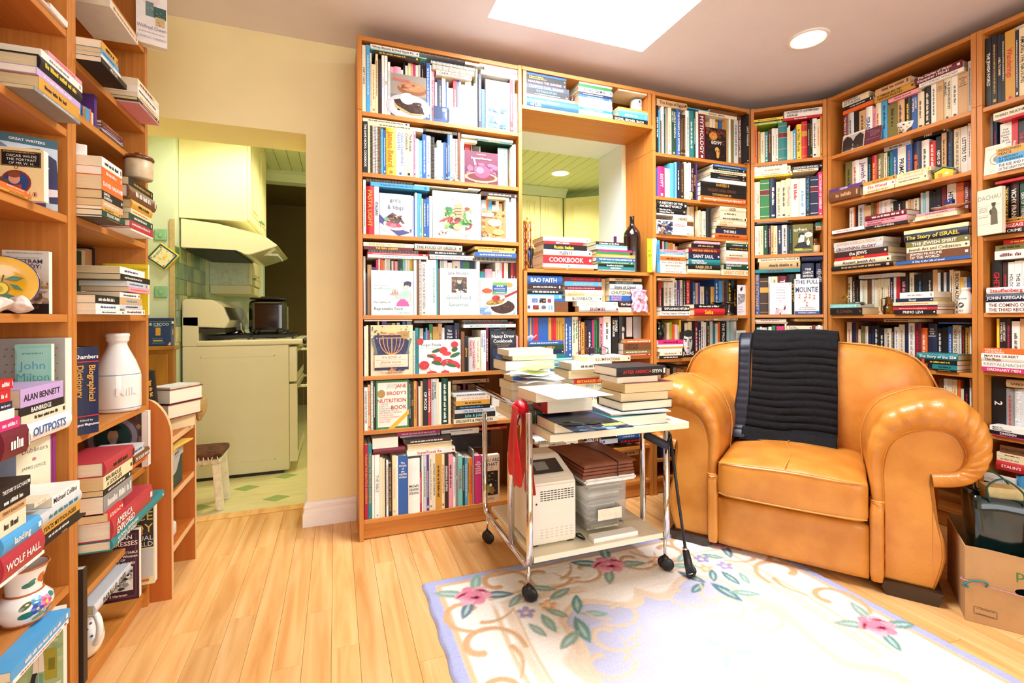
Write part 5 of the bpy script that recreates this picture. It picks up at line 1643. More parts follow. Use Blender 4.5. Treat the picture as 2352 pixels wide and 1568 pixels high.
def book_sheets(W,H,D,c,tc,tx,fmt,rng,hard=None,pagecol=None):
    """book in its own frame: x thickness, y depth from the spine, z height. -> cover sheet, page sheet"""
    S=Sheet();P=Sheet(); col=C(c); hard=(W>.026 and rng.random()<.6) if hard is None else hard
    ct=min(.0026 if hard else .0011,W*.2); ins=.004 if hard else .0006
    pc=pagecol or rng.choice(PAGEC)
    bl=min(.006,W*.16) if hard else 0.0; n=5 if bl>.001 else 1
    spiral=(tx=='%')
    if not spiral:
        segs=[(0,H,col)]
        if tx=='=':   # gilt bands and title panels
            tcx=C(tc); segs=[(0,H*.06,col),(H*.06,H*.075,tcx),(H*.075,H*.3,col),(H*.3,H*.31,tcx),(H*.31,H*.6,col),(H*.6,H*.61,tcx),(H*.61,H*.73,C('m') if c in 'qev' else tcx),(H*.73,H*.74,tcx),(H*.74,H*.9,col),(H*.9,H*.912,tcx),(H*.912,H,col)]
        arc=[(W*i/n,-bl*math.sin(PI*i/n)) for i in range(n+1)]
        for z0,z1,cc in segs:
            for (xa,ya),(xb,yb) in zip(arc,arc[1:]): S.quad((xa,ya,z0),(xb,yb,z0),(xb,yb,z1),(xa,ya,z1),cc)
        for z,fl in ((0,1),(H,0)):
            V=[(x,y,z) for x,y in arc]+[(W,ct,z),(0,ct,z)]; S.add(V,[tuple(range(len(V)))[::-1] if fl else tuple(range(len(V)))],col)
        S.quad((0,0,0),(0,0,H),(0,ct,H),(0,ct,0),col);S.quad((W,0,0),(W,ct,0),(W,ct,H),(W,0,H),col)
    else:
        nr=max(8,int(H/.007))
        for i in range(nr):
            z=H*(i+.5)/nr; cc=C(tc)
            S.box(W*.1,W*.9,-.002,.004,z-.0016,z+.0016,cc)
    S.box(0,ct,ct if not spiral else .003,D,0,H,col);S.box(W-ct,W,ct if not spiral else .003,D,0,H,col)
    P.box(ct,W-ct,ct*1.02 if not spiral else .005,D-ins,ins,H-ins,pc)
    y=-bl-.0004; ux=(0,0,-1);uy=(1,0,0)
    if tx=='~':
        L=H*rng.uniform(.45,.8); cap=W*rng.uniform(.28,.42); squiggle(S,C(tc),((W-cap)/2,y,H-(H-L)*rng.uniform(.25,.6)),ux,uy,cap,L,rng)
        if rng.random()<.5: S.quad((W*.25,y,H*.05),(W*.75,y,H*.05),(W*.75,y,H*.09),(W*.25,y,H*.09),C(tc))
    elif tx and tx[0]=='^':
        ws=tx[1:].split(' '); cap=min(W*.2,H*.05); z=H*.86
        if c=='w' and 'COOKING' in tx: z=H*.48
        for w_ in ws:
            if w_=='~': squiggle(S,C(tc),(W*.12,y,z),(1,0,0),(0,0,1),cap*.6,W*.7,rng)
            else: put_text(S,w_,C(tc),(W/2,y,z),(1,0,0),(0,0,1),cap,W*.84,'c',True)
            z-=cap*1.55
    elif tx not in('','%','='):
        cap=min(W*.58,H*.11); V,T,w=text2d(tx); Lm=H*.84
        if w*cap>Lm and w*cap*.72>Lm and ' ' in tx and W>.02:   # two lines
            k=tx.find(' ',len(tx)//2-2); k=k if k>0 else tx.rfind(' ')
            cap2=W*.33
            put_text(S,tx[:k],C(tc),(W*.55,y,H*.93),ux,uy,cap2,Lm,'l',True); put_text(S,tx[k+1:],C(tc),(W*.12,y,H*.93),ux,uy,cap2,Lm,'l',True)
        else:
            fit=min(1,Lm/(w*cap)); cc=cap*max(fit,.72)
            put_text(S,tx,C(tc),((W-cc)/2,y,H*.93 if fit<.8 else H*.5+min(w*cc,Lm)/2+H*.04),ux,uy,cc,Lm,'l',W>.012)
        if W>.018 and rng.random()<.6: S.quad((W*.35,y,H*.03),(W*.65,y,H*.03),(W*.65,y,H*.03+W*.3),(W*.35,y,H*.03+W*.3),C(tc))
    return S,P
R_U=Matrix.Identity(4)
def R_H(W,H): return Matrix(((0,0,-1,H),(0,1,0,0),(1,0,0,0),(0,0,0,1)))          # lying flat, spine to the front
def R_Q(W,H,D): return Matrix(((0,0,1,0),(0,-1,0,D),(1,0,0,0),(0,0,0,1)))          # lying flat, page edges to the front
def R_F(W): return Matrix(((0,1,0,0),(-1,0,0,W),(0,0,1,0),(0,0,0,1)))              # standing, front cover to the front
def put_book(name,label,cat,M,S,P,group=None):
    o=link(name,S.mesh(name),M_PRINT); o.matrix_world=M; tag(o,label,cat,group)
    link('page_block',P.mesh('page_block'),M_PAGE,o); return o
MASS={'cook':Sheet(),'book':Sheet()}
def add_mass(k,M,*shs):
    A=np.array(M)
    for s in shs:
        V=np.array(s.v,float).reshape(-1,3)@A[:3,:3].T+A[:3,3]; m=MASS[k]; n=m.n
        m.v.extend(map(tuple,V)); m.f.extend([tuple(i+n for i in f) for f in s.f]); m.c.extend(s.c); m.n+=len(V)
def thick(w): return 'slim' if w<.013 else 'thick' if w>.032 else ''
def build_books():
    fr=case=ph=None; nU={}; nK={}; rows=TABLE.split('\n'); base={}
    for li,ln in enumerate(rows):
        rng=random.Random(li*7+3)
        if ln[0]=='@':
            fr,case,ph=ln[1:].split(' '); base=nK.get((case,ph),0); kmap={}; hcount={}; continue
        t=ln.split(' '); ty=t[0][0]; ind=t[0][-1]=='*'
        a,b,z0,z1,s,d=[int(v)/2000 for v in t[1:7]]; k='cook' if case=='cook' else 'book'; noun='cookbook' if case=='cook' else 'book'
        shelf=f'{ph} shelf, {CASES[case]}' if ph!='only' else CASES[case]
        if ty=='F':
            key=t[7]; Wd=b-a;H=z1-z0; S=Sheet();P=Sheet()
            S,P=book_sheets(d,H,Wd,{'nutrition':'e','egypt':'k','nancy':'k','urban':'G','face':'k'}.get(key,'w'),'k','',None,rng,hard=False)
            art(S,ART[key],Wd,H,(d,0,0),(0,1,0),(0,0,1),(1,0,0),random.Random(hash_(key)))
            M=fm(fr,a,s,z0)@R_F(d)
            put_book('cookbook' if case=='cook' else 'book' if key not in('postcard','holy','artwall','crowd') else 'card',FLAB[key],'cookbook' if case=='cook' else 'book' if key not in('postcard','holy','artwall','crowd') else 'card',M,S,P,'books facing out')
            continue
        c,tc=t[7],t[8]; tx=' '.join(t[9:])
        if ty=='U':
            nU[(case,ph)]=nU.get((case,ph),0)+1; n=nU[(case,ph)]
            S,P=book_sheets(b-a,z1-z0,d,c,tc,tx,'U',rng); M=fm(fr,a,s,z0)
            lab=f'{thick(b-a)} {NAMES[c]} {noun}'+(f', {NAMES[tc]} lettering' if tx and tx not in '%=' else ', spiral bound' if tx=='%' else ', banded spine' if tx=='=' else '')+f', {ordn(n)} upright from left, {shelf}'
        else:
            ks=int(t[0][1:-1]); st=ks+base; nK[(case,ph)]=max(nK.get((case,ph),0),st); hcount[st]=hcount.get(st,0)+1
            S,P=book_sheets(z1-z0,b-a,d,c,tc,tx,'H',rng)
            M=fm(fr,a,s,z0)@(R_H(z1-z0,b-a) if ty=='H' else R_Q(z1-z0,b-a,d))
            lab=f'{thick(z1-z0)} {NAMES[c]} {noun} lying {ordn(hcount[st])} from top, {ordn(st)} stack, {shelf}'
        if fr=='L' and ty=='H': pass
        lab=lab.strip().replace('  ',' ')
        if ind: put_book(noun,lab,noun,M,S,P,f'{noun}s on the {shelf}')
        else: add_mass(k,M,S,P)
    for k,nm,lb in (('cook','shelved_cookbooks','smaller cookbook spines filling gaps on the tall cookbook case'),('book','shelved_books','smaller book spines crowding the shelves of all other cases')):
        o=link(nm,MASS[k].mesh(nm),M_MASS); o['kind']='stuff'; o['label']=lb; o['category']='books'
def hash_(s): return sum(ord(ch)*(i+1) for i,ch in enumerate(s))
build_books()

# ------------------------------------------------------------------ covers standing at an angle on the near cases
COVERS='''greatwriters -0.741 1.456 1.312 24.5 0.106 0.173 0.02
wilde -0.697 1.383 1.312 1.5 0.077 0.117 0.02
tristram -0.730 1.458 1.058 1.5 0.085 0.150 0.015
greycover -0.765 1.519 0.787 -1.8 0.127 0.211 0.03
milton -0.709 1.462 0.787 -1.8 0.068 0.199 0.012
dubliners -0.699 1.425 0.560 69.7 0.107 0.215 0.02
greybook -0.667 1.319 0.560 24.7 0.025 0.213 0.02
kims -0.710 1.464 0.198 4.2 0.085 0.143 0.02
owen -0.657 2.041 2.029 18.8 0.090 0.200 0.035
chaplin -0.766 2.069 1.060 -1.8 0.134 0.181 0.012
portrait -0.808 2.060 0.516 1.5 0.173 0.198 0.03
murder -0.743 1.895 0.128 2.3 0.133 0.225 0.025
encyc -0.694 2.047 0.100 2.3 0.082 0.286 0.03'''
ART2={
'greatwriters':'b #c4d4e4;r 0 .88 1 .12 #2c5c6c;tb .5 .92 .035 w c GREAT WRITERS;e .0 .62 .3 .25 #5c7cac;p #23204a .3,.6 .42,.82 .7,.85 .98,.72 1,.5 .8,.62 .5,.62;e .72 .44 .22 .2 #e8dce8;p #2a2458 .8,.6 1,.55 1,.1 .86,.1 .84,.4;p #3a2f70 .55,.3 .8,.28 .8,0 .5,0;e .7 .47 .04 .02 #1c1838;p #f0ecf4 .76,.3 1,.3 1,.2 .76,.18',
'wilde':'b #efd9a0;r .04 .64 .9 .3 #14100e;r .06 .655 .86 .27 #c89858;r .065 .66 .85 .26 #14100e;s .1 .9 .02 .7 #c89858;t .5 .82 .05 w c OSCAR WILDE;t .5 .75 .048 w c THE PORTRAIT;t .5 .68 .048 w c OF MR W. H.;e .38 .34 .34 .23 #8c3424;e .38 .34 .29 .195 #2a4a8a;e .34 .4 .13 .1 #e0a888;e .34 .48 .14 .06 #8a4a2a;e .38 .62 .05 .03 #8c6030;e .38 .62 .03 .018 #efd9a0;p #b0503c .2,.26 .5,.3 .5,.2 .3,.17;e .8 .12 .055 .05 #c0402c;e .8 .12 .04 .04 #efd9a0;e .8 .12 .02 .032 #1c1414',
'tristram':'b #d8d6cc;r 0 .0 1 .16 #1c1418;n 0 .16 1 .2 #8a7868 #a89888 #6c5a50 26;p #3c2a28 .48,.5 .56,.6 .66,.6 .72,.52 .68,.44 .62,.36 .52,.3 .5,.4;e .6 .62 .09 .04 #4a3430;r .66 .4 .34 .04 #b08a58;n .66 .42 .34 .08 #c8a060 #8a6a40 10;r .82 .46 .06 .06 #c8a060;s .1 .95 .018 .8 #909088;s .3 .88 .012 .5 #909088;tb .52 .8 .065 #4a2c54 c TRISTRAM;tb .52 .72 .065 #4a2c54 c SHANDY:;s .24 .695 .014 .5 #4a2c54;s .3 .12 .01 .5 #8a8080;s .3 .09 .01 .5 #8a8080',
'greycover':'b #b4b6b0;'+';'.join('p #3c4a44 %.2f,%.2f %.2f,%.2f %.2f,%.2f'%(x+.03*(j%2),y,x+.05+.03*(j%2),y+.025,x+.05+.03*(j%2),y+.015) for j,y in enumerate([k*.09+.06 for k in range(10)]) for x in [i*.11+.05 for i in range(8)]),
'milton':'b #a4e0cc;n 0 0 1 1 #98d8c4 #b4e8d8 #a8e4d0 30;r .06 .04 .88 .92 #a8e2cf;s .2 .88 .02 .6 #4a9a90;t .5 .7 .1 #5cb0c8 c John;t .5 .56 .1 #5cb0c8 c Milton;r .28 .12 .46 .3 #b8b4a4;n .28 .12 .46 .28 #a09c8c #ccc8b8 14',
'dubliners':'b #8a3070;'+';'.join('r %.3f 0 .012 1 #a44c88'%(.03+.06*i) for i in range(16))+';r 0 .2 .86 .72 #efeccf;t .5 .78 .055 #4a3c44 c Dubliners;e .48 .7 .05 .02 #b08090;t .48 .6 .034 #4a3c44 c JAMES JOYCE;p #8a9094 .44,.32 .6,.32 .52,.42 .48,.4;p #70787c .4,.31 .62,.31 .58,.29 .44,.29;s .3 .24 .016 .4 #8a7880;r .1 .14 .4 .04 #d8c8d0;s .0 .06 .02 1 #c890b8',
'greybook':'b #6c7488;r .2 .1 .3 .06 #a8b0c0',
'kims':'b #a8c490;r 0 0 1 .3 #70a078;n 0 .3 1 .7 #b8cc94 #98b884 #c8d8a8 26;r .6 .42 .26 .26 #a8a038;r .68 .5 .14 .1 #7c7c28;e .7 .86 .25 .1 #88b488;p #e8dcc0 .52,.34 .96,.4 .9,.28 .5,.24;p #2a2c34 .2,.3 .34,.5 .44,.5 .36,.3;p #ece8dc .34,.5 .6,.5 .56,.72 .4,.74;p #70a890 .34,.3 .42,.48 .56,.48 .56,.3;r .465 .3 .014 .4 #d8c060;e .48 .78 .06 .05 #f0d8c0;e .48 .83 .065 .03 #2c2620;e .82 .88 .13 .075 #7a1c20;tb .82 .87 .028 w c AS A BOOK!;r .08 .12 .7 .16 #f2efe2;tb .1 .2 .06 #2a2430 l KIM\'S CONVENIENCE;tb .1 .13 .055 #2a2430 l 김씨네 편의점;tb .05 .05 .04 #2a2430 l INS CHOI;t .4 .06 .025 #4a4450 l Foreword by Albert Schultz',
'owen':'b #f0ece8;e .45 .84 .3 .16 #e8dcd8;r .3 .5 .26 .26 #6a8480;n .3 .5 .26 .24 #3c5450 #8ca09a 10;r .56 .5 .4 .2 #3c6058;n .56 .5 .38 .2 #5c8078 #2a4440 10;r .62 .36 .3 .16 #c8b078;n .62 .36 .3 .16 #8a7448 #e0c890 8;t .5 .27 .065 #8a6478 c Wilfred Owen;s .08 .2 .018 .84 #b0a0a0;t .5 .1 .04 #b0a0a8 c DOMINIC HIBBERD',
'chaplin':'b #f4dc28;t .52 .88 .05 #6a5c20 l Charlie Chaplin;r .0 .0 .06 1 #d8c020',
'portrait':'b #54302a;n 0 0 1 1 #6a2420 #8a6a44 #3a3a2a #7a4a34 #94703c 44;e .42 .56 .44 .4 #4c4a5c;e .42 .56 .41 .37 #8a7c84;e .42 .56 .32 .3 #3c3c48;e .42 .56 .29 .27 #1c3a34;p #14181c .2,.4 .34,.5 .54,.5 .66,.38 .6,.32 .3,.32;e .42 .6 .09 .11 #b08468;p #8a7a70 .34,.56 .5,.56 .46,.42 .4,.4;e .42 .74 .14 .05 #141414;r .9 .0 .1 1 #f0dcd0',
'murder':'b #3c1424;r .05 .04 .9 .92 #5c3040;r .08 .06 .84 .88 #3c1424;tb .5 .88 .06 w c VICTORIAN;tb .5 .79 .065 #f0d8c8 c MURDERESSES;tb .5 .72 .032 #f0d8c8 c A True History;tb .5 .67 .034 #f0d8c8 c OF THIRTEEN RESPECTABLE;tb .5 .615 .04 #f0d8c8 c French & English Women;tb .5 .57 .032 #f0d8c8 c ACCUSED OF;tb .5 .515 .036 #f0d8c8 c UNSPEAKABLE CRIMES;r .14 .14 .74 .34 #d8d4cc;n .14 .14 .74 .34 #1c1a1c #8a8a8c #e8e4dc #3c3a3c #b0aca8 60;tb .5 .075 .035 #f0d8c8 c Mary S Hartman',
'encyc':'b #ece4b0;r .04 .46 .92 .52 #3a3634;t .95 .8 .11 #e0c860 r CE;t .95 .65 .11 #e0c860 r DY;r .1 .635 .8 .004 #b05050;t .95 .55 .06 w r UAL;t .95 .475 .06 w r RLD;r .04 .08 .4 .36 #8a7468;n .04 .08 .4 .34 #4a3a38 #b09a88 #6c564c 18;r .45 .1 .5 .34 #d0d0cc;e .12 .04 .05 .025 #8a8060;r .5 .04 .3 .03 #d86050'}
LAB2={'greatwriters':('book','large pale blue book cover with a figure in a wide dark hat'),'wilde':('book','tiny cream paperback with black title panel and round portrait'),'tristram':('film case','pale grey film case with purple title behind the yellow plate'),'greycover':('book','grey dashed cover standing behind the mint green card'),'milton':('card','mint green card with a name and small picture, before a grey cover'),'dubliners':('book','cream book with purple striped border and little ship'),'greybook':('book','blue-grey cover standing at the photo edge before the purple-bordered book'),'kims':('book','pale green illustrated play script with red oval sticker near the floor'),'owen':('book','thick white biography standing at the top of the case, small war photos'),'chaplin':('book','bright yellow book standing behind stacked paperbacks'),'portrait':('book','brown book cover with an oval portrait of a bearded man'),'murder':('book','dark maroon paperback with an engraving on its cover, above the jug'),'encyc':('book','cream and black tall book with gold letters beside curved unit')}
def rotz(a): return Matrix.Rotation(math.radians(a),4,'Z')
for ln in COVERS.split('\n'):
    k,*v=ln.split(' '); x,y,z,a,w,h,T=map(float,v)
    if k=='kims': h+=z-.0605; z=.0605
    S,P=book_sheets(T,h,w,{'murder':'m','chaplin':'Y','greybook':'g','greycover':'l'}.get(k,'w'),'k','',None,random.Random(9),hard=False)
    art(S,ART2[k],w,h,(T,0,0),(0,1,0),(0,0,1),(1,0,0),random.Random(hash_(k)))
    M=Matrix.Translation((x,y,z+.0006))@rotz(a)@R_F(T)
    put_book(LAB2[k][0].replace(' ','_'),LAB2[k][1],LAB2[k][0],M,S,P,'covers on the near cases')
S,P=book_sheets(.06,.236,.16,'v','O','',None,random.Random(4),hard=True)
def sp(t,x,cap,col='O',al='l',z=.2): put_text(S,t,C(col),(x,-.0078,z),(0,0,-1),(1,0,0),cap,.15,al,True)
put_text(S,'Chambers',C('w'),(.03,-.0078,.205),(1,0,0),(0,0,1),.011,.054,'c',True); S.quad((.002,-.0076,.195),(.058,-.0076,.195),(.058,-.0076,.198),(.002,-.0076,.198),C('r')); S.quad((.002,-.0076,.048),(.058,-.0076,.048),(.058,-.0076,.051),(.002,-.0076,.051),C('r'))
sp('Biographical',.036,.015,z=.188);sp('Dictionary',.010,.015,z=.188)
put_text(S,'Edited by',C('w'),(.03,-.0078,.036),(1,0,0),(0,0,1),.0055,.05,'c',False);put_text(S,'Magnus Magnusson',C('w'),(.03,-.0078,.024),(1,0,0),(0,0,1),.007,.056,'c',True)
put_book('dictionary','thick navy biographical dictionary with gold lettering beside the white milk bottle','book',Matrix.Translation((-.662,1.600,.7336))@rotz(42.7),S,P)
# open photograph, art card and cover beside the edge case
def card(name,label,cat,M,w,h,ops,seed=1,t=.0012):
    S=Sheet(); S.box(0,w,0,t,0,h,C('w')); art(S,ops,w,h,(0,0,0),(1,0,0),(0,0,1),(0,-1,0),random.Random(seed)); o=link(name,S.mesh(name),M_PRINT); o.matrix_world=M; return tag(o,label,cat)
TILT=lambda a: Matrix.Rotation(math.radians(a),4,'X')
card('photo_card','small landscape photograph card of a bare avenue on the top shelf','card',fm('R',.087,.004,2.0125)@TILT(-8),.125,.098,'b #e8e4e0;r .02 .02 .96 .9 #b8b4b4;p #2c2220 .02,.02 .02,.7 .2,.9 .4,.75 .5,.5 .6,.75 .8,.9 .97,.7 .97,.02 .56,.02 .5,.4 .44,.02;n .04 .02 .9 .2 #3a302c #4c4038 12',3)
card('maroon_card','maroon printed card leaning beside the avenue photograph','card',fm('R',.216,.004,2.0125)@TILT(-8),.088,.088,'b #5c2438;s .1 .84 .03 .5 #c0a0b0;s .3 .74 .025 .6 #c0a0b0;s .3 .66 .025 .6 #c0a0b0;s .3 .58 .025 .6 #c0a0b0;s .3 .5 .025 .4 #c0a0b0;s .1 .3 .025 .8 #c0a0b0',4)
card('seal_card','cream card with a round printed seal leaning at the shelf end','card',fm('R',.7475,.004,1.6905)@TILT(-5),.075,.132,'b #f0e6d8;e .6 .5 .34 .2 #9a9490;e .6 .5 .3 .175 #f0e6d8;e .6 .5 .18 .11 #8a8480;n .45 .4 .3 .2 #b8b0a8 #6a6460 10;s .1 .88 .02 .7 #8a8480;s .3 .08 .02 .5 #8a8480',5)
S,P=book_sheets(.018,.205,.10,'i','k','',None,random.Random(3),hard=False)
art(S,'b #ece6d4;t .5 .76 .1 #8a8478 c DACHAU;r .04 .63 .92 .004 #6a6458;r .04 .43 .92 .004 #6a6458;r .04 .23 .92 .004 #6a6458;s .08 .58 .02 .36 #8a8478;s .08 .54 .02 .36 #8a8478;s .08 .5 .02 .36 #8a8478;s .08 .38 .02 .36 #8a8478;e .68 .63 .08 .05 #54503f;p #6a6454 .56,.2 .84,.2 .82,.48 .74,.58 .62,.58 .56,.46;e .68 .66 .1 .02 #3a362c;p #4a4638 .5,.5 .58,.56 .6,.44 .54,.42',.10,.205,(.018,0,0),(0,1,0),(0,0,1),(1,0,0),random.Random(2))
put_book('booklet','cream booklet with a soldier drawing standing out at the case edge','booklet',fm('R',.7475,-.046,1.4085)@rotz(-14)@R_F(.018),S,P)
# ------------------------------------------------------------------ ornaments
def lat(prof,m,name='body',parent=None,n=36):
    bm=bmesh.new(); lathe(bm,prof,n); return link(name,bm,m,parent,smooth=True)
M_CER=mat('white_glaze','F3F0EA',0.12,var=0.01,scale=15,coat=.5); M_BRNGL=mat('brown_glaze','6A3414',0.15,var=0.1,scale=30,coat=.6); M_STONE=mat('cream_stoneware','D6C09A',0.35,var=0.06,scale=60)
M_GLAZE=colmat('painted_glaze',0.12,coat=.6,wear=.03); M_MATP=colmat('painted_plain',0.45,wear=.04)
M_SILVER=mat('polished_silver','D8D4CC',0.12,metal=1,var=.02); M_BRASS=mat('polished_brass','C8983C',0.2,metal=1,var=.04); M_PEWT=mat('dull_pewter','6C6862',0.35,metal=1,var=.06,scale=80)
M_CHROME=mat('chrome_tube','E2E2E6',0.06,metal=1,var=.01); M_BLK=mat('black_plastic','18181A',0.35,var=.05); M_DKMET=mat('dark_cast_iron','1A1A1C',0.5,var=.06)
def at(fr,u,v,z): return fm(fr,u,v,z)
# sheets wrapped round a lathe: picture bits on a body of radius r at height z
def wrap(S,ops,col0=None):
    pass
def curved_text(S,t,col,r,z,cap,ang0,lean=0,maxang=None,bold=False,arc=None):
    V,T,w=text2d(t,bold); k=cap; r0=r(z) if callable(r) else r
    if maxang and w*cap/r0>maxang: k=maxang*r0/w
    P=[]
    for a,b in V:
        th=ang0+(a*k-w*k/2)/r0; rr=r(z+b*cap) if callable(r) else r
        P.append(((rr+.0006)*math.sin(th),-(rr+.0006)*math.cos(th),z+b*cap))
    S.add(P,T,C(col))
def curved_blob(S,col,r,th,z,dx,dz,n=12,rot=0,e=.0005):
    P=[]
    for i in range(n):
        a=2*PI*i/n; X=dx*math.cos(a)*math.cos(rot)-dz*math.sin(a)*math.sin(rot); Z=dx*math.cos(a)*math.sin(rot)+dz*math.sin(a)*math.cos(rot)
        rr=(r(z+Z) if callable(r) else r)+e; q=th+X/rr; P.append((rr*math.sin(q),-rr*math.cos(q),z+Z))
    S.add([(( (r(z) if callable(r) else r)+e+.0004)*math.sin(th),-((r(z) if callable(r) else r)+e+.0004)*math.cos(th),z)]+P,[(0,1+i,1+(i+1)%n) for i in range(n)],C(col))
def prof_r(prof):
    zs=[p[1] for p in prof];rs=[p[0] for p in prof]
    return lambda z: float(np.interp(z,zs,rs))
# silver bell
t=thing('bell','silver hand bell with a bird-shaped handle before the apple cookbook','bell',M=at('B',.569,-.004+.036,1.729))
lat([(0,.045),(.006,.046),(.014,.044),(.019,.03),(.023,.014),(.031,0.002),(.0315,0),(.029,.001),(.02,.016)],M_SILVER,'bell_cup',t)
bm=bmesh.new(); tube(bm,smooth_path([(0,0,.044),(0,0,.06),(.002,0,.078),(.004,0,.092),(-.004,0,.102),(-.012,0,.1)],5),[.005]*3+[.009]*5+[.013]*5+[.012]*5+[.009]*5+[.005]*3 if False else .009,10); link('handle',bm,M_SILVER,t,True)
# stoneware bottle, printed mug
t=thing('bottle','small stoneware bottle with brown top between science book stacks','bottle',M=at('B',1.150+.1,.06,2.165)); 
lat([(0,0),(.021,0),(.022,.004),(.022,.068),(.018,.08)],M_STONE,'body',t); lat([(.018,.08),(.012,.092),(.0115,.102),(.015,.106),(.015,.114),(0,.116)],M_BRNGL,'neck',t)
S=Sheet(); curved_blob(S,'#8a8478',.022,0,.04,.014,.014); curved_blob(S,'#d8ccb0',.022,0,.04,.011,.011,e=.0008); curved_text(S,'STONE','#6a6458',.0226,.037,.006,0); link('label',S.mesh('label'),M_MATP,t)
t=thing('mug','white printed mug under a flat book on the bridge shelf','mug',M=at('B',1.685,.075,2.2482))
lat([(0,0),(.034,0),(.0355,.003),(.0355,.078),(.034,.079),(.032,.078),(.032,.006),(0,.005)],M_CER,'body',t)
S=Sheet(); curved_blob(S,'#30405a',.0355,0,.064,.006,.008); curved_text(S,'BRITISH','#50607a',.036,.052,.005,0)
for i,(w_,zz) in enumerate((('SHAKESPEARE',.04),('MUSEUM',.033),('INSULTS MUG',.02),('OF CHEER',.009))): curved_text(S,w_,'#30343c',.036,zz,.006 if i%2==0 else .004,0,maxang=1.8)
link('lettering',S.mesh('lettering'),M_MATP,t)
# tall printed tin and little figure
t=thing('tin','tall decorative tin with red and gold stripes on the low case','tin',M=at('B',.9755,.06,1.3045)@rotz(0)); r=.0215
lat([(0,0),(r,0),(r,.25),(r+.001,.252),(r+.001,.262),(r*.8,.266),(0,.267)],mat('tin_gold','C8A24A',0.3,metal=.5,var=.06),'can',t)
S=Sheet()
for i in range(10):
    th=-1.5+i*.33
    for zz in np.arange(.012,.24,.02): curved_blob(S,['#a02828','#e8dcc0','#a02828','#c89830'][i%4] if int(zz*100)%3 else ['#5a1a1a','#c8b080','#d8a030','#802020'][(i+1)%4],r,th,zz,.0034,.0095)
link('print',S.mesh('print'),M_MATP,t); o=lat([(0,.267),(.004,.267),(.003,.274),(.006,.28),(0,.284)],M_BRASS,'knob',t)
t=thing('figurine','small black and blue toucan ornament beside the decorative tin','figurine',M=at('B',.981,.020,1.3045)); 
lat([(0,0),(.012,0),(.013,.006),(.008,.012),(.007,.05),(.012,.07),(.0145,.09),(.012,.11),(.006,.122),(0,.125)],M_BLK,'body',t)
bm=bmesh.new(); tube(bm,[(.004,-.01,.112),(.012,-.014,.108),(.018,-.016,.098)],[.006,.005,.002],8); link('beak',bm,mat('yellow_beak','E8B830',0.3),t,True)
bm=bmesh.new(); grid(bm,lambda i,j:(-.012+.004*math.cos(j*PI/4),-.004-.01*math.sin(j*PI/4)*math.sin(i*PI/6+.2),.05+.045*i/5),6,5); link('wing',bm,mat('blue_wing','3A6CB8',0.3),t,True)
# large brown glass bottle and purple tube vase
M_BGLASS=glass('dark_brown_glass','3a140c',0.03)
t=thing('bottle','large empty dark brown glass bottle beside the lime leaflet','bottle',M=at('B',1.670,.10,1.3045))
lat([(0,.004),(.045,.0),(.05,.006),(.051,.02),(.051,.215),(.046,.245),(.03,.272),(.018,.285),(.0145,.296),(.0135,.328),(.0145,.336),(.0145,.342),(.0125,.345),(.0105,.338),(.0105,.29),(.028,.266),(.0475,.212),(.048,.02),(.04,.006),(0,.008)],mat('brown_bottle_glass','1c0a0c',0.04,var=.02,coat=.8),'body',t)
t=thing('vase','thin purple glass tube vase behind the large brown bottle','vase',M=at('B',1.597,.17,1.3045))
lat([(0,0),(.014,0),(.014,.004),(.009,.01),(.0095,.23),(.0075,.23),(.007,.012),(0,.011)],mat('purple_glass','4A1A54',0.06,coat=.7),'body',t)
# lime leaflet with white folded pages
t=thing('leaflet','lime green leaflet with white folded pages standing on the low case end','leaflet',M=at('B',1.700+.0,-.008,1.3045))
S=Sheet(); S.box(0,.034,0,.0015,0,.196,C('j')); art(S,'b #b4c42a;s .1 .62 .03 .7 #3a4010;t .5 .46 .07 #20240c c SET;'+';'.join('s .3 %.2f .018 .6 #7c8a20'%y for y in (.4,.35,.3,.25,.2,.15,.1)),.034,.196,(0,0,0),(1,0,0),(0,0,1),(0,-1,0),random.Random(3)); o=link('cover',S.mesh('cover'),M_PRINT,t)
M_PAPER=mat('white_paper','F6F6F4',0.7,var=.01,scale=30)
for k,(bw,dx) in enumerate(((.014,.0352),(.018,.037),(.02,.0388))):
    bm=bmesh.new(); grid(bm,lambda i,j:(dx+(i/6)*bw*(1-.75*(1-j/7)**2) ,-.004*k+.09*(i/6)*0+.006*math.sin(i/6*PI)*(k-1),.001+.196*j/7),7,8); o=link('page',bm,M_PAPER,t,True); md=o.modifiers.new('s','SOLIDIFY'); md.thickness=.0008
# pink ceramic plaque
t=thing('plaque','pink and white glazed ceramic plaque with raised flower leaning on books','plaque',M=at('B',1.602,-.004,1.0733)@TILT(-6))
_sd=random.Random(2)
def pq(i,j):
    x=.1*i/20;z=.13*j/26; return (x+.003*math.sin(j*.5),-.006-.004*math.sin(i*.9)*math.sin(j*.7)-.012*math.exp(-((x-.05)**2+(z-.085)**2)/.0004)-.006*math.exp(-((x-.06)**2+(z-.03)**2)/.0006),z+.003*math.sin(i*.6))
M_PINKC=mat('pink_marbled_glaze','F0C8D8',0.2,scale=40,coat=.6,dark='A8487C')
bm=bmesh.new(); grid(bm,pq,21,27); o=link('slab',bm,M_PINKC,t,True); md=o.modifiers.new('s','SOLIDIFY'); md.thickness=.012; md.offset=-1
for dx,dz in ((.042,.095),(.058,.095),(.04,.08),(.06,.08),(.05,.072),(.05,.088)):
    bm=bmesh.new(); bmesh.ops.create_uvsphere(bm,u_segments=10,v_segments=8,radius=.009,matrix=Matrix.Translation((dx,-.02,dz))@Matrix.Diagonal((1,.6,1,1))); link('petal',bm,M_PINKC,t,True)
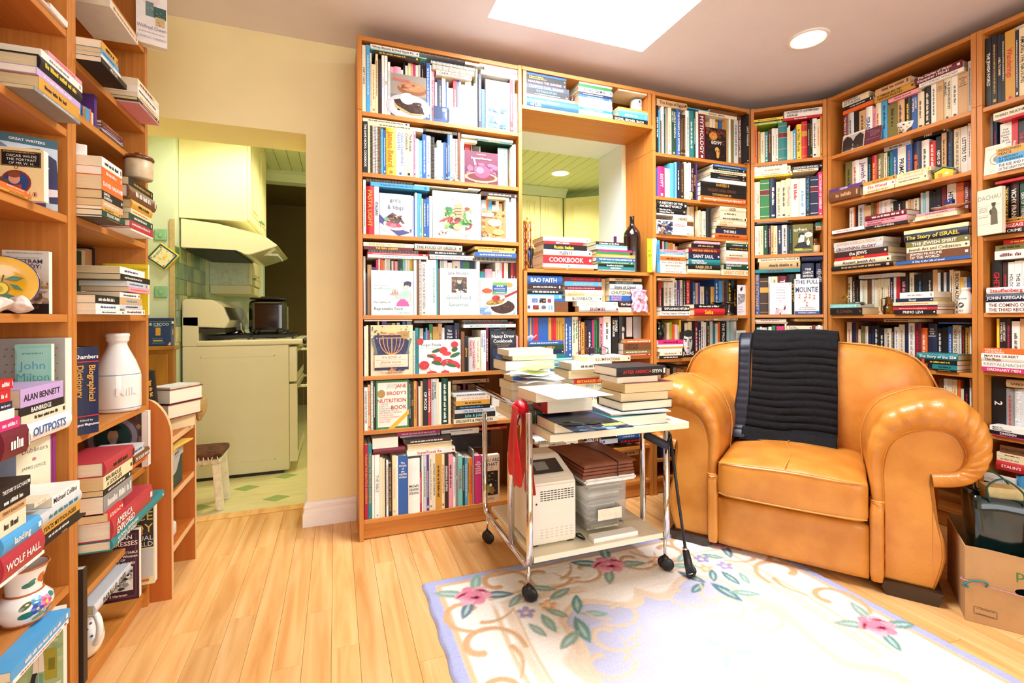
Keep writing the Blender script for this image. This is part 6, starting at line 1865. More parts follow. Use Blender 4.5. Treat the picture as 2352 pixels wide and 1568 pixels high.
# shell-shaped bowl
t=thing('bowl','blue and white marbled shell bowl on stacked books','bowl',M=at('B',.954,.05,.9055)); n=48
def shl(i,j):
    a=2*PI*i/n; k=j/7; R=.03+.04*k; return (R*math.cos(a)*(1+.05*math.sin(9*a)*k),R*.55*math.sin(a)*(1+.05*math.sin(9*a)*k),.004+.036*k**1.5+.006*math.sin(9*a)*k)
bm=bmesh.new(); grid(bm,shl,n,8,closeu=True); V=[bm.verts.new((.03*math.cos(2*PI*i/n),.03*.55*math.sin(2*PI*i/n),.002)) for i in range(n)]; bm.faces.new(V); o=link('shell',bm,mat('blue_marble_glaze','EDF0F4',0.2,scale=60,coat=.5,dark='7C96C4'),t,True); md=o.modifiers.new('s','SOLIDIFY'); md.thickness=.004
# photograph in clear acrylic
t=thing('framed_photo','child photograph in a clear acrylic stand on book stack','photo frame',M=at('B',1.500,.062,.9105)@TILT(-8))
S=Sheet(); S.box(0,.15,0,.001,.002,.132,C('w')); art(S,'b #8a8a92;n 0 0 1 1 #8c8c94 #767682 #9c98a0 22;p #8a5c74 .18,.9 .55,.95 .5,.5 .3,.45;r .72 .5 .28 .4 #e0e6ea;e .84 .6 .12 .12 #3a3a40;e .5 .4 .14 .06 #2a2a2c;p #e8e6e8 .3,0 .36,.3 .5,.36 .66,.3 .74,0;e .5 .62 .14 .18 #c8968a;e .48 .78 .14 .1 #4a3a34;p #c8968a .42,.46 .58,.46 .56,.38 .44,.38;e .45 .62 .02 .02 #2a2020;e .56 .63 .02 .02 #2a2020;e .5 .53 .05 .02 #f4e8e4;p #9a4c50 .46,.56 .54,.56 .54,.545 .46,.545',.15,.13,(0,0,.002),(1,0,0),(0,0,1),(0,-1,0),random.Random(8)); link('photograph',S.mesh('photograph'),M_PRINT,t)
M_CLEAR=glass('clear_acrylic','F4F8F8',0.02,1.2)
boxo('acrylic_front',(-.004,.154,-.0045,-.0025,0,.138),M_CLEAR,t); boxo('acrylic_foot',(-.004,.154,-.03,.03,-.0005,.0013),M_CLEAR,t)
# dark plastic storage box at the cookbook case
t=thing('storage_box','dark translucent plastic box filled with papers on the bottom shelf books','storage box',M=at('B',.445,.095,.352))
boxo('tub',(0,.33,0,.15,0,.078),mat('smoky_plastic','2A2A32',0.12,var=.05,coat=.4),t,bev=.006); boxo('lid',(-.004,.334,-.004,.154,.0785,.088),mat('smoky_lid','33333B',0.15,coat=.4),t,bev=.003)
# small jars
def jar(label,M,s=1.0):
    t=thing('jar',label,'jar',M=M); lat([(0,0),(.022*s,0),(.028*s,.012*s),(.030*s,.03*s),(.0285*s,.046*s)],M_STONE,'body',t); lat([(.0285*s,.046*s),(.024*s,.06*s),(.016*s,.07*s),(.0125*s,.078*s),(.015*s,.086*s),(.012*s,.089*s),(0,.088*s)],M_BRNGL,'shoulder',t); return t
jar('little brown and cream stoneware jar between two rows of history books',at('B',2.031,.024+.012,1.756))
o=jar('round brown and cream jar in the corner case beside the olive dictionary',at('C',.363,.045,1.4365),1.02)
# pewter candlesticks
t=thing('candlestick','dark pewter candlestick with wide saucer on a history shelf','candlestick',M=at('B',2.340,.03,1.0533)); lat([(0,0),(.032,0),(.034,.005),(.02,.012),(.01,.025),(.009,.045),(.012,.06),(.008,.068),(.03,.076),(.034,.082),(.03,.0815),(.012,.074),(.01,.08),(0,.08)],M_PEWT,'stem',t)
t=thing('dish','dark pewter dish lying on the red and black books','dish',M=at('B',2.262,.035,1.1105+.008)); lat([(0,0),(.018,0),(.02,.004),(.036,.014),(.038,.017),(.034,.015),(.018,.006),(0,.005)],M_PEWT,'plate',t)
# green glass jug
M_GGL=glass('green_glass','1F7A4C',0.03)
t=thing('jug','round green glass jug at the end of a middle shelf','jug',M=at('B',1.806,.028,.9122)); lat([(0,.002),(.024,.0),(.03,.012),(.033,.03),(.03,.05),(.02,.066),(.016,.076),(.018,.09),(.021,.098),(.019,.098),(.014,.076),(.028,.05),(.03,.03),(.02,.004),(0,.004)],M_GGL,'body',t)
bm=bmesh.new(); tube(bm,smooth_path([(.018,0,.088),(.034,0,.092),(.038,0,.074),(.028,0,.056)],6),.004,8); link('handle',bm,M_GGL,t,True)
# right-hand case ornaments
t=thing('bowl','white handmade ceramic bowl with painted dots on the upper shelf','bowl',M=at('R',.408,.052,2.0125)); n=30
bm=bmesh.new(); grid(bm,lambda i,j:((.022+.03*(j/6)**.7)*math.cos(2*PI*i/n)*(1+.06*math.sin(3*2*PI*i/n)*(j/6)),(.022+.03*(j/6)**.7)*.8*math.sin(2*PI*i/n),.002+.058*(j/6)**1.2+.004*math.sin(2*2*PI*i/n)*(j/6)),n,7,closeu=True); o=link('body',bm,M_CER,t,True); md=o.modifiers.new('s','SOLIDIFY'); md.thickness=.005
boxo('foot',(-.02,.02,-.016,.016,0,.004),M_CER,t,bev=.0015)
S=Sheet()
for th,zz,cc in ((-.5,.04,'#3a4a90'),(-.2,.035,'#50507a'),(0.1,.045,'#2a3a80'),(.4,.03,'#d8c060'),(.6,.045,'#8098c0'),(-.1,.02,'#6070a8')): curved_blob(S,cc,lambda z:.0235+.03*(max(z,.0)/.06)**.6,th,zz,.005,.0035)
o=link('painted_dots',S.mesh('painted_dots'),M_GLAZE,t); o.scale=(1,.86,1)
# yellow ceramic house
M_YEL=mat('yellow_glaze','F2D21E',0.2,var=.06,scale=30,coat=.5); M_ROOF=mat('green_glaze_roof','5C7C6C',0.25,var=.12,scale=60,coat=.4)
t=thing('ceramic_house','little yellow ceramic house with green roof on a bookshelf','ornament',M=at('R',.588,.012,1.7295)@rotz(12)); 
bm=bmesh.new(); prism(bm,[(-.034,0),(.034,0),(.036,.03),(0,.046),(-.036,.03)],'y',0,.05); link('walls',bm,M_YEL,t)
for sgn in (1,-1):
    bm=bmesh.new(); box(bm,-.0225,.0225,-.004,.054,-.002,.003,M=Matrix.Translation((sgn*.0195,0,.0435))@Matrix.Rotation(sgn*math.radians(24),4,'Y')); link('roof_slope',bm,M_ROOF,t)
boxo('door',(-.02,-.006,-.0015,.001,.001,.022),mat('orange_glaze','E08030',0.3),t); boxo('window',(.006,.02,-.0015,.001,.012,.024),mat('pale_glaze','F0F0D8',0.3),t)
# blue leaf candle holder
t=thing('candle_holder','blue and tan ceramic leaf candle holder on a short stack of books','candle holder',M=at('R',.600,.038,1.5645)); n=28
bm=bmesh.new(); grid(bm,lambda i,j:(.075*(j/5)*math.cos(2*PI*i/n)*(1+.12*math.cos(5*2*PI*i/n)*(j/5)),.042*(j/5)*math.sin(2*PI*i/n),.003+.016*(j/5)**2+.003*math.cos(5*2*PI*i/n)*(j/5)),n,6,closeu=True); o=link('leaf_dish',bm,mat('tan_glaze','C8A878',0.25,coat=.4,dark='8A744C'),t,True); md=o.modifiers.new('s','SOLIDIFY'); md.thickness=.004
M_BLUE=mat('cobalt_glaze','1F3488',0.15,var=.1,scale=40,coat=.6)
lat([(0,.004),(.014,.004),(.016,.012),(.014,.02),(.018,.028),(.019,.05),(.0175,.052),(.015,.05),(.014,.03),(0,.028)],M_BLUE,'cup',t)
bm=bmesh.new(); tube(bm,[(-.05+.014*math.cos(a),-.004+.0*a,.022+.012*math.sin(a)) for a in [i*PI/8 for i in range(16)]],.0035,8,closed=True); link('ring_handle',bm,M_BLUE,t,True)
# brass swan dish
t=thing('swan_dish','brass swan dish with smoky glass body on the aqua book','dish',M=at('R',.128,.03,1.0895+.0005)); 
bm=bmesh.new(); tube(bm,smooth_path([(-.03,0,.012),(-.045,0,.02),(-.052,0,.034),(-.042,0,.046),(-.03,0,.056),(-.03,0,.07),(-.042,0,.076),(-.052,0,.068),(-.058,0,.06)],5),[.006]*6+[.005]*10+[.0045]*10+[.0048]*6+[.004]*8+[.001] if False else .0045,8); link('neck',bm,M_BRASS,t,True)
bm=bmesh.new(); grid(bm,lambda i,j:((-.04+.105*i/12),(.026*math.sin(PI*min(1,(i+.4)/13))**.7)*math.cos(PI*j/8),.004+.018*(i/12)**2+.026*(1-math.sin(PI*j/8))*math.sin(PI*min(1,(i+.6)/13))**.5),13,9); o=link('body',bm,mat('smoky_glass_body','54483C',0.08,coat=.8,var=.1),t,True); md=o.modifiers.new('s','SOLIDIFY'); md.thickness=.004; md.offset=1
# amber glass jug
M_AMB=glass('amber_glass','A8741C',0.03)
t=thing('jug','small amber glass jug with stopper between the swan dish and books','jug',M=at('R',.298,.07,1.0525)); lat([(0,.002),(.024,0),(.026,.004),(.026,.046),(.018,.052),(.016,.056),(.015,.086),(.012,.092),(.012,.098),(0,.099)],M_AMB,'body',t)
bm=bmesh.new(); tube(bm,fillet([(-.016,0,.09),(-.036,0,.09),(-.036,0,.02),(-.024,0,.014)],.01),.0032,8); link('handle',bm,M_AMB,t,True)
# salt bottle
t=thing('salt_bottle','white ceramic salt bottle shaped like a milk bottle','bottle',M=at('R',.664,.035,1.0525)); PR=[(0,0),(.028,0),(.03,.004),(.03,.06),(.028,.078),(.02,.098),(.0165,.108),(.0165,.113),(.019,.116),(.019,.122),(.016,.126),(0,.126)]
lat(PR,M_CER,'body',t); S=Sheet(); curved_text(S,'Dairy Fresh','#3a2a2a',.0304,.07,.007,0,maxang=1.5,bold=True); curved_blob(S,'#2a2a2a',.03,0,.042,.013,.013); curved_blob(S,'#d8d8d4',.03,.05,.043,.008,.005,e=.001,rot=.5); curved_blob(S,'#d8d8d4',.03,-.1,.04,.004,.006,e=.001); curved_text(S,'SALT','#5a2a24',.0304,.012,.007,0,bold=True); o=link('lettering',S.mesh('lettering'),M_GLAZE,t); o.rotation_euler=(0,0,math.radians(-12))
# oval platter lying on tall books
t=thing('platter','white oval platter lying on top of the tallest books','platter',M=at('R',.878,.12,2.3005)@TILT(-6)@Matrix.Diagonal((1.5,1,1,1))); lat([(0,.001),(.05,0),(.06,.003),(.085,.016),(.088,.019),(.084,.0175),(.058,.006),(0,.004)],M_CER,'plate',t)
# ------------------------------------------------------------------ ornaments on the left cases
t=thing('plate','small yellow glazed plate with painted lemon and leaves','plate',M=Matrix.Translation((-.690,1.375,1.124))@rotz(20)@Matrix.Rotation(math.radians(90-12),4,'X'))
lat([(0,-.004),(.03,-.004),(.036,0),(.06,.006),(.063,.0075),(.06,.0085),(.034,.002),(0,-.001)],mat('yellow_plate_glaze','E4AE28',0.12,var=.05,scale=20,coat=.7),'dish',t)
S=Sheet(); S2=[]
art(S,'e .5 .35 .17 .2 #7c6420;e .5 .36 .14 .165 #e0c838;e .46 .34 .09 .1 #b8a020;p #2c4030 .5,.55 .53,.58 .56,.75 .53,.75;p #3c6a50 .55,.62 .72,.72 .95,.68 .8,.58;p #4c7c60 .57,.62 .74,.68 .9,.67 .78,.6;p #3c6a50 .66,.5 .82,.46 .94,.3 .76,.36;p #3c6a50 .5,.16 .62,.22 .78,.14 .62,.06;p #3c6a50 .44,.6 .3,.72 .1,.66 .28,.56',.08,.08,(-.04,-.04,.0028),(1,0,0),(0,1,0),(0,0,1),random.Random(1)); link('painting',S.mesh('painting'),M_GLAZE,t)
bm=bmesh.new(); tube(bm,[(.0615*math.cos(a),.0615*math.sin(a),.0078) for a in [i*2*PI/40 for i in range(40)]],.0014,6,closed=True); link('rim',bm,M_BLUE,t,True)
def rock(label,loc,s,seed,sc):
    bm=bmesh.new(); bmesh.ops.create_icosphere(bm,subdivisions=4,radius=1); rg=random.Random(seed); ph=[(Vector((rg.uniform(-1,1),rg.uniform(-1,1),rg.uniform(-1,1))).normalized(),rg.uniform(.5,.8)) for _ in range(16)]
    for v in bm.verts:
        for nrm,dd in ph:
            e=v.co.dot(nrm)-dd
            if e>0: v.co-=nrm*e*.85
        v.co*=1+.03*math.sin(v.co.x*9+seed)*math.sin(v.co.y*11)
        v.co=Vector((v.co.x*sc[0],v.co.y*sc[1],v.co.z*sc[2]))*s
    mz=min(v.co.z for v in bm.verts)
    for v in bm.verts: v.co.z-=mz
    o=link('rock',bm,mat('white_quartz','F0E8E0',0.5,scale=26,var=.1,bump=.3,bscale=60,dark='B89A88'),None); o.location=loc; return tag(o,label,'rock')
rock('white quartz stone on the shelf edge before the film case',(-.640,1.335,1.0588),.03,3,(.9,.9,.68)); rock('pale pink stone under the yellow lemon plate',(-.640,1.268,1.0588),.03,8,(.8,.8,.66))
# painted vase
t=thing('vase','white pottery vase painted with bright flowers and terracotta rims','vase',M=Matrix.Translation((-.668,1.405,.3624))); 
PV=[(0,0),(.032,0),(.036,.005),(.047,.022),(.051,.036),(.048,.05),(.037,.062),(.0315,.066),(.0305,.07),(.033,.09),(.0405,.118),(.043,.124)]
lat(PV+[(.0405,.124),(.038,.117),(.0305,.09),(.028,.07),(.03,.06),(0,.05)],M_CER,'body',t); rf=prof_r(PV)
for zz,rr in ((.004,.0365),(.0665,.0325),(.1235,.0425)):
    bm=bmesh.new(); tube(bm,[(rr*math.cos(a),rr*math.sin(a),zz) for a in [i*2*PI/36 for i in range(36)]],.0022,6,closed=True); link('rim',bm,mat('terracotta_band','B4602C',0.4),t,True)
S=Sheet()
for th,zz,dx,dz,rot,cc in ((.62,.042,.012,.012,0,'p'),(.25,.036,.011,.011,0,'#3a5cb8'),(.28,.053,.011,.007,.3,'#3a90c0'),(-.15,.048,.012,.006,.5,'#5c6438'),(-.12,.028,.014,.008,.1,'#2c7868'),(.45,.018,.016,.007,.4,'#8aa838'),(.85,.022,.012,.008,.9,'#6c7430'),(1.0,.05,.008,.006,0,'#2c8c88'),(.05,.088,.012,.006,.15,'#2c7868'),(.75,.096,.009,.011,.2,'#c86428'),(.9,.09,.007,.01,.6,'#8a5420'),(.2,.094,.008,.004,.6,'#3c8c78')): curved_blob(S,cc,rf,th,zz,dx,dz,12,rot)
for k in range(6): curved_blob(S,['#e0508c','#f088b0'][k%2],rf,.62+.17*math.cos(k*PI/3),.042+.009*math.sin(k*PI/3),.006,.004,10,k*PI/3,e=.001)
for k in range(6): curved_blob(S,['#2c4cb0','#5878d0'][k%2],rf,.25+.15*math.cos(k*PI/3),.036+.008*math.sin(k*PI/3),.005,.0035,10,k*PI/3,e=.001)
curved_blob(S,'#f0d850',rf,.62,.042,.004,.004,10,e=.0016); curved_blob(S,'#f0d850',rf,.25,.036,.003,.003,10,e=.0016)
o=link('painted_flowers',S.mesh('painted_flowers'),M_GLAZE,t); o['kind']='stuff'; o.rotation_euler=(0,0,math.radians(36))
# milk bottle
t=thing('milk_bottle','large white ceramic milk bottle with blue rings and raised script','bottle',M=Matrix.Translation((-.700,2.000,.7338))); 
PM=[(0,0),(.058,0),(.063,.004),(.065,.012),(.065,.115),(.063,.13),(.05,.17),(.034,.205),(.027,.222),(.026,.232),(.031,.236),(.0325,.242),(.032,.25),(.034,.254),(.033,.262),(.029,.264),(.026,.26),(.024,.23),(0,.22)]
lat(PM,M_CER,'body',t,48); S=Sheet(); rf2=prof_r(PM[2:])
for zz in (.012,.124):
    n=60; S.add([((rf2(zz+d)+.0005)*math.cos(2*PI*i/n),(rf2(zz+d)+.0005)*math.sin(2*PI*i/n),zz+d) for d in (0,.0022) for i in range(n)],[(i,(i+1)%n,n+(i+1)%n,n+i) for i in range(n)],C('#7c8cb8'))
link('blue_rings',S.mesh('blue_rings'),M_GLAZE,t)
S=Sheet(); curved_text(S,'Milk','#f0eee8',lambda z:rf2(z)+.0012,.058,.026,math.radians(40),bold=True); o=link('raised_lettering',S.mesh('raised_lettering'),M_GLAZE,t); md=o.modifiers.new('s','SOLIDIFY'); md.thickness=.0022; md.offset=0
# white jug
t=thing('jug','white ceramic jug with small blue specks on the lowest shelf','jug',M=Matrix.Translation((-.700,1.735,.0688))); n=32
PJ=[(0,0),(.034,0),(.044,.006),(.055,.03),(.058,.05),(.05,.078),(.038,.098),(.034,.112),(.037,.13)]
bm=bmesh.new(); grid(bm,lambda i,j:(PJ[j][0]*math.cos(2*PI*i/n)*(1+(.22*max(0,math.cos(2*PI*i/n-.9))**6 if j>6 else 0)),PJ[j][0]*math.sin(2*PI*i/n)*(1+(.22*max(0,math.cos(2*PI*i/n-.9))**6 if j>6 else 0)),PJ[j][1]+(.012*max(0,math.cos(2*PI*i/n-.9)) if j>7 else 0)),n,9,closeu=True); bmesh.ops.remove_doubles(bm,verts=bm.verts[:],dist=1e-5); o=link('body',bm,M_CER,t,True); md=o.modifiers.new('s','SOLIDIFY'); md.thickness=.004; subsurf(o,1)
bm=bmesh.new(); tube(bm,smooth_path([(.03,-.02,.126),(.05,-.034,.13),(.062,-.042,.105),(.06,-.04,.07),(.048,-.03,.045)],6),.0085,10); link('handle',bm,M_CER,t,True)
S=Sheet(); rj=prof_r(PJ)
for th,zz in ((.2,.09),(.5,.1),(.9,.095),(1.2,.06),(.35,.07)): curved_blob(S,'#3a4a94',lambda z:rj(z)+.0012,th,zz,.004,.003)
o=link('blue_specks',S.mesh('blue_specks'),M_GLAZE,t); o.rotation_euler=(0,0,math.radians(30))
t=thing('jar','lidded stoneware jar with brown lid on stacked books by the doorway','jar',M=Matrix.Translation((-.620,1.945,1.5145))); lat([(0,0),(.036,0),(.039,.004),(.039,.06),(.036,.064)],M_STONE,'body',t); lat([(.0,.0645),(.042,.0645),(.0435,.07),(.04,.076),(.01,.078),(.009,.084),(.012,.088),(0,.09)],M_BRNGL,'lid',t)
o=boxo('tray',(-.004,.004,-.07,.07,0,.2),M_CER,None,bev=.003); o.matrix_world=Matrix.Translation((-.70,1.600,1.3206))@rotz(-70); tag(o,'white tray with rounded corners standing upright beside orange paperbacks','tray')
t=thing('bowl','tiny brass bowl on the shelf beneath the overhanging black book','bowl',M=Matrix.Translation((-.667,1.99,1.7388))); lat([(0,0),(.014,0),(.024,.012),(.028,.026),(.026,.026),(.02,.012),(0,.004)],M_BRASS,'cup',t)
# ------------------------------------------------------------------ things on the curved shelf unit
def flat_book(name,label,cat,x,y,z,ang,L,D,th,c,tc='k',tx='',mode='H',tiltx=0,seed=1,hard=None,group=None,ops=None):
    """a book lying flat: L along its front, D deep, front-left corner at x,y; mode Q shows the page edges"""
    S,P=book_sheets(th,L,D,c,tc,tx,None,random.Random(seed),hard=hard)
    if ops: art(S,ops,L,D,(th,0,0) if mode=='H' else (th,D,0),(0,0,-1) if False else (0,0,1),(0,1,0) if mode!='H' else (0,-1,0),(1,0,0),random.Random(seed))
    M=Matrix.Translation((x,y,z))@rotz(ang)@TILT(tiltx)@(R_H(th,L) if mode=='H' else R_Q(th,L,D))
    return put_book(name,label,cat,M,S,P,group)
S,P=book_sheets(.042,.245,.19,'k','O','',None,random.Random(2),hard=True); squiggle(S,C('O'),(.008,-.0066,.21),(0,0,-1),(1,0,0),.012,.06,random.Random(1))
put_book('binder','tall black bound volume leaning on the curved shelf unit','book',Matrix.Translation((-.712,2.140,.5988))@rotz(56)@Matrix.Rotation(math.radians(-6),4,'Y')@Matrix.Translation((.03,-.06,.0052)),S,P)
for k,(zz,nm) in enumerate(((.6475,'lower'),(.7075,'upper'))): flat_book('book',f'{nm} of two thick maroon volumes with pale page edges stacked on the curved unit','book',-.620+.005*k,2.235,zz,62,.17,.12,.058,'m','O','=',mode='Q',seed=k+2,hard=True,group='maroon volumes')
flat_book('notebook','white spiral notebook lying on top of the maroon volumes','notebook',-.615,2.24,.766,62,.15,.1,.008,'l','k','%',mode='Q',seed=5)
flat_book('book','pale book lying under the maroon volumes on the curved unit','book',-.632,2.262,.5976,58,.13,.11,.048,'c','n','',mode='Q',seed=6,hard=False)
t=thing('shoe_box','green shoe box with grey lid panel on the curved unit middle shelf','shoe box',(-.592,2.14,.3856)); boxo('tray',(-.26,0,.006,.165,0,.115),mat('dark_green_card','2C4038',0.6),t); boxo('lid',(-.262,.003,.004,.167,.1152,.150),mat('grey_card','B8BCB8',0.55),t)
bm=bmesh.new(); prism(bm,[(.006,.05),(.08,.06),(.14,.115),(.006,.115)],'x',.0002,.0012); link('grey_panel',bm,mat('grey_card_panel','B4B8B4',0.55),t)
S=Sheet(); put_text(S,'MERRELL',C('#5a6460'),(.0036,.055,.128),(0,1,0),(0,0,1),.011,.08,'l',True); squiggle(S,C('#8a9490'),(.0036,.055,.118),(0,1,0),(0,0,1),.005,.06,random.Random(2)); link('lettering',S.mesh('lettering'),M_MATP,t)
M_MANILA=mat('manila_paper','E8B850',0.6,var=.05,scale=20)
for k,(dx,zz,a) in enumerate(((0,.5385,3),(.012,.5452,-4))):
    o=boxo('envelope',(-.2,0,-.06,.11,0,.006),M_MANILA,None,bev=.002); o.matrix_world=Matrix.Translation((-.585+dx,2.22,zz))@rotz(a*2); tag(o,('lower' if k==0 else 'upper')+' of two padded manila envelopes lying over the shoe box','envelope','manila envelopes')
o=boxo('plastic_sheet',(-.1,0,0,.12,0,.06),mat('crumpled_clear_plastic','DCE0E4',0.2,var=.08,bump=1,bscale=40),None,bev=.015,seg=3); o.matrix_world=Matrix.Translation((-.60,2.15,.1826)); tag(o,'crumpled clear plastic bag on the lowest shelf of the curved unit','bag')
bm=bmesh.new(); rg=random.Random(4)
def bagf(i,j):
    a=2*PI*i/24; k=j/8; R=(.012+.035*math.sin(PI*min(1,k*1.05))**.8)*(1+.22*math.sin(5*a+3*k)+.1*math.sin(9*a)); return (R*math.cos(a)*.5,R*math.sin(a),-.12*k)
grid(bm,bagf,24,9,closeu=True); o=link('plastic_bag',bm,mat('tan_plastic_bag','B8935A',0.35,var=.12,scale=40,bump=.4,bscale=60),None,True); o.location=(-.575,2.50,.71); tag(o,'tan plastic bag hanging behind the curved shelf unit','bag')

# ------------------------------------------------------------------ trolley and everything on it
t=thing('trolley','white two-tier trolley with chrome tube legs piled with books on the rug','trolley',(0,0,0)); M_LAM=mat('white_laminate','F2EBD2',0.35,var=.012,scale=8)
boxo('top_tray',(.692,1.285,1.50,2.10,.612,.6385),M_LAM,t,bev=.003); boxo('lower_shelf',(.672,1.24,1.602,2.11,.150,.172),M_LAM,t,bev=.003)
R_=.0125
for nm,X in (('a',.655),('b',1.255)):
    bm=bmesh.new()
    tube(bm,fillet([(X,1.600,.70 if X<1 else .61),(X,1.600,.135),(X,2.15,.135),(X,2.15,.60)],.055),R_,12); link('tube_leg',bm,M_CHROME,t,True)
    bm=bmesh.new(); tube(bm,fillet([(X,2.26,.705),(X,1.70 if X<1 else 1.76,.705),(X,1.79,.55),(X,1.79,.137)],.05) if X<1 else fillet([(X,2.13,.605),(X,1.76,.605),(X,1.76,.137)],.05),R_,12); link('tube_leg',bm,M_CHROME,t,True)
    for y in (1.612,2.12):
        c=bpy.data.objects.new('caster',None); COL.objects.link(c); c.parent=t; c.location=(X,y,0)
        z0=.0135 if (y<1.8) else (.0003 if X<.5 or y>1.9 else .0135)
        bm=bmesh.new(); lathe(bm,[(0,.05),(.006,.05),(.006,.155 if y<1.8 else .122),(0,.155 if y<1.8 else .122)],10); link('stem',bm,M_CHROME,c,True)
        for k,yo in enumerate((-.016,.004)):
            bm=bmesh.new(); lathe(bm,[(0,0),(.02,0),(.0255,.003),(.0265,.008),(.0255,.011),(.02,.0125),(0,.0125)],24,M=Matrix.Translation((.0,yo+.0,.0268+z0))@Matrix.Rotation(math.radians(-35),4,'Z')@Matrix.Rotation(-PI/2,4,'X')); link('wheel',bm,M_BLK,c,True)
        bm=bmesh.new(); lathe(bm,[(0,.0),(.012,.0),(.014,.02),(.009,.024),(0,.024)],14,cz=.034+z0); link('hood',bm,M_BLK,c,True)
CT='books piled on the trolley'
def cb(lab,x,y,z,L,D,th,c,tc='k',tx='',mode='Q',ang=0,seed=1,hard=None,ops=None,nm='book'): return flat_book(nm,lab,'book',x,y,z,ang,L,D,th,c,tc,tx,mode,0,seed,hard,CT,ops)
TZ=.6391
cb('thick paperback with dark blue photographic cover at the trolley front corner',.712,1.506,TZ,.222,.155,.039,'v',ops='b #1c2c44;n 0 0 1 1 #2c4868 #86a4c0 #0c1624 #4c6c90 44;r .6 .55 .35 .2 #d8d070;s .63 .62 .03 .25 #3a3a20;s .63 .68 .03 .25 #3a3a20',seed=3,hard=False)
cb('dark green hardback with gold bands under the red spine volume',.70,1.685,TZ,.17,.14,.048,'f','O','=',mode='H',seed=4,hard=True)
cb('pink edged paperback below the dark green hardback on the trolley',.70,1.83,TZ,.17,.13,.03,'p','k','~',mode='H',seed=5)
# red volume with its spine to the left
S,P=book_sheets(.05,.135,.19,'r','k','~',None,random.Random(8),hard=False); o=put_book('book','very thick red paperback with its spine turned to the tray side','book',Matrix.Translation((.7325,1.80,.6885))@rotz(-90)@R_H(.05,.2) if False else Matrix.Translation((.732,1.745,.6885))@rotz(-90)@R_H(.05,.135),S,P,CT)
cb('white covered paperback topping the red spine volume',.672,1.575,.7395,.222,.16,.036,'w','g','',ang=3,seed=9,hard=False,ops='b #f4f4f0;s .1 .8 .03 .7 #a0a0a0;s .1 .7 .03 .6 #a0a0a0;s .2 .5 .03 .6 #b0b0b0;s .1 .3 .03 .7 #b0b0b0')
cb('sketchbook with teal cover at the bottom of the front book tower',.936,1.512,TZ,.252,.19,.038,'q','w','',seed=11,hard=False)
for k,(a,dz) in enumerate(((4,0),(-6,.0052))):
    cb(('upper' if k else 'lower')+' of two thin magazines above the teal sketchbook',.950,1.525,.6777+dz,.25,.17,.0047,'l' if k else 'v','k','',ang=a,seed=13+k,hard=False)
cb('black covered hardback with cream page edges above the magazines',1.008,1.54,.6885,.236,.175,.035,'k','w','',seed=15,hard=True,ang=1)
cb('cream paperback without visible spine beneath the wide pale volume',1.010,1.55,.7245,.212,.16,.030,'c','w','',seed=16,hard=False,ang=-1)
cb('wide pale paged volume with plum cover in the front tower',1.024,1.545,.7555,.222,.17,.037,'m','w','',seed=17,hard=False)
cb('small cream paperback just under the black hardback with red title',1.000,1.56,.7935,.185,.13,.022,'i','w','',seed=18,hard=False)
S,P=book_sheets(.036,.228,.165,'k','r','',None,random.Random(3),hard=True); put_text(S,'AFTER AMERICA',C('r'),(.012,-.0065,.205),(0,0,-1),(1,0,0),.013,.14,'l',True); put_text(S,'· STEYN',C('w'),(.012,-.0065,.078),(0,0,-1),(1,0,0),.012,.06,'l',True); S.quad((.008,-.0065,.006),(.028,-.0065,.006),(.028,-.0065,.015),(.008,-.0065,.015),C('w'))
put_book('book','black hardback with red and white title crowning the front tower','book',Matrix.Translation((.995,1.555,.8165))@rotz(2)@R_H(.036,.228),S,P,CT)
# back pile at the chrome rail
zz=TZ
for k,(lab,x,y,L,D,th,c,tc,tx,mode) in enumerate((('cream paperback at the very bottom of the back pile',.69,1.90,.2,.15,.045,'c','k','','Q'),('tan paperback low in the back pile beside loose papers',.70,1.90,.19,.15,.048,'t','k','','Q'),('pale paged paperback above the loose papers in the back pile',.70,1.905,.19,.15,.035,'i','k','','Q'),('blue and pink paperback in the back pile',.705,1.90,.165,.13,.026,'b','h','JENGA','H'),('white paperback with a pale author name in the back pile',.692,1.9,.185,.13,.022,'w','e','NIALL FERGUSON','H'),('thick worn volume with ruffled page edges in the back pile',.672,1.9,.23,.155,.042,'k','k','','Q'),('cream paperback second from the top of the back pile',.705,1.905,.205,.14,.019,'i','k','','Q'),('pale hardback on top of the back pile',.686,1.90,.208,.15,.026,'w','k','','Q'))):
    cb(lab,x,y,zz,L,D,th,c,tc,tx,mode,ang=(k%3-1)*1.5,seed=20+k,hard=False); zz+=th+.0007
# middle pile with the glasses
zz=TZ
for k,(lab,x,y,L,D,th,c,tc,tx,mode) in enumerate((('white book at the bottom of the middle pile',1.0,1.88,.22,.15,.032,'w','k','','Q'),('white paperback in the middle pile with maroon lettering',1.02,1.875,.19,.14,.028,'w','m','The King','H'),('pale pink paperback in the middle pile',1.0,1.88,.2,.14,.026,'w','a','~','H'),('cream paperback below the red spine in the middle pile',.99,1.885,.2,.14,.022,'c','a','WHY THE','H'),('red paperback with yellow title in the middle pile',.985,1.88,.235,.14,.021,'r','Y','ENTANGLED IN TERROR','H'),('worn hardback with pale page edges under the cream essay book',.958,1.88,.21,.15,.040,'k','k','','Q'),('barcoded white paperback under the cream essay book',.97,1.875,.2,.14,.03,'w','k','~','H'),('cream essay book carrying the black reading glasses',1.055,1.885,.225,.15,.022,'i','n','ILLUMINATIONS','H'))):
    cb(lab,x,y,zz,L,D,th,c,tc,tx,mode,ang=(k%3-1)*2,seed=40+k,hard=False); zz+=th+.0007
GZ=zz
t=thing('glasses','black reading glasses resting on the cream essay book','glasses',(1.135,1.94,GZ+.001)); M_SPEC=mat('black_spectacle_frame','0C0C10',0.2,coat=.5)
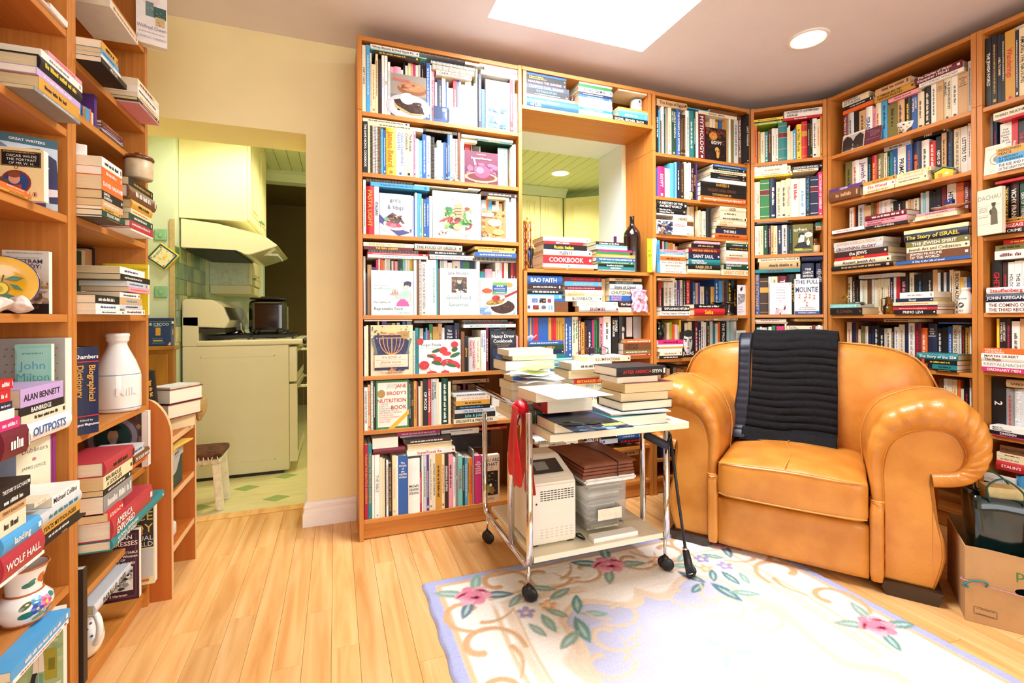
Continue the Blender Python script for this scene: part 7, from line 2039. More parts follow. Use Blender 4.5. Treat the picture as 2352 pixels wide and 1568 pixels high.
for s_,nm in ((-1,'rim'),(1,'rim')):
    bm=bmesh.new(); tube(bm,[(s_*.031+.025*math.cos(a)*(1 if abs(math.cos(a))<.7 else 1.04),-.005*math.cos(a)*s_,.022+.0185*math.sin(a)) for a in [i*2*PI/28 for i in range(28)]],.0018,8,closed=True); link('rim',bm,M_SPEC,t,True)
    bm=bmesh.new(); n=20; V=[bm.verts.new((s_*.031+.0245*math.cos(2*PI*i/n),0,.022+.018*math.sin(2*PI*i/n))) for i in range(n)]; bm.faces.new(V); link('lens',bm,glass('spectacle_lens','FFFFFF',0.0,1.05),t)
    bm=bmesh.new(); tube(bm,[(s_*.057,0,.032),(s_*.064,.006,.034),(s_*.06,.06,.02),(s_*.056,.1,.002)],.0016,6); link('temple',bm,M_SPEC,t,True)
bm=bmesh.new(); tube(bm,smooth_path([(-.0065,0,.027),(0,-.001,.031),(.0065,0,.027)],4),.0018,6); link('bridge',bm,M_SPEC,t,True)
for k,(x,y,L,D,th,c,dz) in enumerate(((.92,2.045,.2,.05,.10,'w',0),)): pass
zz=TZ
for k,(lab,L,D,th,c,tc,tx) in enumerate((('grey bound volume at the bottom of the trolley rear stack',.18,.12,.07,'g','k',''),('white volume halfway up the trolley rear stack',.18,.12,.08,'w','k',''),('pale blue paperback near the top of the trolley rear stack',.2,.12,.03,'a','w','UNITED'),('pale aqua paperback topping the trolley rear stack',.19,.115,.022,'z','w','~'))):
    cb(lab,.90+.004*k,2.045 if False else 2.06,zz,L,D*.6,th,c,tc,tx,'H',seed=60+k,hard=False); zz+=th+.0007
# loose papers
SP='loose papers on the trolley'
for k,(x,y,a,col,nm) in enumerate(((.70,1.74,8,'F4F4F2','white'),(.71,1.75,-6,'ECEEF4','bluish white'),(.70,1.735,20,'F8F6F0','cream white'))):
    bm=bmesh.new(); grid(bm,lambda i,j:(.16*i/8,.14*j/6,.006*math.sin(i*.6+k)*math.cos(j*.5)+.007),9,7); o=link('paper',bm,mat('loose_paper','%s'%col,0.7,var=.01),None,True); md=o.modifiers.new('s','SOLIDIFY'); md.thickness=.0006; o.matrix_world=Matrix.Translation((x-.0,y+.0,.777+.016*k))@rotz(a); tag(o,('lowest','middle','topmost')[k]+' crumpled '+nm+' sheet in the loose papers on the trolley','paper',SP)
bm=bmesh.new(); grid(bm,lambda i,j:(.13*i/6,.10*j/4,.004*math.sin(i*.9)+.01*(i/6)**2),7,5); o=link('paper',bm,mat('lime_note_paper','D4E86A',0.7,var=.01),None,True); o.modifiers.new('s','SOLIDIFY').thickness=.0006; o.matrix_world=Matrix.Translation((.76,1.78,.830))@rotz(25); tag(o,'lime green note on top of the loose papers','paper',SP)
# white appliance on the lower shelf
t=thing('appliance','white boxy kitchen appliance with vent slots and sloping lid on the trolley','appliance',(.688,1.665,.1735)); M_APP=mat('white_appliance_plastic','EDE7D8',0.35,var=.008,scale=10)
bm=bmesh.new(); prism(bm,[(0,.006),(.27,.006),(.27,.30),(.16,.302),(.03,.252),(0,.235)],'x',0,.19); bmesh.ops.bevel(bm,geom=bm.edges[:],offset=.006,segments=3,affect='EDGES'); link('housing',bm,M_APP,t)
bm=bmesh.new(); box(bm,.03,.16,-.0,.085,.0,.0015,M=Matrix.Translation((0,.045,.2605))@Matrix.Rotation(math.radians(21),4,'X')); link('control_window',bm,mat('dark_window','2C2A2C',0.15,coat=.5),t)
bm=bmesh.new(); box(bm,.05,.105,.02,.07,.0,.002,M=Matrix.Translation((0,.045,.2605))@Matrix.Rotation(math.radians(21),4,'X')); link('display',bm,mat('grey_display','8A8A84',0.3),t)
boxo('lid_seam',(-.0006,.0,.004,.27,.228,.2295),mat('seam_shadow','A8A294',0.6),t); boxo('latch',(-.008,.0,.15,.2,.225,.245),M_APP,t,bev=.004)
M_SLOT=mat('vent_dark','34322E',0.7)
for r in range(5):
    for k in range(10): boxo('vent_slot',(.038+.0145*k,.049+.0145*k,-.0007,.0005,.172+.0085*r,.1752+.0085*r),M_SLOT,t)
M_SLOT2=mat('vent_pale','CFC8B8',0.6)
for r in range(4):
    for k in range(7): boxo('vent_slot',(.038+.0208*k,.050+.0208*k,-.0005,.0005,.03+.0105*r,.0325+.0105*r),M_SLOT2,t)
bm=bmesh.new(); lathe(bm,[(0,-.002),(.003,-.002),(.004,0)],12,M=Matrix.Translation((.022,0,.163))@Matrix.Rotation(PI/2,4,'X')@Matrix.Diagonal((1,1,-1,1))); link('screw',bm,M_SLOT,t)
for x in (.02,.17):
    for y in (.02,.25): boxo('foot',(x-.012,x+.012,y-.012,y+.012,0,.006),M_BLK,t)
# clear bin of clippings, with the accordion folder on its lid
t=thing('storage_bin','clear plastic bin with white lid stuffed with paper clippings','storage bin',(.925,1.665,.1735)); 
def tub(o,zb,zt,in_):
    bm=bmesh.new(); 
    def ring(e,z,rr=.02): 
        x0,x1,y0,y1=-e,.215+e,-e,.33+e; pts=[]
        for cx,cy,a0 in ((x1-rr,y1-rr,0),(x0+rr,y1-rr,PI/2),(x0+rr,y0+rr,PI),(x1-rr,y0+rr,1.5*PI)):
            for k in range(5): pts.append((cx+rr*math.cos(a0+k*PI/8),cy+rr*math.sin(a0+k*PI/8),z))
        return [bm.verts.new(p) for p in pts]
    rs=[ring(-.012,zb),ring(.006,zt)]
    for a,b in zip(rs,rs[1:]):
        for i in range(20): f=bm.faces.new((a[i],a[(i+1)%20],b[(i+1)%20],b[i])); f.smooth=True
    bm.faces.new(rs[0][::-1]); return bm
def thinglass(name,col,alpha):
    m,nt,b=nodes(name); b.inputs['Base Color'].default_value=(*lin(col),1); b.inputs['Alpha'].default_value=alpha; b.inputs['Roughness'].default_value=.12; b.inputs['Coat Weight'].default_value=.4; return m
o=link('tub',tub(t,.019,.21,0),thinglass('frosted_clear_plastic','DCDCD4',.28),t,True); o.modifiers.new('s','SOLIDIFY').thickness=.0015
bm=bmesh.new(); 
x0=-.012
prism(bm,[(-.012,-.012),(.227,-.012),(.227,.342),(-.012,.342)],'z',.2105,.232); bmesh.ops.bevel(bm,geom=bm.edges[:],offset=.008,segments=3,affect='EDGES'); link('lid',bm,mat('white_lid','F0EEEA',0.3),t)
for x in (-.018,.222): boxo('lid_clip',(x,x+.012,.11,.22,.19,.236),mat('white_lid_clip','F0EEEA',0.3),t,bev=.003)
rg=random.Random(12)
for k in range(26):
    z=.0215+k*.0069; w=.165+rg.uniform(-.03,.012); cc=rg.choice(['B8A888','8A8270','C8BCA0','9A9486','74705E','D0C8B0','5C5850','E0DCC8'])
    o=boxo('clipping',(0,w,0,.27+rg.uniform(-.03,.01),0,.0058),mat('clipping_paper',cc,0.8,var=.08,scale=60),t); o.location=(.012+rg.uniform(0,.018),.012+rg.uniform(0,.02),z); o.rotation_euler=(0,0,rg.uniform(-.05,.05)); o.scale.x=.92
boxo('letter',(.05,.16,-.0008,-.0002,.06,.105),mat('cream_letter','EDE6CE',0.7),t); o=t.children[-1]; o.location=(0,.003,0); o.rotation_euler=(0,math.radians(-8),0)
o=boxo('magazine',(.0,.2,0,.16,0,.018),M_PAPER,None,bev=.001); o.matrix_world=Matrix.Translation((.930,1.618,.1728))@rotz(0); o.scale=(1,.27,1); tag(o,'white magazine lying before the clear bin on the lower shelf','magazine')
t=thing('folder','brown leather accordion folder tied with elastic, lying on the clear bin','folder',(.905,1.66,.4068)); M_LEA=mat('brown_folder_leather','84492C',0.55,var=.08,scale=30,bump=.2,bscale=300)
for k in range(4):
    boxo('pocket',(.0+.003*k,.24-.002*k,.001*k,.30,.0005+.0135*k,.0125+.0135*k),M_LEA,t,bev=.003)
bm=bmesh.new(); grid(bm,lambda i,j:(-.004+.25*i/10,-.004+.31*j/10,.056+.012*math.sin(PI*i/10)*math.sin(PI*j/10)),11,11); o=link('flap',bm,M_LEA,t,True); o.modifiers.new('s','SOLIDIFY').thickness=.003
bm=bmesh.new(); tube(bm,[(.155,-.008,.0),(.155,-.008,.058),(.145,.08,.069),(.13,.16,.0715),(.118,.24,.068),(.108,.31,.058)],.0022,6); link('elastic',bm,M_BLK,t,True)
bm=bmesh.new(); tube(bm,smooth_path([(.882,1.70,.176),(.888,1.66,.20),(.90,1.645,.19),(.905,1.655,.1785),(.89,1.72,.177),(.895,1.8,.177)],6),.0035,8); o=link('power_cable',bm,M_BLK,None,True); tag(o,'black power cable coiled between the appliance and the clear bin','cable')
# red cloth bag draped over the rail
M_RED=mat('red_nylon','D01828',0.4,var=.1,scale=14,bump=.25,bscale=50)
def cloth(i,j):
    k=j/22; a=-1+2*i/14
    if k<.14: y=1.69; z=.705; ang=PI*(.5-k/.14*.5); return (.655+.0185*math.cos(ang)*1.2+.006,1.70-.03*a,.705+.0185*math.sin(ang)+.002*math.sin(6*a))
    q=(k-.14)/.86; pinch=1-.55*math.exp(-((q-.28)/.16)**2); wid=.04*pinch+.035*q
    return (.655+.0225+.012*math.sin(5*a+3*q)*q+.006*q,1.70-wid*a*1.1+.012*q,.700-.30*q+.012*math.sin(4*a+9*q)*q-.02*abs(a)*q)
bm=bmesh.new(); grid(bm,cloth,15,23); bmesh.ops.recalc_face_normals(bm,faces=bm.faces[:])
t=thing('cloth_bag','crumpled red nylon bag knotted over the trolley rail','bag',(0,0,0)); o=link('body',bm,M_RED,t,True); o.modifiers.new('s','SOLIDIFY').thickness=.003; subsurf(o,1)
def cloth2(i,j):
    k=j/14; a=-1+2*i/10; return (.628-.01*math.sin(k*PI)+.01*math.sin(5*a+4*k)*k,1.665-.05*a*(.6+.5*k)+.0*k,.715-.30*k*(1-.12*a*a)+.012*math.sin(7*a)*k)
bm=bmesh.new(); grid(bm,cloth2,11,15); o=link('hanging_strip',bm,M_RED,t,True); o.modifiers.new('s','SOLIDIFY').thickness=.003; subsurf(o,1)
bm=bmesh.new(); grid(bm,lambda i,j:((.655+(.032+.006*math.sin(5*2*PI*i/20+j))*math.sin(PI*j/8)*math.cos(2*PI*i/20)),1.685+.055*(j/8-.5)*1.6,.706+(.03+.006*math.sin(4*2*PI*i/20+2*j))*math.sin(PI*(j+.3)/8.6)*math.sin(2*PI*i/20)),20,9,closeu=True); o=link('knot',bm,M_RED,t,True); subsurf(o,1)
# black floor pump-like stand and cane
t=thing('cane','black folding walking stick with padded grip leaning beside the trolley','cane',(0,0,0))
bm=bmesh.new(); tube(bm,[(1.262,1.585,.57),(1.283,1.560,.30),(1.303,1.545,.11)],.006,10); link('shaft',bm,M_BLK,t,True)
bm=bmesh.new(); tube(bm,[(1.303,1.545,.115),(1.312,1.54,.06),(1.318,1.535,.035)],[.013,.017,.02],12); link('ferrule',bm,M_BLK,t,True)
bm=bmesh.new(); tube(bm,[(1.318+.02*math.cos(a),1.532,.0325+.018*math.sin(a)) for a in [i*2*PI/20 for i in range(20)]],.0055,8,closed=True); link('ring_foot',bm,M_BLK,t,True)
bm=bmesh.new(); lathe(bm,[(0,0),(.009,0),(.009,.007),(0,.007)],14,cx=1.301,cy=1.5455,cz=.118); link('collar',bm,M_CHROME,t,True)
bm=bmesh.new(); tube(bm,[(1.155,1.60,.575),(1.23,1.58,.535),(1.245,1.575,.53)],[.016,.0165,.0165],14); link('grip',bm,mat('black_foam_grip','1C2030',0.6,var=.05),t,True)
bm=bmesh.new(); tube(bm,smooth_path([(1.155,1.6,.58),(1.18,1.6,.602),(1.24,1.6,.595),(1.262,1.585,.57),(1.25,1.58,.55)],5),.0045,8); link('strap',bm,M_BLK,t,True)

# ------------------------------------------------------------------ sculpted wool rug
RX0,RX1,RY0,RY1=.312,1.822,-.55,1.876
def build_rug():
    res=.0058; nx=int((RX1-RX0)/res)+1; ys=np.concatenate([np.arange(.50,RY1,res),[RY1]]); ny=len(ys)
    xs=np.linspace(RX0,RX1,nx); Xg,Yg=np.meshgrid(xs-RX0,RY1-ys,indexing='ij')   # X from the left edge, Y from the far edge
    Wd=RX1-RX0; Ln=RY1-RY0
    col=np.zeros((nx,ny,3)); hgt=np.zeros((nx,ny)); cv=lambda h:np.array(lin(h))
    rg=np.random.RandomState(3)
    def smooth_noise(f,seed):
        r=np.random.RandomState(seed); ph=r.rand(6)*6; a=r.rand(6)*6
        return sum(np.sin(f*(Xg*math.cos(t)+Yg*math.sin(t))*(1+.3*k)+p) for k,(p,t) in enumerate(zip(ph,a)))/6
    wob=.006*smooth_noise(60,1)
    cream=cv('F1EBE4'); lav=cv('A9AED6'); lavc=cv('C6C9E6'); tan=cv('DDBE9A'); tan2=cv('CDA47C'); beige=cv('E6D2BC')
    col[:]=cream
    E=np.minimum(np.minimum(Xg,Wd-Xg),np.minimum(Yg,Ln-Yg))
    # centre field with a scalloped scroll edge
    cx,cy=Wd/2,Ln/2
    ex=np.abs(Xg-cx);ey=np.abs(Yg-cy)
    edge=.375+.03*np.sin(9*np.minimum(ex,ey)*2.4)+.02*np.cos(17*(ex-ey))
    cornr=np.maximum(0,.62-np.hypot(np.maximum(0,Wd/2-ex-.20),np.maximum(0,Ln/2-ey-.20)))
    D=E-edge-.55*np.clip(cornr-.30,0,1)-.10*np.exp(-(ex/.16)**2)*0
    def put(mask,c,carve=True):
        m=np.clip(mask,0,1)[...,None]; col[:]=col*(1-m)+np.array(c)*m
    sm=lambda d,w=.006:np.clip(.5+d/w,0,1)
    put(sm(D,.02),lavc)
    put(sm(.018-np.abs(D+.008)),beige); hgt[:]-=.0015*np.exp(-((np.abs(D+.008)-.018)/.004)**2)
    put(sm(.005-np.abs(D+.03)),cv('E9D3BE'))
    put(sm(.045-E+wob*.3),lav); put(sm(.010-np.abs(E-.054)),tan*.95); hgt[:]-=.002*np.exp(-((E-.046)/.004)**2)
    for o,c,w in ((.205,tan,.008),(.222,cv('F6F2EC'),.005),(.247,beige,.014),(.27,tan,.005)):
        gate=np.clip((np.abs(np.where(Xg<Yg*1e9,np.minimum(ex/cx,1),0))*0+1),0,1)
        side=np.where((np.minimum(Xg,Wd-Xg)<np.minimum(Yg,Ln-Yg)),ey/(Ln/2),ex/(Wd/2))
        put(sm(w-np.abs(E-o-.012*np.sin(side*9)))*np.clip((.82-side)*20,0,1)*np.clip((side-.22)*20,0,1)*.85,c)
    def stroke(pts,w0,w1,c,a=1.0):
        P=np.array(smooth_path([(p[0],p[1],0) for p in pts],10))[:,:2]
        best=np.full(Xg.shape,9.0)
        x0,y0=P.min(0)-.05;x1,y1=P.max(0)+.05
        ii=np.where((xs-RX0>x0)&(xs-RX0<x1))[0];jj=np.where((RY1-ys>y0)&(RY1-ys<y1))[0]
        if not len(ii) or not len(jj): return
        sl=np.ix_(ii,jj); bx=Xg[sl];by=Yg[sl];b=np.full(bx.shape,9.0)
        n=len(P)
        for k in range(n):
            t=k/(n-1); w=w0+(w1-w0)*t; w=max(w,.0025); b=np.minimum(b,np.hypot(bx-P[k,0],by-P[k,1])-w)
        m=sm(-b,.007)*a; col[sl]=col[sl]*(1-m[...,None])+np.array(c)*m[...,None]; hgt[sl]-=.0016*np.exp(-(b/.004)**2)
    def blob(x,y,rx,ry,rot,c,pointed=False):
        dx=Xg-x;dy=Yg-y; u=dx*math.cos(rot)+dy*math.sin(rot);v=-dx*math.sin(rot)+dy*math.cos(rot)
        if pointed: q=np.abs(v)/ry-np.clip(1-(u/rx)**2,0,1)**1.0; d=-q*ry; d=np.where(np.abs(u)<rx,d,-.02)
        else: d=(1-np.sqrt((u/rx)**2+(v/ry)**2))*min(rx,ry)
        m=sm(d); put(m,c); hgt[:]-=.0016*np.exp(-(d/.004)**2)
    LG=[cv('6F9A98'),cv('8FB2A8'),cv('5E8790'),cv('93A99E'),cv('6C8294')]
    def leaf(x,y,rot,l=.055,c=None,w=.34):
        c=LG[int(abs(x*97+y*53)*10)%5] if c is None else c
        blob(x,y,l,l*w,rot,c,True); blob(x+.004*math.cos(rot),y+.004*math.sin(rot),l*.6,l*.1,rot,cv('B4CEC8'),True)
    def peony(x,y,s=1.0,pink='E8A0B4'):
        for a,l in ((.3,.07),(2.1,.06),(3.6,.07),(5.1,.065)): leaf(x+.085*s*math.cos(a),y+.085*s*math.sin(a),a,l*s)
        for k in range(6): a=k*PI/3+.3; blob(x+.036*s*math.cos(a),y+.03*s*math.sin(a),.033*s,.027*s,a,cv(['EBA3B6','E48FA6','F0B2C2'][k%3]))
        blob(x,y,.036*s,.03*s,0,cv('DE88A2')); blob(x+.004,y+.012*s,.017*s,.010*s,.5,cv('7A1238'))
        blob(x-.04*s,y-.018*s,.026*s,.006*s,-.5,cv('8A1840')); blob(x+.04*s,y-.02*s,.026*s,.006*s,.6,cv('8A1840'))
    def posy(x,y,c='9A8FBC'):
        for k in range(5): a=k*2*PI/5; blob(x+.02*math.cos(a),y+.02*math.sin(a),.015,.012,a,cv(c))
        blob(x,y,.009,.009,0,cv('F0E2C0'))
    def scroll(x,y,s,a,fl=1,c=None):
        c=tan if c is None else c
        pts=[(x+s*(.13*math.cos(a+fl*.0)),y+s*.13*math.sin(a))]
        P=[]
        for k in range(14):
            t=k/13; R=s*(.025+.10*t**1.2); th=a+fl*(4.6*(1-t)); P.append((x+R*math.cos(th),y+R*math.sin(th)))
        stroke(P,.014*s,.008*s,c)
        P2=[]
        for k in range(8):
            t=k/7; R=s*(.085+.075*t); th=a+fl*(-.9*t); P2.append((x+R*math.cos(th)+.0,y+R*math.sin(th)))
        stroke(P2,.010*s,.003*s,c)
    S4=[(sx,sy) for sx in (0,1) for sy in (0,1)]
    def mir(x,y,sx,sy): return (Wd-x if sx else x,Ln-y if sy else y)
    for sx,sy in S4:
        for (x,y,s,a,fl) in ((.12,.24,1,1.2,1),(.12,.44,1.05,.3,-1),(.13,.64,.95,2.0,1),(.28,.115,1,.2,-1),(.46,.12,.95,.6,1),(.64,.14,.8,2.4,-1)):
            X,Y=mir(x,y,sx,sy); scroll(X,Y,s,(PI-a if sx else a)*(-1 if sy else 1),fl*(-1 if sx else 1)*(-1 if sy else 1),tan if (x+y)*10%2<1 else tan2*1.04)
        X,Y=mir(.165,.155,sx,sy); peony(X,Y,1.0)
        X,Y=mir(.13,.80,sx,sy); peony(X,Y,.9)
        X,Y=mir(.36,.24,sx,sy); posy(X,Y); X,Y=mir(.31,.32,sx,sy); posy(X,Y,'A79CC4'); X,Y=mir(.40,.31,sx,sy); posy(X,Y,'E8B98C')
        for (x,y,r,l) in ((.42,.2,.5,.06),(.47,.26,-.4,.06),(.41,.36,.9,.05),(.36,.4,1.5,.055),(.5,.34,2.0,.06),(.53,.41,.4,.05),(.45,.47,1.7,.07),(.39,.5,2.6,.06),(.31,.42,1.2,.045),(.30,.24,2.4,.05)):
            X,Y=mir(x,y,sx,sy); leaf(X,Y,(PI-r if sx else r)*(-1 if sy else 1),l)
        for (x,y,s,a,fl) in ((.52,.52,.8,.8,1),(.62,.42,.8,2.6,-1),(.44,.62,.8,.3,1)):
            X,Y=mir(x,y,sx,sy); scroll(X,Y,s,(PI-a if sx else a)*(-1 if sy else 1),fl*(-1 if sx else 1)*(-1 if sy else 1),beige*.97)
    for sy in (0,1):
        X,Y=mir(Wd/2,.14,0,sy); peony(X,Y,1.05)
    for (x,y) in ((.82,.72),): 
        for k,a in enumerate((.4,2.4,4.4)): leaf(x+.05*math.cos(a),y+.05*math.sin(a),a,.05,cv('B8D4D4'))
        blob(x,y,.022,.018,0,cv('F0DCC4'))
    # central medallion scrolls
    for k in range(14):
        a=k*2*PI/14; scroll(Wd/2+.26*math.cos(a),Ln/2+.30*math.sin(a),.7,a,1 if k%2 else -1,beige)
    put(sm(.22-np.hypot(ex,ey*.8),.03),cream)
    col[:]*=(1+.05*smooth_noise(240,5)+.04*smooth_noise(23,7))[...,None]
    z=.0115+hgt*1.0+.0006*rg.randn(nx,ny)*1; rim=np.clip(E/.012,0,1); z=z*np.sqrt(rim)+.0006
    z[Xg*0+E<1e-6]=.0008
    V=np.stack([np.repeat(xs[:,None],ny,1)+.003*np.sin(ys*40)[None,:]*(np.minimum(Xg,Wd-Xg)<.01),np.repeat(ys[None,:],nx,0),z],-1).reshape(-1,3)
    I=np.arange(nx*ny).reshape(nx,ny); F=np.stack([I[:-1,:-1],I[1:,:-1],I[1:,1:],I[:-1,1:]],-1).reshape(-1,4)
    me=bpy.data.meshes.new('rug'); me.vertices.add(len(V)); me.vertices.foreach_set('co',V.ravel()); me.loops.add(F.size); me.loops.foreach_set('vertex_index',F.ravel()); me.polygons.add(len(F)); me.polygons.foreach_set('loop_start',np.arange(len(F))*4); me.polygons.foreach_set('use_smooth',np.ones(len(F),bool)); me.update(calc_edges=True)
    a=me.attributes.new('Col','FLOAT_COLOR','POINT'); A=np.ones((nx*ny,4),np.float32); A[:,:3]=np.clip(col,0,1).reshape(-1,3); a.data.foreach_set('color',A.ravel())
    o=link('rug',me,colmat('wool_pile',0.95,wear=.10,wscale=180,bump=.5,bscale=420,spec=.1)); tag(o,'pale lavender and cream sculpted wool rug with pink peonies and scrolls','rug'); return o
build_rug()
# ------------------------------------------------------------------ armchair (x to its right as seen, y towards the back)
CHM=Matrix.Translation((1.741-.022*.588,1.424+.022*.809,0.0))@Matrix.Rotation(math.atan2(-.809,.588),4,'Z')
M_LTH=mat('tan_leather','D08A38',0.36,var=.05,scale=9,bump=.22,bscale=230,coat=.12,dark='BE7526')
M_PIPE=mat('tan_leather_piping','D99A4C',0.4,var=.05,scale=30); M_FOOTW=mat('dark_walnut_foot','2A1712',0.3,var=.1,scale=30,coat=.4)
chair=thing('armchair','large tan leather armchair with scrolled arms and dark wood feet','armchair',M=CHM)
def rs(poly,n):
    P=[Vector((p[0],p[1],0)) for p in poly]; d=[0]
    for a,b in zip(P,P[1:]): d.append(d[-1]+(b-a).length)
    out=[]
    for k in range(n):
        s=d[-1]*k/(n-1); i=max(j for j in range(len(d)) if d[j]<=s+1e-9); i=min(i,len(P)-2); t=(s-d[i])/max(1e-9,d[i+1]-d[i]); q=P[i].lerp(P[i+1],t); out.append((q.x,q.y))
    return out
OUT=[(.277,.05),(.278,.20),(.278,.34),(.268,.45),(.264,.53),(.277,.60),(.316,.675),(.385,.722),(.462,.748),(.535,.742),(.580,.702),(.607,.644),(.615,.58),(.606,.525),(.586,.48),(.553,.447),(.51,.43),(.458,.42)]
INN=[(.314,.05),(.314,.20),(.314,.35),(.312,.46),(.322,.53),(.342,.575),(.377,.607),(.424,.627),(.475,.632),(.515,.619),(.537,.59),(.547,.552),(.541,.52),(.53,.502),(.516,.490),(.490,.481),(.470,.476),(.452,.472)]
OS=smooth_path([(a,b,0) for a,b in OUT],5); IS=smooth_path([(a,b,0) for a,b in INN],5); NS=len(OS)
def arm(sgn):
    a=bpy.data.objects.new('arm',None); COL.objects.link(a); a.parent=chair
    nph=9
    def rim(i,j):
        O=OS[i];I=IS[i]; k=i/(NS-1); ph=-PI/2+PI*j/(nph-1)
        pl=max(0,math.sin(PI*np.clip((k-.22)/.68,0,1)))**.7
        ple=(.0045*pl)*(math.sin(i*1.55+.6*math.sin(i*.37))+.5*math.sin(i*2.9))
        R=(O-I).length*.5
        q=.5+.5*math.sin(ph); w=I.lerp(O,q); d=.05-(R*.95+ple)*math.cos(ph)
        nrm=(O-I).normalized()*(ple*.7*max(0,math.sin(ph)))
        return (sgn*(w.x+nrm.x),d,w.y+nrm.y)
    bm=bmesh.new(); grid(bm,rim,NS,nph)
    nd=12
    def skin(i,j):
        O=OS[i]; k=i/(NS-1); t=j/(nd-1); d=.05+.70*t
        pl=max(0,math.sin(PI*np.clip((k-.22)/.68,0,1)))**.7
        ple=.0045*pl*math.exp(-t*6)*(math.sin(i*1.55+.6*math.sin(i*.37))+.5*math.sin(i*2.9))*.7
        n=(O-IS[i]).normalized(); drop=.045*t*t*np.clip((O.y-.45)/.3,0,1); puff=.008*math.sin(PI*t)*pl
        return (sgn*(O.x+n.x*(ple+puff)-.0*t),d,O.y+n.y*(ple+puff)-drop)
    grid(bm,skin,NS,nd); bmesh.ops.remove_doubles(bm,verts=bm.verts[:],dist=1e-4); bmesh.ops.recalc_face_normals(bm,faces=bm.faces[:])
    o=link('scroll_skin',bm,M_LTH,a,True); subsurf(o,1)
    # flat scroll-shaped front panel and outer side
    PAN=[(p.x,p.y) for p in IS]+[(.449,.44),(.452,.40),(.458,.35),(.470,.285),(.483,.222),(.484,.165),(.474,.11),(.458,.05)]
    bm=bmesh.new(); V=[bm.verts.new((sgn*x,.0485,z)) for x,z in PAN]; V2=[bm.verts.new((sgn*(x+( .395-x)*.06),.042,z+(.3-z)*.03)) for x,z in PAN]; n=len(PAN)
    for i in range(n): f=bm.faces.new((V[i],V[(i+1)%n],V2[(i+1)%n],V2[i])); f.smooth=True
    bm.faces.new(V2); bmesh.ops.triangulate(bm,faces=[f for f in bm.faces if len(f.verts)>4]); bmesh.ops.recalc_face_normals(bm,faces=bm.faces[:]); link('front_panel',bm,M_LTH,a)
    SD=smooth_path([(.452,.44,0),(.456,.38,0),(.470,.285,0),(.485,.222,0),(.487,.165,0),(.476,.11,0),(.458,.05,0)],4)
    bm=bmesh.new(); m=len(SD)
    def side(i,j):
        if j==0: return (sgn*(SD[i].x-.004),.0475,SD[i].y)
        return (sgn*(SD[i].x+.004*min(1,j)),.052+.70*(j-1)/6,SD[i].y)
    grid(bm,side,m,8); bmesh.ops.recalc_face_normals(bm,faces=bm.faces[:]); link('outer_side',bm,M_LTH,a,True)
    bm=bmesh.new(); tube(bm,[(sgn*p.x,.0475,p.y) for p in IS]+[(sgn*x,.0475,z) for x,z in PAN[len(IS):]],.0022,6); link('piping',bm,M_PIPE,a,True)
    bm=bmesh.new(); tube(bm,[(sgn*(OS[i].x+(OS[i]-IS[i]).normalized().x*.008),.26+.05,OS[i].y+(OS[i]-IS[i]).normalized().y*.008-.0035) for i in range(12,62)],.002,6); link('seam',bm,M_PIPE,a,True)
    bm=bmesh.new(); tube(bm,[(sgn*.276,-.0+.018,.345),(sgn*.296,.0085,.345),(sgn*.315,.018,.345)],.0035,6); link('welt',bm,M_PIPE,a,True)
for s_ in (1,-1): arm(s_)
def rbox(x0,x1,y0,y1,z0,z1,r,n=(12,10,6),crown=0,seg=0):
    """cushion-like rounded block"""
    bm=bmesh.new(); bmesh.ops.create_cube(bm,size=2); bmesh.ops.subdivide_edges(bm,edges=bm.edges[:],cuts=9,use_grid_fill=True)
    cx,cy,cz=(x0+x1)/2,(y0+y1)/2,(z0+z1)/2; hx,hy,hz=(x1-x0)/2,(y1-y0)/2,(z1-z0)/2
    for v in bm.verts:
        p=Vector((v.co.x*hx,v.co.y*hy,v.co.z*hz)); q=Vector((max(-hx+r,min(hx-r,p.x)),max(-hy+r,min(hy-r,p.y)),max(-hz+r,min(hz-r,p.z)))); d=p-q
        if d.length>1e-6: p=q+d.normalized()*r
        u,w=p.x/hx,p.y/hy
        if p.z>0: p.z+=crown*(1-u*u)*(1-w*w)*(p.z/hz)
        else: p.z-=crown*.3*(1-u*u)*(1-w*w)*(-p.z/hz)
        v.co=p+Vector((cx,cy,cz))
    for f in bm.faces: f.smooth=True
    return bm
o=link('front_rail',rbox(-.272,.272,.02,.60,.036,.246,.012),M_LTH,chair,True)
for sgn in (1,-1):
    o=link('post',rbox(*(sorted((sgn*.270,sgn*.314))),.012,.12,.036,.335,.014),M_LTH,chair,True)
o=link('seat_cushion',rbox(-.272,.272,-.015,.56,.250,.418,.03,crown=.035),M_LTH,chair,True); seat=o
def wrinkle(o,amp,f,seed):
    r=random.Random(seed); ks=[(r.uniform(-1,1)*f,r.uniform(-1,1)*f,r.uniform(-1,1)*f,r.random()*6) for _ in range(7)]
    for v in o.data.vertices:
        c=v.co; s=sum(math.sin(a*c.x+b*c.y*1.0+g*c.z*2+p) for a,b,g,p in ks)/7; v.co+=v.normal*amp*s
subsurf(o,1); wrinkle(o,.006,22,4)
for z,dy in ((.405,-.0135),(.272,-.0125)):
    bm=bmesh.new(); tube(bm,[(x,dy+.012*abs(x/.26)**8,z+.012*(1-(x/.27)**2)*(1 if z>.35 else -.4)) for x in [-.262+.0262*k for k in range(21)]],.0032,6); link('piping',bm,M_PIPE,seat,True)
bm=bmesh.new(); tube(bm,[(-.01+.012*math.sin(k*.5),-.005+.5*k/14,.425+.03*(1-(( -.005+.5*k/14-.27)/.29)**2)) for k in range(15)],.0022,6); link('piping',bm,M_PIPE,seat,True)
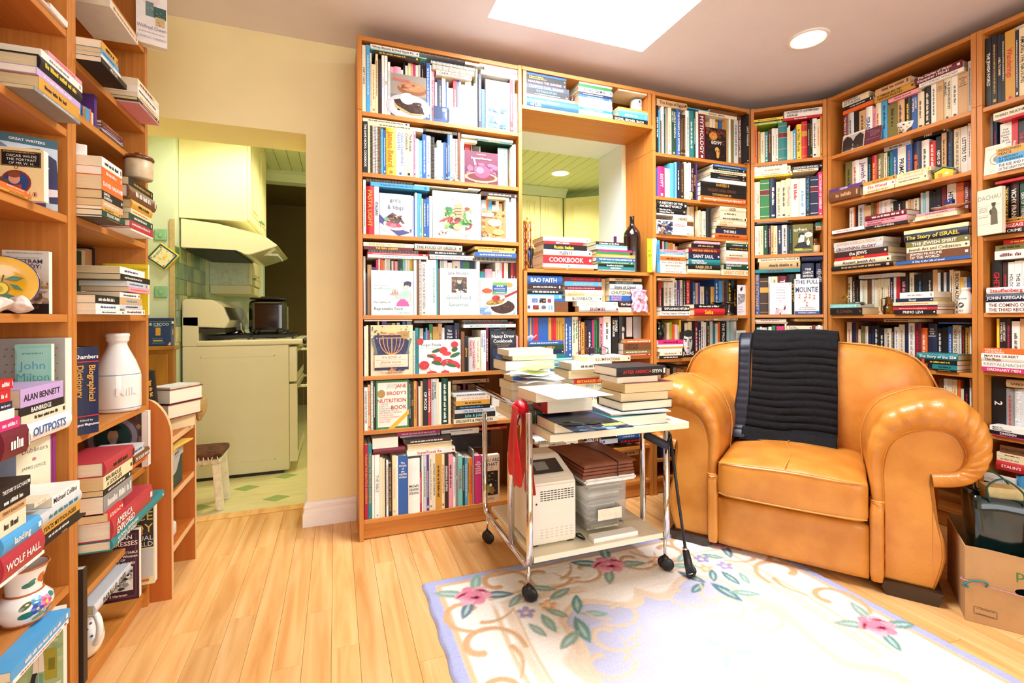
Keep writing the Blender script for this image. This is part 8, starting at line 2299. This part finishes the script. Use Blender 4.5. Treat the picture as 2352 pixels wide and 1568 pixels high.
# back: a humped cushion wider than the seat
ZT=[(-.56,.70),(-.545,.735),(-.52,.80),(-.47,.855),(-.40,.885),(-.31,.903),(-.2,.912),(0,.918),(.2,.912),(.31,.903),(.40,.885),(.47,.855),(.52,.80),(.545,.735),(.56,.70)]
ztop=lambda w:float(np.interp(w,[p[0] for p in ZT],[p[1] for p in ZT]))
NB=41
def backf(i,j):
    w=-.555+1.11*i/(NB-1); zt=ztop(w); e=1-(abs(w)/.56)**6; th=.10*max(.12,e)
    prof=[(.50,.36),(.505,.42),(.515,.50),(.53,.58),(.548,.66),(.565,.74)]
    zz=[.36,.44,.52,.60,.68]; P=[]
    for z in zz: P.append((.49+.10*((z-.36)/.55)-.028*math.sin(PI*min(1,(z-.36)/.56))*e,min(z,zt-.03)))
    P+= [(.585-.02*e,max(zt-.055,.37)),(.60-.012*e,zt-.022),(.622,zt-.004),(.65,zt),(.685,zt-.008),(.715*1.0,zt-.04),(.735,zt-.12),(.745,.45),(.735,.10),(.70,.045)]
    d,z=P[j]; cd=.655; d=cd+(d-cd)*(max(.25,e)); 
    return (w,d,z)
bm=bmesh.new(); V=grid(bm,backf,NB,15)
for col_ in (V[0],V[-1]):
    try: bm.faces.new(col_)
    except ValueError: pass
bmesh.ops.recalc_face_normals(bm,faces=bm.faces[:]); o=link('backrest',bm,M_LTH,chair,True); subsurf(o,1); wrinkle(o,.004,14,7)
bm=bmesh.new(); tube(bm,[(w*.998,.628,ztop(w)+.002) for w in [-.552+1.104*k/60 for k in range(61)]],.004,6); link('piping',bm,M_PIPE,o,True)
for sx in (-1,1):
    for dy in (0.02,.60):
        bm=bmesh.new(); x0,x1=sorted((sx*.318,sx*.468)); prism(bm,[(x0,0.0008),(x1,0.0008),(x1+.004,.012),(x1+.012,.028),(x1+.012,.034),(x1+.008,.037),(x1+.014,.045),(x1+.014,.0495),(x0-.014,.0495),(x0-.014,.045),(x0-.008,.037),(x0-.012,.034),(x0-.012,.028),(x0-.004,.012)],'y',dy,dy+.12); bmesh.ops.recalc_face_normals(bm,faces=bm.faces[:])
        f=link('foot',bm,M_FOOTW,chair); f.location.z=.0 if dy>.1 else .0; 
        if sx<0 and dy<.1: f.location.z=.0125; f.scale.z=.75
boxo('underside',(-.30,.30,.05,.70,.038,.05),M_BLK,chair)
# fur throw over the back
M_FUR=mat('black_faux_fur','121218',0.75,var=.25,scale=60,bump=1.0,bscale=420,spec=.25); M_SATIN=mat('navy_satin_backing','0E1226',0.45,var=.05)
th=thing('throw','black ribbed faux fur throw draped over the armchair back','throw',M=CHM)
PATH=[(.80,.62),(.79,.70),(.772,.80),(.748,.875),(.715,.915),(.67,.936),(.62,.935),(.582,.905),(.565,.86),(.552,.80),(.538,.74),(.522,.68),(.505,.62),(.489,.56),(.474,.50),(.458,.463),(.42,.452),(.37,.453)]
PS=smooth_path([(0,d,z) for d,z in PATH],9); NP=len(PS)
Ltot=[0]
for a,b in zip(PS,PS[1:]): Ltot.append(Ltot[-1]+(b-a).length)
def thr(w0,w1,nw,rib):
    def f(i,j):
        k=i/(nw-1); s=Ltot[j]; p=PS[j]; t=(PS[min(j+1,NP-1)]-PS[max(j-1,0)]).normalized(); n=Vector((0,t.z,-t.y)); n=-n if n.y>0 and p.z<.9 and p.y<.62 else n
        if p.y>.62 and n.y<0: n=-n
        if abs(p.z-.93)<.03: n=Vector((0,0,1)) if n.z<0 and False else (n if n.z>0 else -n)
        low=max(0,(j-100)/(NP-100)) if NP>100 else 0; w=w0+(w1-w0)*k+.012*math.sin(s*6+1)*(k-.3)+(-.035*low if k<.5 else -.02*low)
        wy=.010*math.sin(w*14+s*2)
        r=rib*(.35+abs(math.sin(PI*s/.036+.25*math.sin(w*9)))**.6); zt=ztop(min(.55,max(-.55,w)))-.915
        return (w,p.y+n.y*(r+.014)+.0*wy,p.z+n.z*(r+.012)+zt*(1 if p.z>.8 else .3)+.004*math.sin(w*20))
    return f
bm=bmesh.new(); grid(bm,thr(-.195,.185,34,.013),34,NP); o=link('fur_face',bm,M_FUR,th,True); o.modifiers.new('s','SOLIDIFY').thickness=.006
bm=bmesh.new(); grid(bm,thr(-.262,-.192,6,.002),6,NP); o=link('satin_edge',bm,M_SATIN,th,True); o.modifiers.new('s','SOLIDIFY').thickness=.006
# ------------------------------------------------------------------ cardboard box and bags beside the chair
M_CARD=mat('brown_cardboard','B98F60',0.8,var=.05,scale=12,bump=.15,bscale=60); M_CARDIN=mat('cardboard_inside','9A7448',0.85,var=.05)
bxM=CHM@Matrix.Translation((.530,-.022,0.0008)); bx=thing('cardboard_box','open brown cardboard box with green pepper lettering holding bags','box',M=bxM); BW,BD,BH=.42,.30,.255
bm=bmesh.new(); hole=[]; 
outl=[(0,0),(.165,0),(.172,.012),(.255,.012),(.262,0),(BW,0),(BW,BH-.03),(.31,BH-.028),(.28,BH-.012),(.19,BH-.006),(.14,BH-.006),(.06,BH),(0,BH)]
def holed(bm,y0,y1):
    n=14; H=[(.185+.045*math.cos(2*PI*k/n)*1.0+(.02 if math.cos(2*PI*k/n)>0 else -.02),.135+.016*math.sin(2*PI*k/n)) for k in range(n)]
    for y in (y0,y1):
        es=[]
        for L in (outl,H):
            V=[bm.verts.new((x,y,z)) for x,z in L]; es+=[bm.edges.new((V[i],V[(i+1)%len(V)])) for i in range(len(V))]
        bmesh.ops.triangle_fill(bm,edges=es,use_beauty=True)
    bm.verts.ensure_lookup_table(); m=len(outl)+n; vs=bm.verts[:]
    for off,cnt in ((0,len(outl)),(len(outl),n)):
        for i in range(cnt):
            a=vs[off+i];b=vs[off+(i+1)%cnt];c=vs[m+off+(i+1)%cnt];d=vs[m+off+i]; bm.faces.new((a,b,c,d))
holed(bm,0,.004); bmesh.ops.recalc_face_normals(bm,faces=bm.faces[:]); link('front_wall',bm,M_CARD,bx)
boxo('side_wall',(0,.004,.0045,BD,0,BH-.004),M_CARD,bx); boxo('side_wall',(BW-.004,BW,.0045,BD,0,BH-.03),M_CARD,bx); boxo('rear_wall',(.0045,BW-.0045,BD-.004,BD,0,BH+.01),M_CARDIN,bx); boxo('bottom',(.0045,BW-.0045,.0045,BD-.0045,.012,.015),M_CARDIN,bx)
bm=bmesh.new(); tube(bm,smooth_path([(0,-.0012,.20),(.12,-.001,.215),(.2,-.0012,.205)],3),.0,4)
bm.free()
S=Sheet(); put_text(S,'peppers',C('#3d7a3c'),(.122,-.0006,.178),(1,0,-.02),(0,0,1),.034,.25,'l',False,1); put_text(S,'gourmet sweet',C('#3a2c3c'),(.152,-.0006,.098),(1,0,-.03),(0,0,1),.013,.15,'l')
V=[(.022,.055),(.078,.052),(.078,.028),(.022,.031)]
for a,b in zip(V,V[1:]+V[:1]):
    d=np.array([b[0]-a[0],0,b[1]-a[1]]); n=np.array([-d[2],0,d[0]])/np.linalg.norm(d)*.0007; A=np.array([a[0],-.0006,a[1]]);B=np.array([b[0],-.0006,b[1]]); S.quad(tuple(A-n),tuple(B-n),tuple(B+n),tuple(A+n),C('#4a3c40'))
squiggle(S,C('#4a3c40'),(.028,-.0006,.049),(1,0,-.05),(0,0,1),.003,.045,random.Random(1)); squiggle(S,C('#4a3c40'),(.028,-.0006,.032),(1,0,-.05),(0,0,1),.003,.045,random.Random(2)); link('lettering',S.mesh('lettering'),M_MATP,bx)
o=bx.children[-1]
bm=bmesh.new(); tube(bm,smooth_path([(-.003,.02,.138),(-.002,-.004,.138),(.1,-.003,.128),(.25,-.003,.118),(.42,-.003,.108)],6),.0018,6); link('string',bm,mat('pink_string','C08A98',0.7),bx,True)
bm=bmesh.new(); tube(bm,smooth_path([(-.004,-.004,.13),(.006,-.008,.118),(-.008,-.009,.122),(.002,-.01,.132),(.018,-.008,.142),(.04,-.008,.147),(.055,-.007,.143),(.05,-.006,.13)],6),.0026,6); link('cord_knot',bm,mat('teal_cord','1F7476',0.5),bx,True)
# dark green glossy gift bag standing in the box
gb=thing('gift_bag','glossy dark green paper gift bag with cord handles in the cardboard box','bag',M=bxM@Matrix.Translation((.055,.06,.016))@rotz(8)); M_GREEN=mat('glossy_dark_green_paper','0C2220',0.12,var=.1,coat=.6)
def bagw(i,j):
    P=[(0,0),(.15,0),(.15,.1),(0,.1)]; a=i/28*4; k=int(a)%4; t=a-int(a); p=P[k];q=P[(k+1)%4]; z=.40*j/8
    return (p[0]+(q[0]-p[0])*t-.06*z+.004*math.sin(j+i*.8),p[1]+(q[1]-p[1])*t+.003*math.sin(j*1.7+i),z)
bm=bmesh.new(); grid(bm,bagw,28,9,closeu=True); o=link('body',bm,M_GREEN,gb,True); o.modifiers.new('s','SOLIDIFY').thickness=.001
for y in (.0,.1):
    bm=bmesh.new(); tube(bm,smooth_path([(.02,y-.002,.385),(.01,y-.012,.44),(.05,y-.015,.47),(.10,y-.012,.43),(.105,y-.002,.385)],6),.003,6); link('handle',bm,mat('green_cord','0E4A40',0.6),gb,True)
boxo('tissue',(.02,.12,.02,.08,.30,.43),mat('cream_card_liner','D8C48C',0.6),gb); o=gb.children[-1]
# brown leather handbag with looping straps
hb=thing('handbag','brown leather handbag with wide looped straps in the cardboard box','bag',M=bxM@Matrix.Translation((.20,.035,.02))); M_BRL=mat('brown_bag_leather','5A3018',0.35,var=.12,scale=20,bump=.2,bscale=160,coat=.2)
o=link('body',rbox(.04,.25,.02,.19,0,.27,.05),M_BRL,hb,True)
def strap(pts,w):
    P=smooth_path(pts,7); bm=bmesh.new(); n=len(P)
    def f(i,j):
        t=(P[min(i+1,n-1)]-P[max(i-1,0)]).normalized(); s=Vector((.35,-.75,.25)).normalized(); s=(s-t*s.dot(t)).normalized(); return P[i]+s*w*(j/4-.5)+t.cross(s)*.006*math.sin(PI*j/4)
    grid(bm,f,n,5); o=link('strap',bm,M_BRL,hb,True); o.modifiers.new('s','SOLIDIFY').thickness=.004
strap([(.0,.0,.20),(-.005,.0,.28),(.01,.02,.36),(.04,.03,.375),(.07,.03,.33),(.10,.02,.27),(.12,.02,.24)],.05)
strap([(-.01,.01,.19),(-.03,.02,.27),(-.02,.03,.33),(.0,.04,.345),(.02,.04,.30),(.05,.04,.24)],.05)
strap([(.03,.03,.385),(.08,.03,.37),(.14,.03,.31),(.2,.02,.27),(.26,.02,.25)],.045)
strap([(.06,.0,.25),(.12,-.005,.262),(.18,-.005,.255),(.25,-.005,.24)],.04)

# ------------------------------------------------------------------ kitchen beyond the doorway
M_STV=mat('cream_stove_enamel','DCD6BC',0.3,var=.01,scale=6,coat=.3); M_PINE=wood('knotty_pine','8A5A1C','A87026','BC8434',(18,18,2.2)); M_GTILE=mat('glazed_wall_tile','B4C48C',0.25,var=.12,scale=6,obj_rand=.12,coat=.4)
M_GT=[M_GTILE,mat('glazed_wall_tile_green','7E9C6C',0.25,var=.12,scale=6,obj_rand=.15,coat=.4),mat('glazed_wall_tile_blue','86A498',0.25,var=.12,scale=6,obj_rand=.15,coat=.4),mat('glazed_wall_tile_cream','D2CE9E',0.25,var=.1,scale=6,obj_rand=.1,coat=.4)]
wl=bpy.data.objects['wall_kitchen_left']; rg=random.Random(6)
for r in range(11):
    for k in range(9):
        o=boxo('tile',(0,.006,.0015,.0785,.0015,.0985),M_GT[rg.choice((0,0,1,2,3,1))],wl,bev=.002,seg=1); o.location=(-.9298,3.485+.08*k,.92+.1*r*.62 if False else .90+.1*r if r<6 else 9)
        if r>=6: bpy.data.objects.remove(o)
boxo('corner_trim',(-.9525,-.927,3.470,3.4795,.90,1.66),mat('tan_corner_trim','C8B07C',0.6),wl)
# pine wainscot cabinet, tin, plaque, switch plates on the facing wall stub
t=thing('pine_cabinet','low knotty pine panelled cabinet against the pale green kitchen wall','cabinet',(-1.6,3.40,0)); boxo('body',(0,.68,.012,.069,.0,.86),M_PINE,t)
for k in range(4): boxo('panel',(.02+.165*k,.16+.165*k,.004,.0115,.08,.84),M_PINE,t,bev=.004,seg=1)
boxo('cap',(-.0,.70,-.02,.07,.8605,.885),M_PINE,t,bev=.006); boxo('base',(-.0,.69,.0,.0695,.0,.07),M_PINE,t,bev=.002)
def tin(nm,x,y,z,w,d,h):
    t=thing('pasta_tin',nm,'tin',(x,y,z)); boxo('body',(0,w,0,d,0,h),mat('navy_tin','1B3A78',0.35,var=.02),t,bev=.003); boxo('lid',(-.0015,w+.0015,-.0015,d+.0015,h-.018,h+.002),mat('navy_tin_lid','16306A',0.3),t,bev=.003); S=Sheet()
    art(S,'r .0 .885 1 .02 #7c98b8;tb .5 .74 .1 #d4e8dc c DE CECCO;s .34 .7 .03 .3 #8fc0d8;r .42 .38 .18 .28 #d8a030;n .42 .38 .18 .28 #e8e0c8 #b8782c #3a5a98 12;s .3 .26 .022 .4 #8fc0d8;r .32 .17 .36 .05 #c8b848;s .3 .1 .02 .45 #8fc0d8;e .06 .1 .06 .06 #c8c060;p #d8e0d0 .88,.02 .98,.02 .98,.14 .94,.12;p #c03a30 .84,.02 .88,.02 .96,.14 .92,.14',w,h,(0,-.0006,0),(1,0,0),(0,0,1),(0,-1,0),random.Random(2))
    art(S,'r .1 .8 .8 .12 #d4e8dc;r .3 .4 .4 .2 #d8a030',d,h,(w+.0006,0,0),(0,1,0),(0,0,1),(1,0,0),random.Random(2)); link('print',S.mesh('print'),M_MATP,t)
tin('navy blue pasta tin standing on the pine cabinet',-1.06,3.395,.8855,.135,.05,.165)
t=thing('wall_plaque','diamond hung yellow rimmed pasta tile on the green wall','plaque',M=Matrix.Translation((-.985,3.4695,1.425))@Matrix.Rotation(math.radians(-52),4,'Y')); s=.062
boxo('rim',(-s,s,-.014,0,-s,s),mat('yellow_tin_rim','E8D030',0.35),t,bev=.005); S=Sheet()
art(S,'b #1f5870;r .08 .08 .84 .84 #f0ecc8;n .28 .3 .45 .36 #f0d050 #e0b838 #f6e080 16;tb .2 .74 .09 #2a6a90 l DE CECCO;e .14 .86 .04 .04 #c8502c;e .86 .86 .04 .04 #c8502c;e .14 .14 .04 .04 #c8502c;e .86 .14 .04 .04 #c8502c;e .14 .5 .02 .05 #b0a040;e .86 .5 .02 .05 #b0a040;e .5 .14 .05 .02 #b0a040',.112,.112,(-.056,-.0146,-.056),(1,0,0),(0,0,1),(0,-1,0),random.Random(1)); link('print',S.mesh('print'),M_MATP,t)
M_SW=mat('mint_switch_plate','8CC4A0',0.4,coat=.3)
for z,lb in ((1.558,'upper mint green switch plate partly behind the diamond plaque'),(1.21,'lower mint green switch plate on the pale green wall')):
    t=thing('switch_plate',lb,'switch plate',(-1.0,3.4795,z),'mint switch plates'); boxo('plate',(-.033,.033,-.008,0,-.034,.034),M_SW,t,bev=.006); boxo('rocker',(-.009,.009,-.0125,-.008,-.012,.012),M_SW,t,bev=.003)
# stove
t=thing('stove','cream enamel gas stove seen from its side through the doorway','stove',(-.915,3.57,0))
boxo('body',(0,.615,0,.74,.02,.868),M_STV,t,bev=.006)
bm=bmesh.new()
for b in ((.10,.105,-.001,.0005,.10,.80),(.525,.53,-.001,.0005,.10,.80),(.10,.53,-.001,.0005,.795,.80),(.10,.53,-.001,.0005,.10,.105)): box(bm,*b)
link('pressed_panel_edge',bm,M_STV,t)
boxo('cooktop',(.075,.70,-.004,.744,.869,.905),M_STV,t,bev=.01,seg=3); boxo('backguard_column',(.0,.09,0,.74,.869,1.06),M_STV,t,bev=.004)
bm=bmesh.new(); prism(bm,[(.0,1.0),(.24,.985),(.262,1.03),(.225,1.13),(.17,1.168),(.03,1.175),(.0,1.165)],'y',0,.74); bmesh.ops.bevel(bm,geom=bm.edges[:],offset=.006,segments=2,affect='EDGES'); link('backguard',bm,M_STV,t)
bm=bmesh.new(); box(bm,-.002,.002,.03,.32,-.045,.045,M=Matrix.Translation((.2465,0,1.08))@Matrix.Rotation(math.radians(-20),4,'Y')); link('display',bm,mat('dark_display_glass','3A3530',0.1,coat=.5),t)
boxo('shadow_gap',(.0905,.235,.004,.736,.955,.984),mat('dark_recess','2A2418',0.5),t)
for k in range(2):
    g=bpy.data.objects.new('grate',None); COL.objects.link(g); g.parent=t; g.location=(.12+.27*k,.06,.9055)
    bm=bmesh.new()
    for y in (0,.16,.31,.47,.62): box(bm,0,.25,y,y+.012,.012,.028)
    for x in (0,.12,.24): box(bm,x,x+.012,0.0005,.6315,.0125,.0275)
    for x,y in ((0,0),(.238,0),(0,.62),(.238,.62)): box(bm,x+.0005,x+.0115,y+.0005,y+.0115,0,.0124)
    link('bars',bm,M_DKMET,g)
for z0,z1,nm in ((.615,.855,'upper'),(.07,.60,'lower')):
    d=boxo('oven_door',(.6155,.665,.006,.734,z0,z1),M_STV,t,bev=.006); boxo('window',(.6645,.667,.06,.68,z0+.06,z1-.04),mat('oven_glass_'+nm,'1A2420',0.06,coat=.8),d)
    bm=bmesh.new(); zh=z1-.02; tube(bm,fillet([(.664,.05,zh),(.725,.05,zh),(.725,.69,zh),(.664,.69,zh)],.03),.011,10); link('handle',bm,M_CHROME,d,True)
for y in (.08,.2,.55,.66):
    bm=bmesh.new(); lathe(bm,[(0,0),(.018,0),(.02,.012),(.014,.024),(0,.025)],16,M=Matrix.Translation((.701,y,.888))@Matrix.Rotation(PI/2,4,'Y')); link('knob',bm,M_BLK,t)
boxo('kick',(.03,.58,.01,.73,.0,.0195),M_BLK,t)
# range hood and cabinets
t=thing('range_hood','cream range hood with slanted glossy front above the stove','range hood',(-.92,3.57,1.50))
bm=bmesh.new(); prism(bm,[(0,0),(.31,0),(.36,-.03),(.39,-.03),(.545,.03),(.555,.04),(.475,.10),(.40,.12),(.2,.165),(0,.185)],'y',0,.76); bmesh.ops.bevel(bm,geom=bm.edges[:],offset=.004,segments=2,affect='EDGES'); link('canopy',bm,mat('hood_enamel','E4E2C4',0.2,coat=.5,var=.01),t)
boxo('filter',(.02,.30,.03,.73,-.012,-.0005),M_DKMET,t); boxo('lamp_cover',(.405,.535,.2,.56,-.008,.008),mat('hood_lamp_cover','E8F0E4',0.15),t)
def cabinet(lab,x0,x1,y0,y1,z0,z1,doors,side_m,rail=True,M=None):
    t=thing('wall_cabinet',lab,'cabinet',(0,0,0),'kitchen wall cabinets')
    boxo('body',(x0,x1,y0,y1,z0,z1),side_m,t)
    return t
def door(parent,M,w,h,m,knob=None,nm='door'):
    d=boxo(nm,(0,w,-.02,0,0,h),m,parent,bev=.003,seg=1); d.matrix_local=M
    f=.055
    for b in ((f,w-f,-.0235,-.0201,f,f+.012),(f,w-f,-.0235,-.0201,h-f-.012,h-f),(f,f+.012,-.0235,-.0201,f+.012,h-f-.012),(w-f-.012,w-f,-.0235,-.0201,f+.012,h-f-.012)): boxo('moulding',b,m,d,bev=.003,seg=1)
    boxo('raised_panel',(f+.03,w-f-.03,-.026,-.0201,f+.03,h-f-.03),m,d,bev=.005,seg=1)
    if knob:
        bm=bmesh.new(); lathe(bm,[(0,0),(.006,0),(.006,.01),(.013,.018),(.01,.026),(0,.027)],14,M=Matrix.Translation((knob[0],-.02,knob[1]))@Matrix.Rotation(PI/2,4,'X')); link('knob',bm,mat('green_ceramic_knob','7C9C7C',0.3,coat=.3),d)
RX=lambda x,y,z:Matrix.Translation((x,y,z))@rotz(90)
t=cabinet('cream wall cabinet directly above the range hood',-.928,-.545,3.57,4.33,1.69,2.395,1,M_KCAB)
for k in range(2): door(t,RX(-.5445,3.572+.379*k,1.695),.376,.69,M_KCAB,(.35 if k==0 else .03,.06))
t=cabinet('pale wall cabinet with light rail beyond the range hood',-.928,-.655,4.345,4.88,1.315,2.395,1,mat('pale_cabinet_side','D2DEC8',0.45))
door(t,RX(-.6545,4.348,1.32),.52,1.06,M_KCAB,(.05,.05)); boxo('light_rail',(-.926,-.645,4.35,4.87,1.245,1.3145),M_KCAB,t,bev=.004)
t=cabinet('cream wall cabinets seen through the pass-through opening',.95,2.27,4.575,4.895,1.30,2.31,1,M_KCAB)
x=.955
for w in (.42,.42,.21,.25): door(t,Matrix.Translation((x,4.5745,1.305)),w-.004,1.0,M_KCAB); x+=w
t=thing('wall_cabinet','cream angled corner cabinet seen through the pass-through opening','cabinet',M=Matrix.Translation((2.285,4.57,1.30))@rotz(-38),group='kitchen wall cabinets'); boxo('body',(0,.62,.001,.2,0,1.01),M_KCAB,t); door(t,Matrix.Translation((.02,.0,.005)),.58,1.0,M_KCAB)
bm=bmesh.new(); prism(bm,[(4.895,2.398),(4.50,2.398),(4.50,2.385),(4.53,2.37),(4.555,2.335),(4.565,2.312),(4.895,2.312)],'x',.92,2.30); struct(fixn(link('trim_4',bm,M_KG)))
# cooker, mixer in plastic and cord on the stove
t=thing('multicooker','tall glossy black multicooker standing on the stove grate','cooker',(-.455,3.80,.9345)); M_GB=mat('gloss_black_plastic','0A0A0C',0.08,coat=.8)
o=link('body',rbox(-.125,.125,0,.25,0,.245,.03),M_GB,t,True); subsurf(o,1); o=boxo('lid',(-.118,.118,.008,.242,.2455,.262),M_GB,t,bev=.012,seg=3); boxo('lid_handle',(-.055,.055,.07,.18,.2625,.272),M_BLK,t,bev=.005); boxo('steel_band',(.1255,.129,.04,.21,.03,.20),M_CHROME,t,bev=.002)
t=thing('mixer','steel kitchen mixer wrapped in clear plastic behind the stove display','mixer',(-.70,4.06,.9345)); lat([(0,0),(.06,0),(.065,.01),(.05,.03),(.045,.09),(.04,.1),(0,.1)],M_CHROME,'base',t); lat([(0,.1),(.045,.1),(.055,.14),(.05,.19),(0,.2)],mat('clear_bowl','C8CEC4',0.15,coat=.5),'bowl',t)
rgb=random.Random(3); bm=bmesh.new(); grid(bm,lambda i,j:((.085*math.cos(2*PI*i/20)*(1-.6*(j/8)**3)*(1+.12*math.sin(3*i+j))),(.085*math.sin(2*PI*i/20)*(1-.6*(j/8)**3)*(1+.12*math.sin(4*i-j))),.03+.21*j/8),20,9,closeu=True); link('plastic_wrap',bm,thinglass('clear_wrap','F4F8F0',.25),t,True)
# step stool with patterned cushion
t=thing('step_stool','white plastic step stool with dark patterned tasselled cushion by the stove','stool',(-.735,3.10,0.0)); M_ST=mat('white_stool_plastic','EEEAD4',0.35,coat=.2)
boxo('seat',(-.14,.14,-.11,.11,.255,.285),M_ST,t,bev=.012,seg=3)
for sx in (-1,1):
    for sy in (-1,1):
        bm=bmesh.new(); prism(bm,[(sx*.10,.256),(sx*.135,.256),(sx*.155,.0005),(sx*.12,.0005)],'y',*sorted((sy*.105,sy*.065))); bmesh.ops.recalc_face_normals(bm,faces=bm.faces[:]); bmesh.ops.bevel(bm,geom=bm.edges[:],offset=.005,segments=2,affect='EDGES'); link('leg',bm,M_ST,t)
o=link('cushion',rbox(-.15,.15,-.12,.12,.2855,.325,.018),mat('kilim_cushion','6A3A22',0.9,scale=45,dark='1C1A14',bump=.3),t,True)
rg=random.Random(2); bm=bmesh.new()
for k in range(26):
    x=.13-.28*(k%13)/13; y=-.122 if k<13 else .122; tube(bm,[(x,y,.30),(x+rg.uniform(-.006,.006),y*1.04,.285),(x+rg.uniform(-.008,.008),y*1.05,.262)],.003,5)
o=link('tassels',bm,mat('cream_tassel','D8C8A0',0.8),t); o['kind']='stuff'
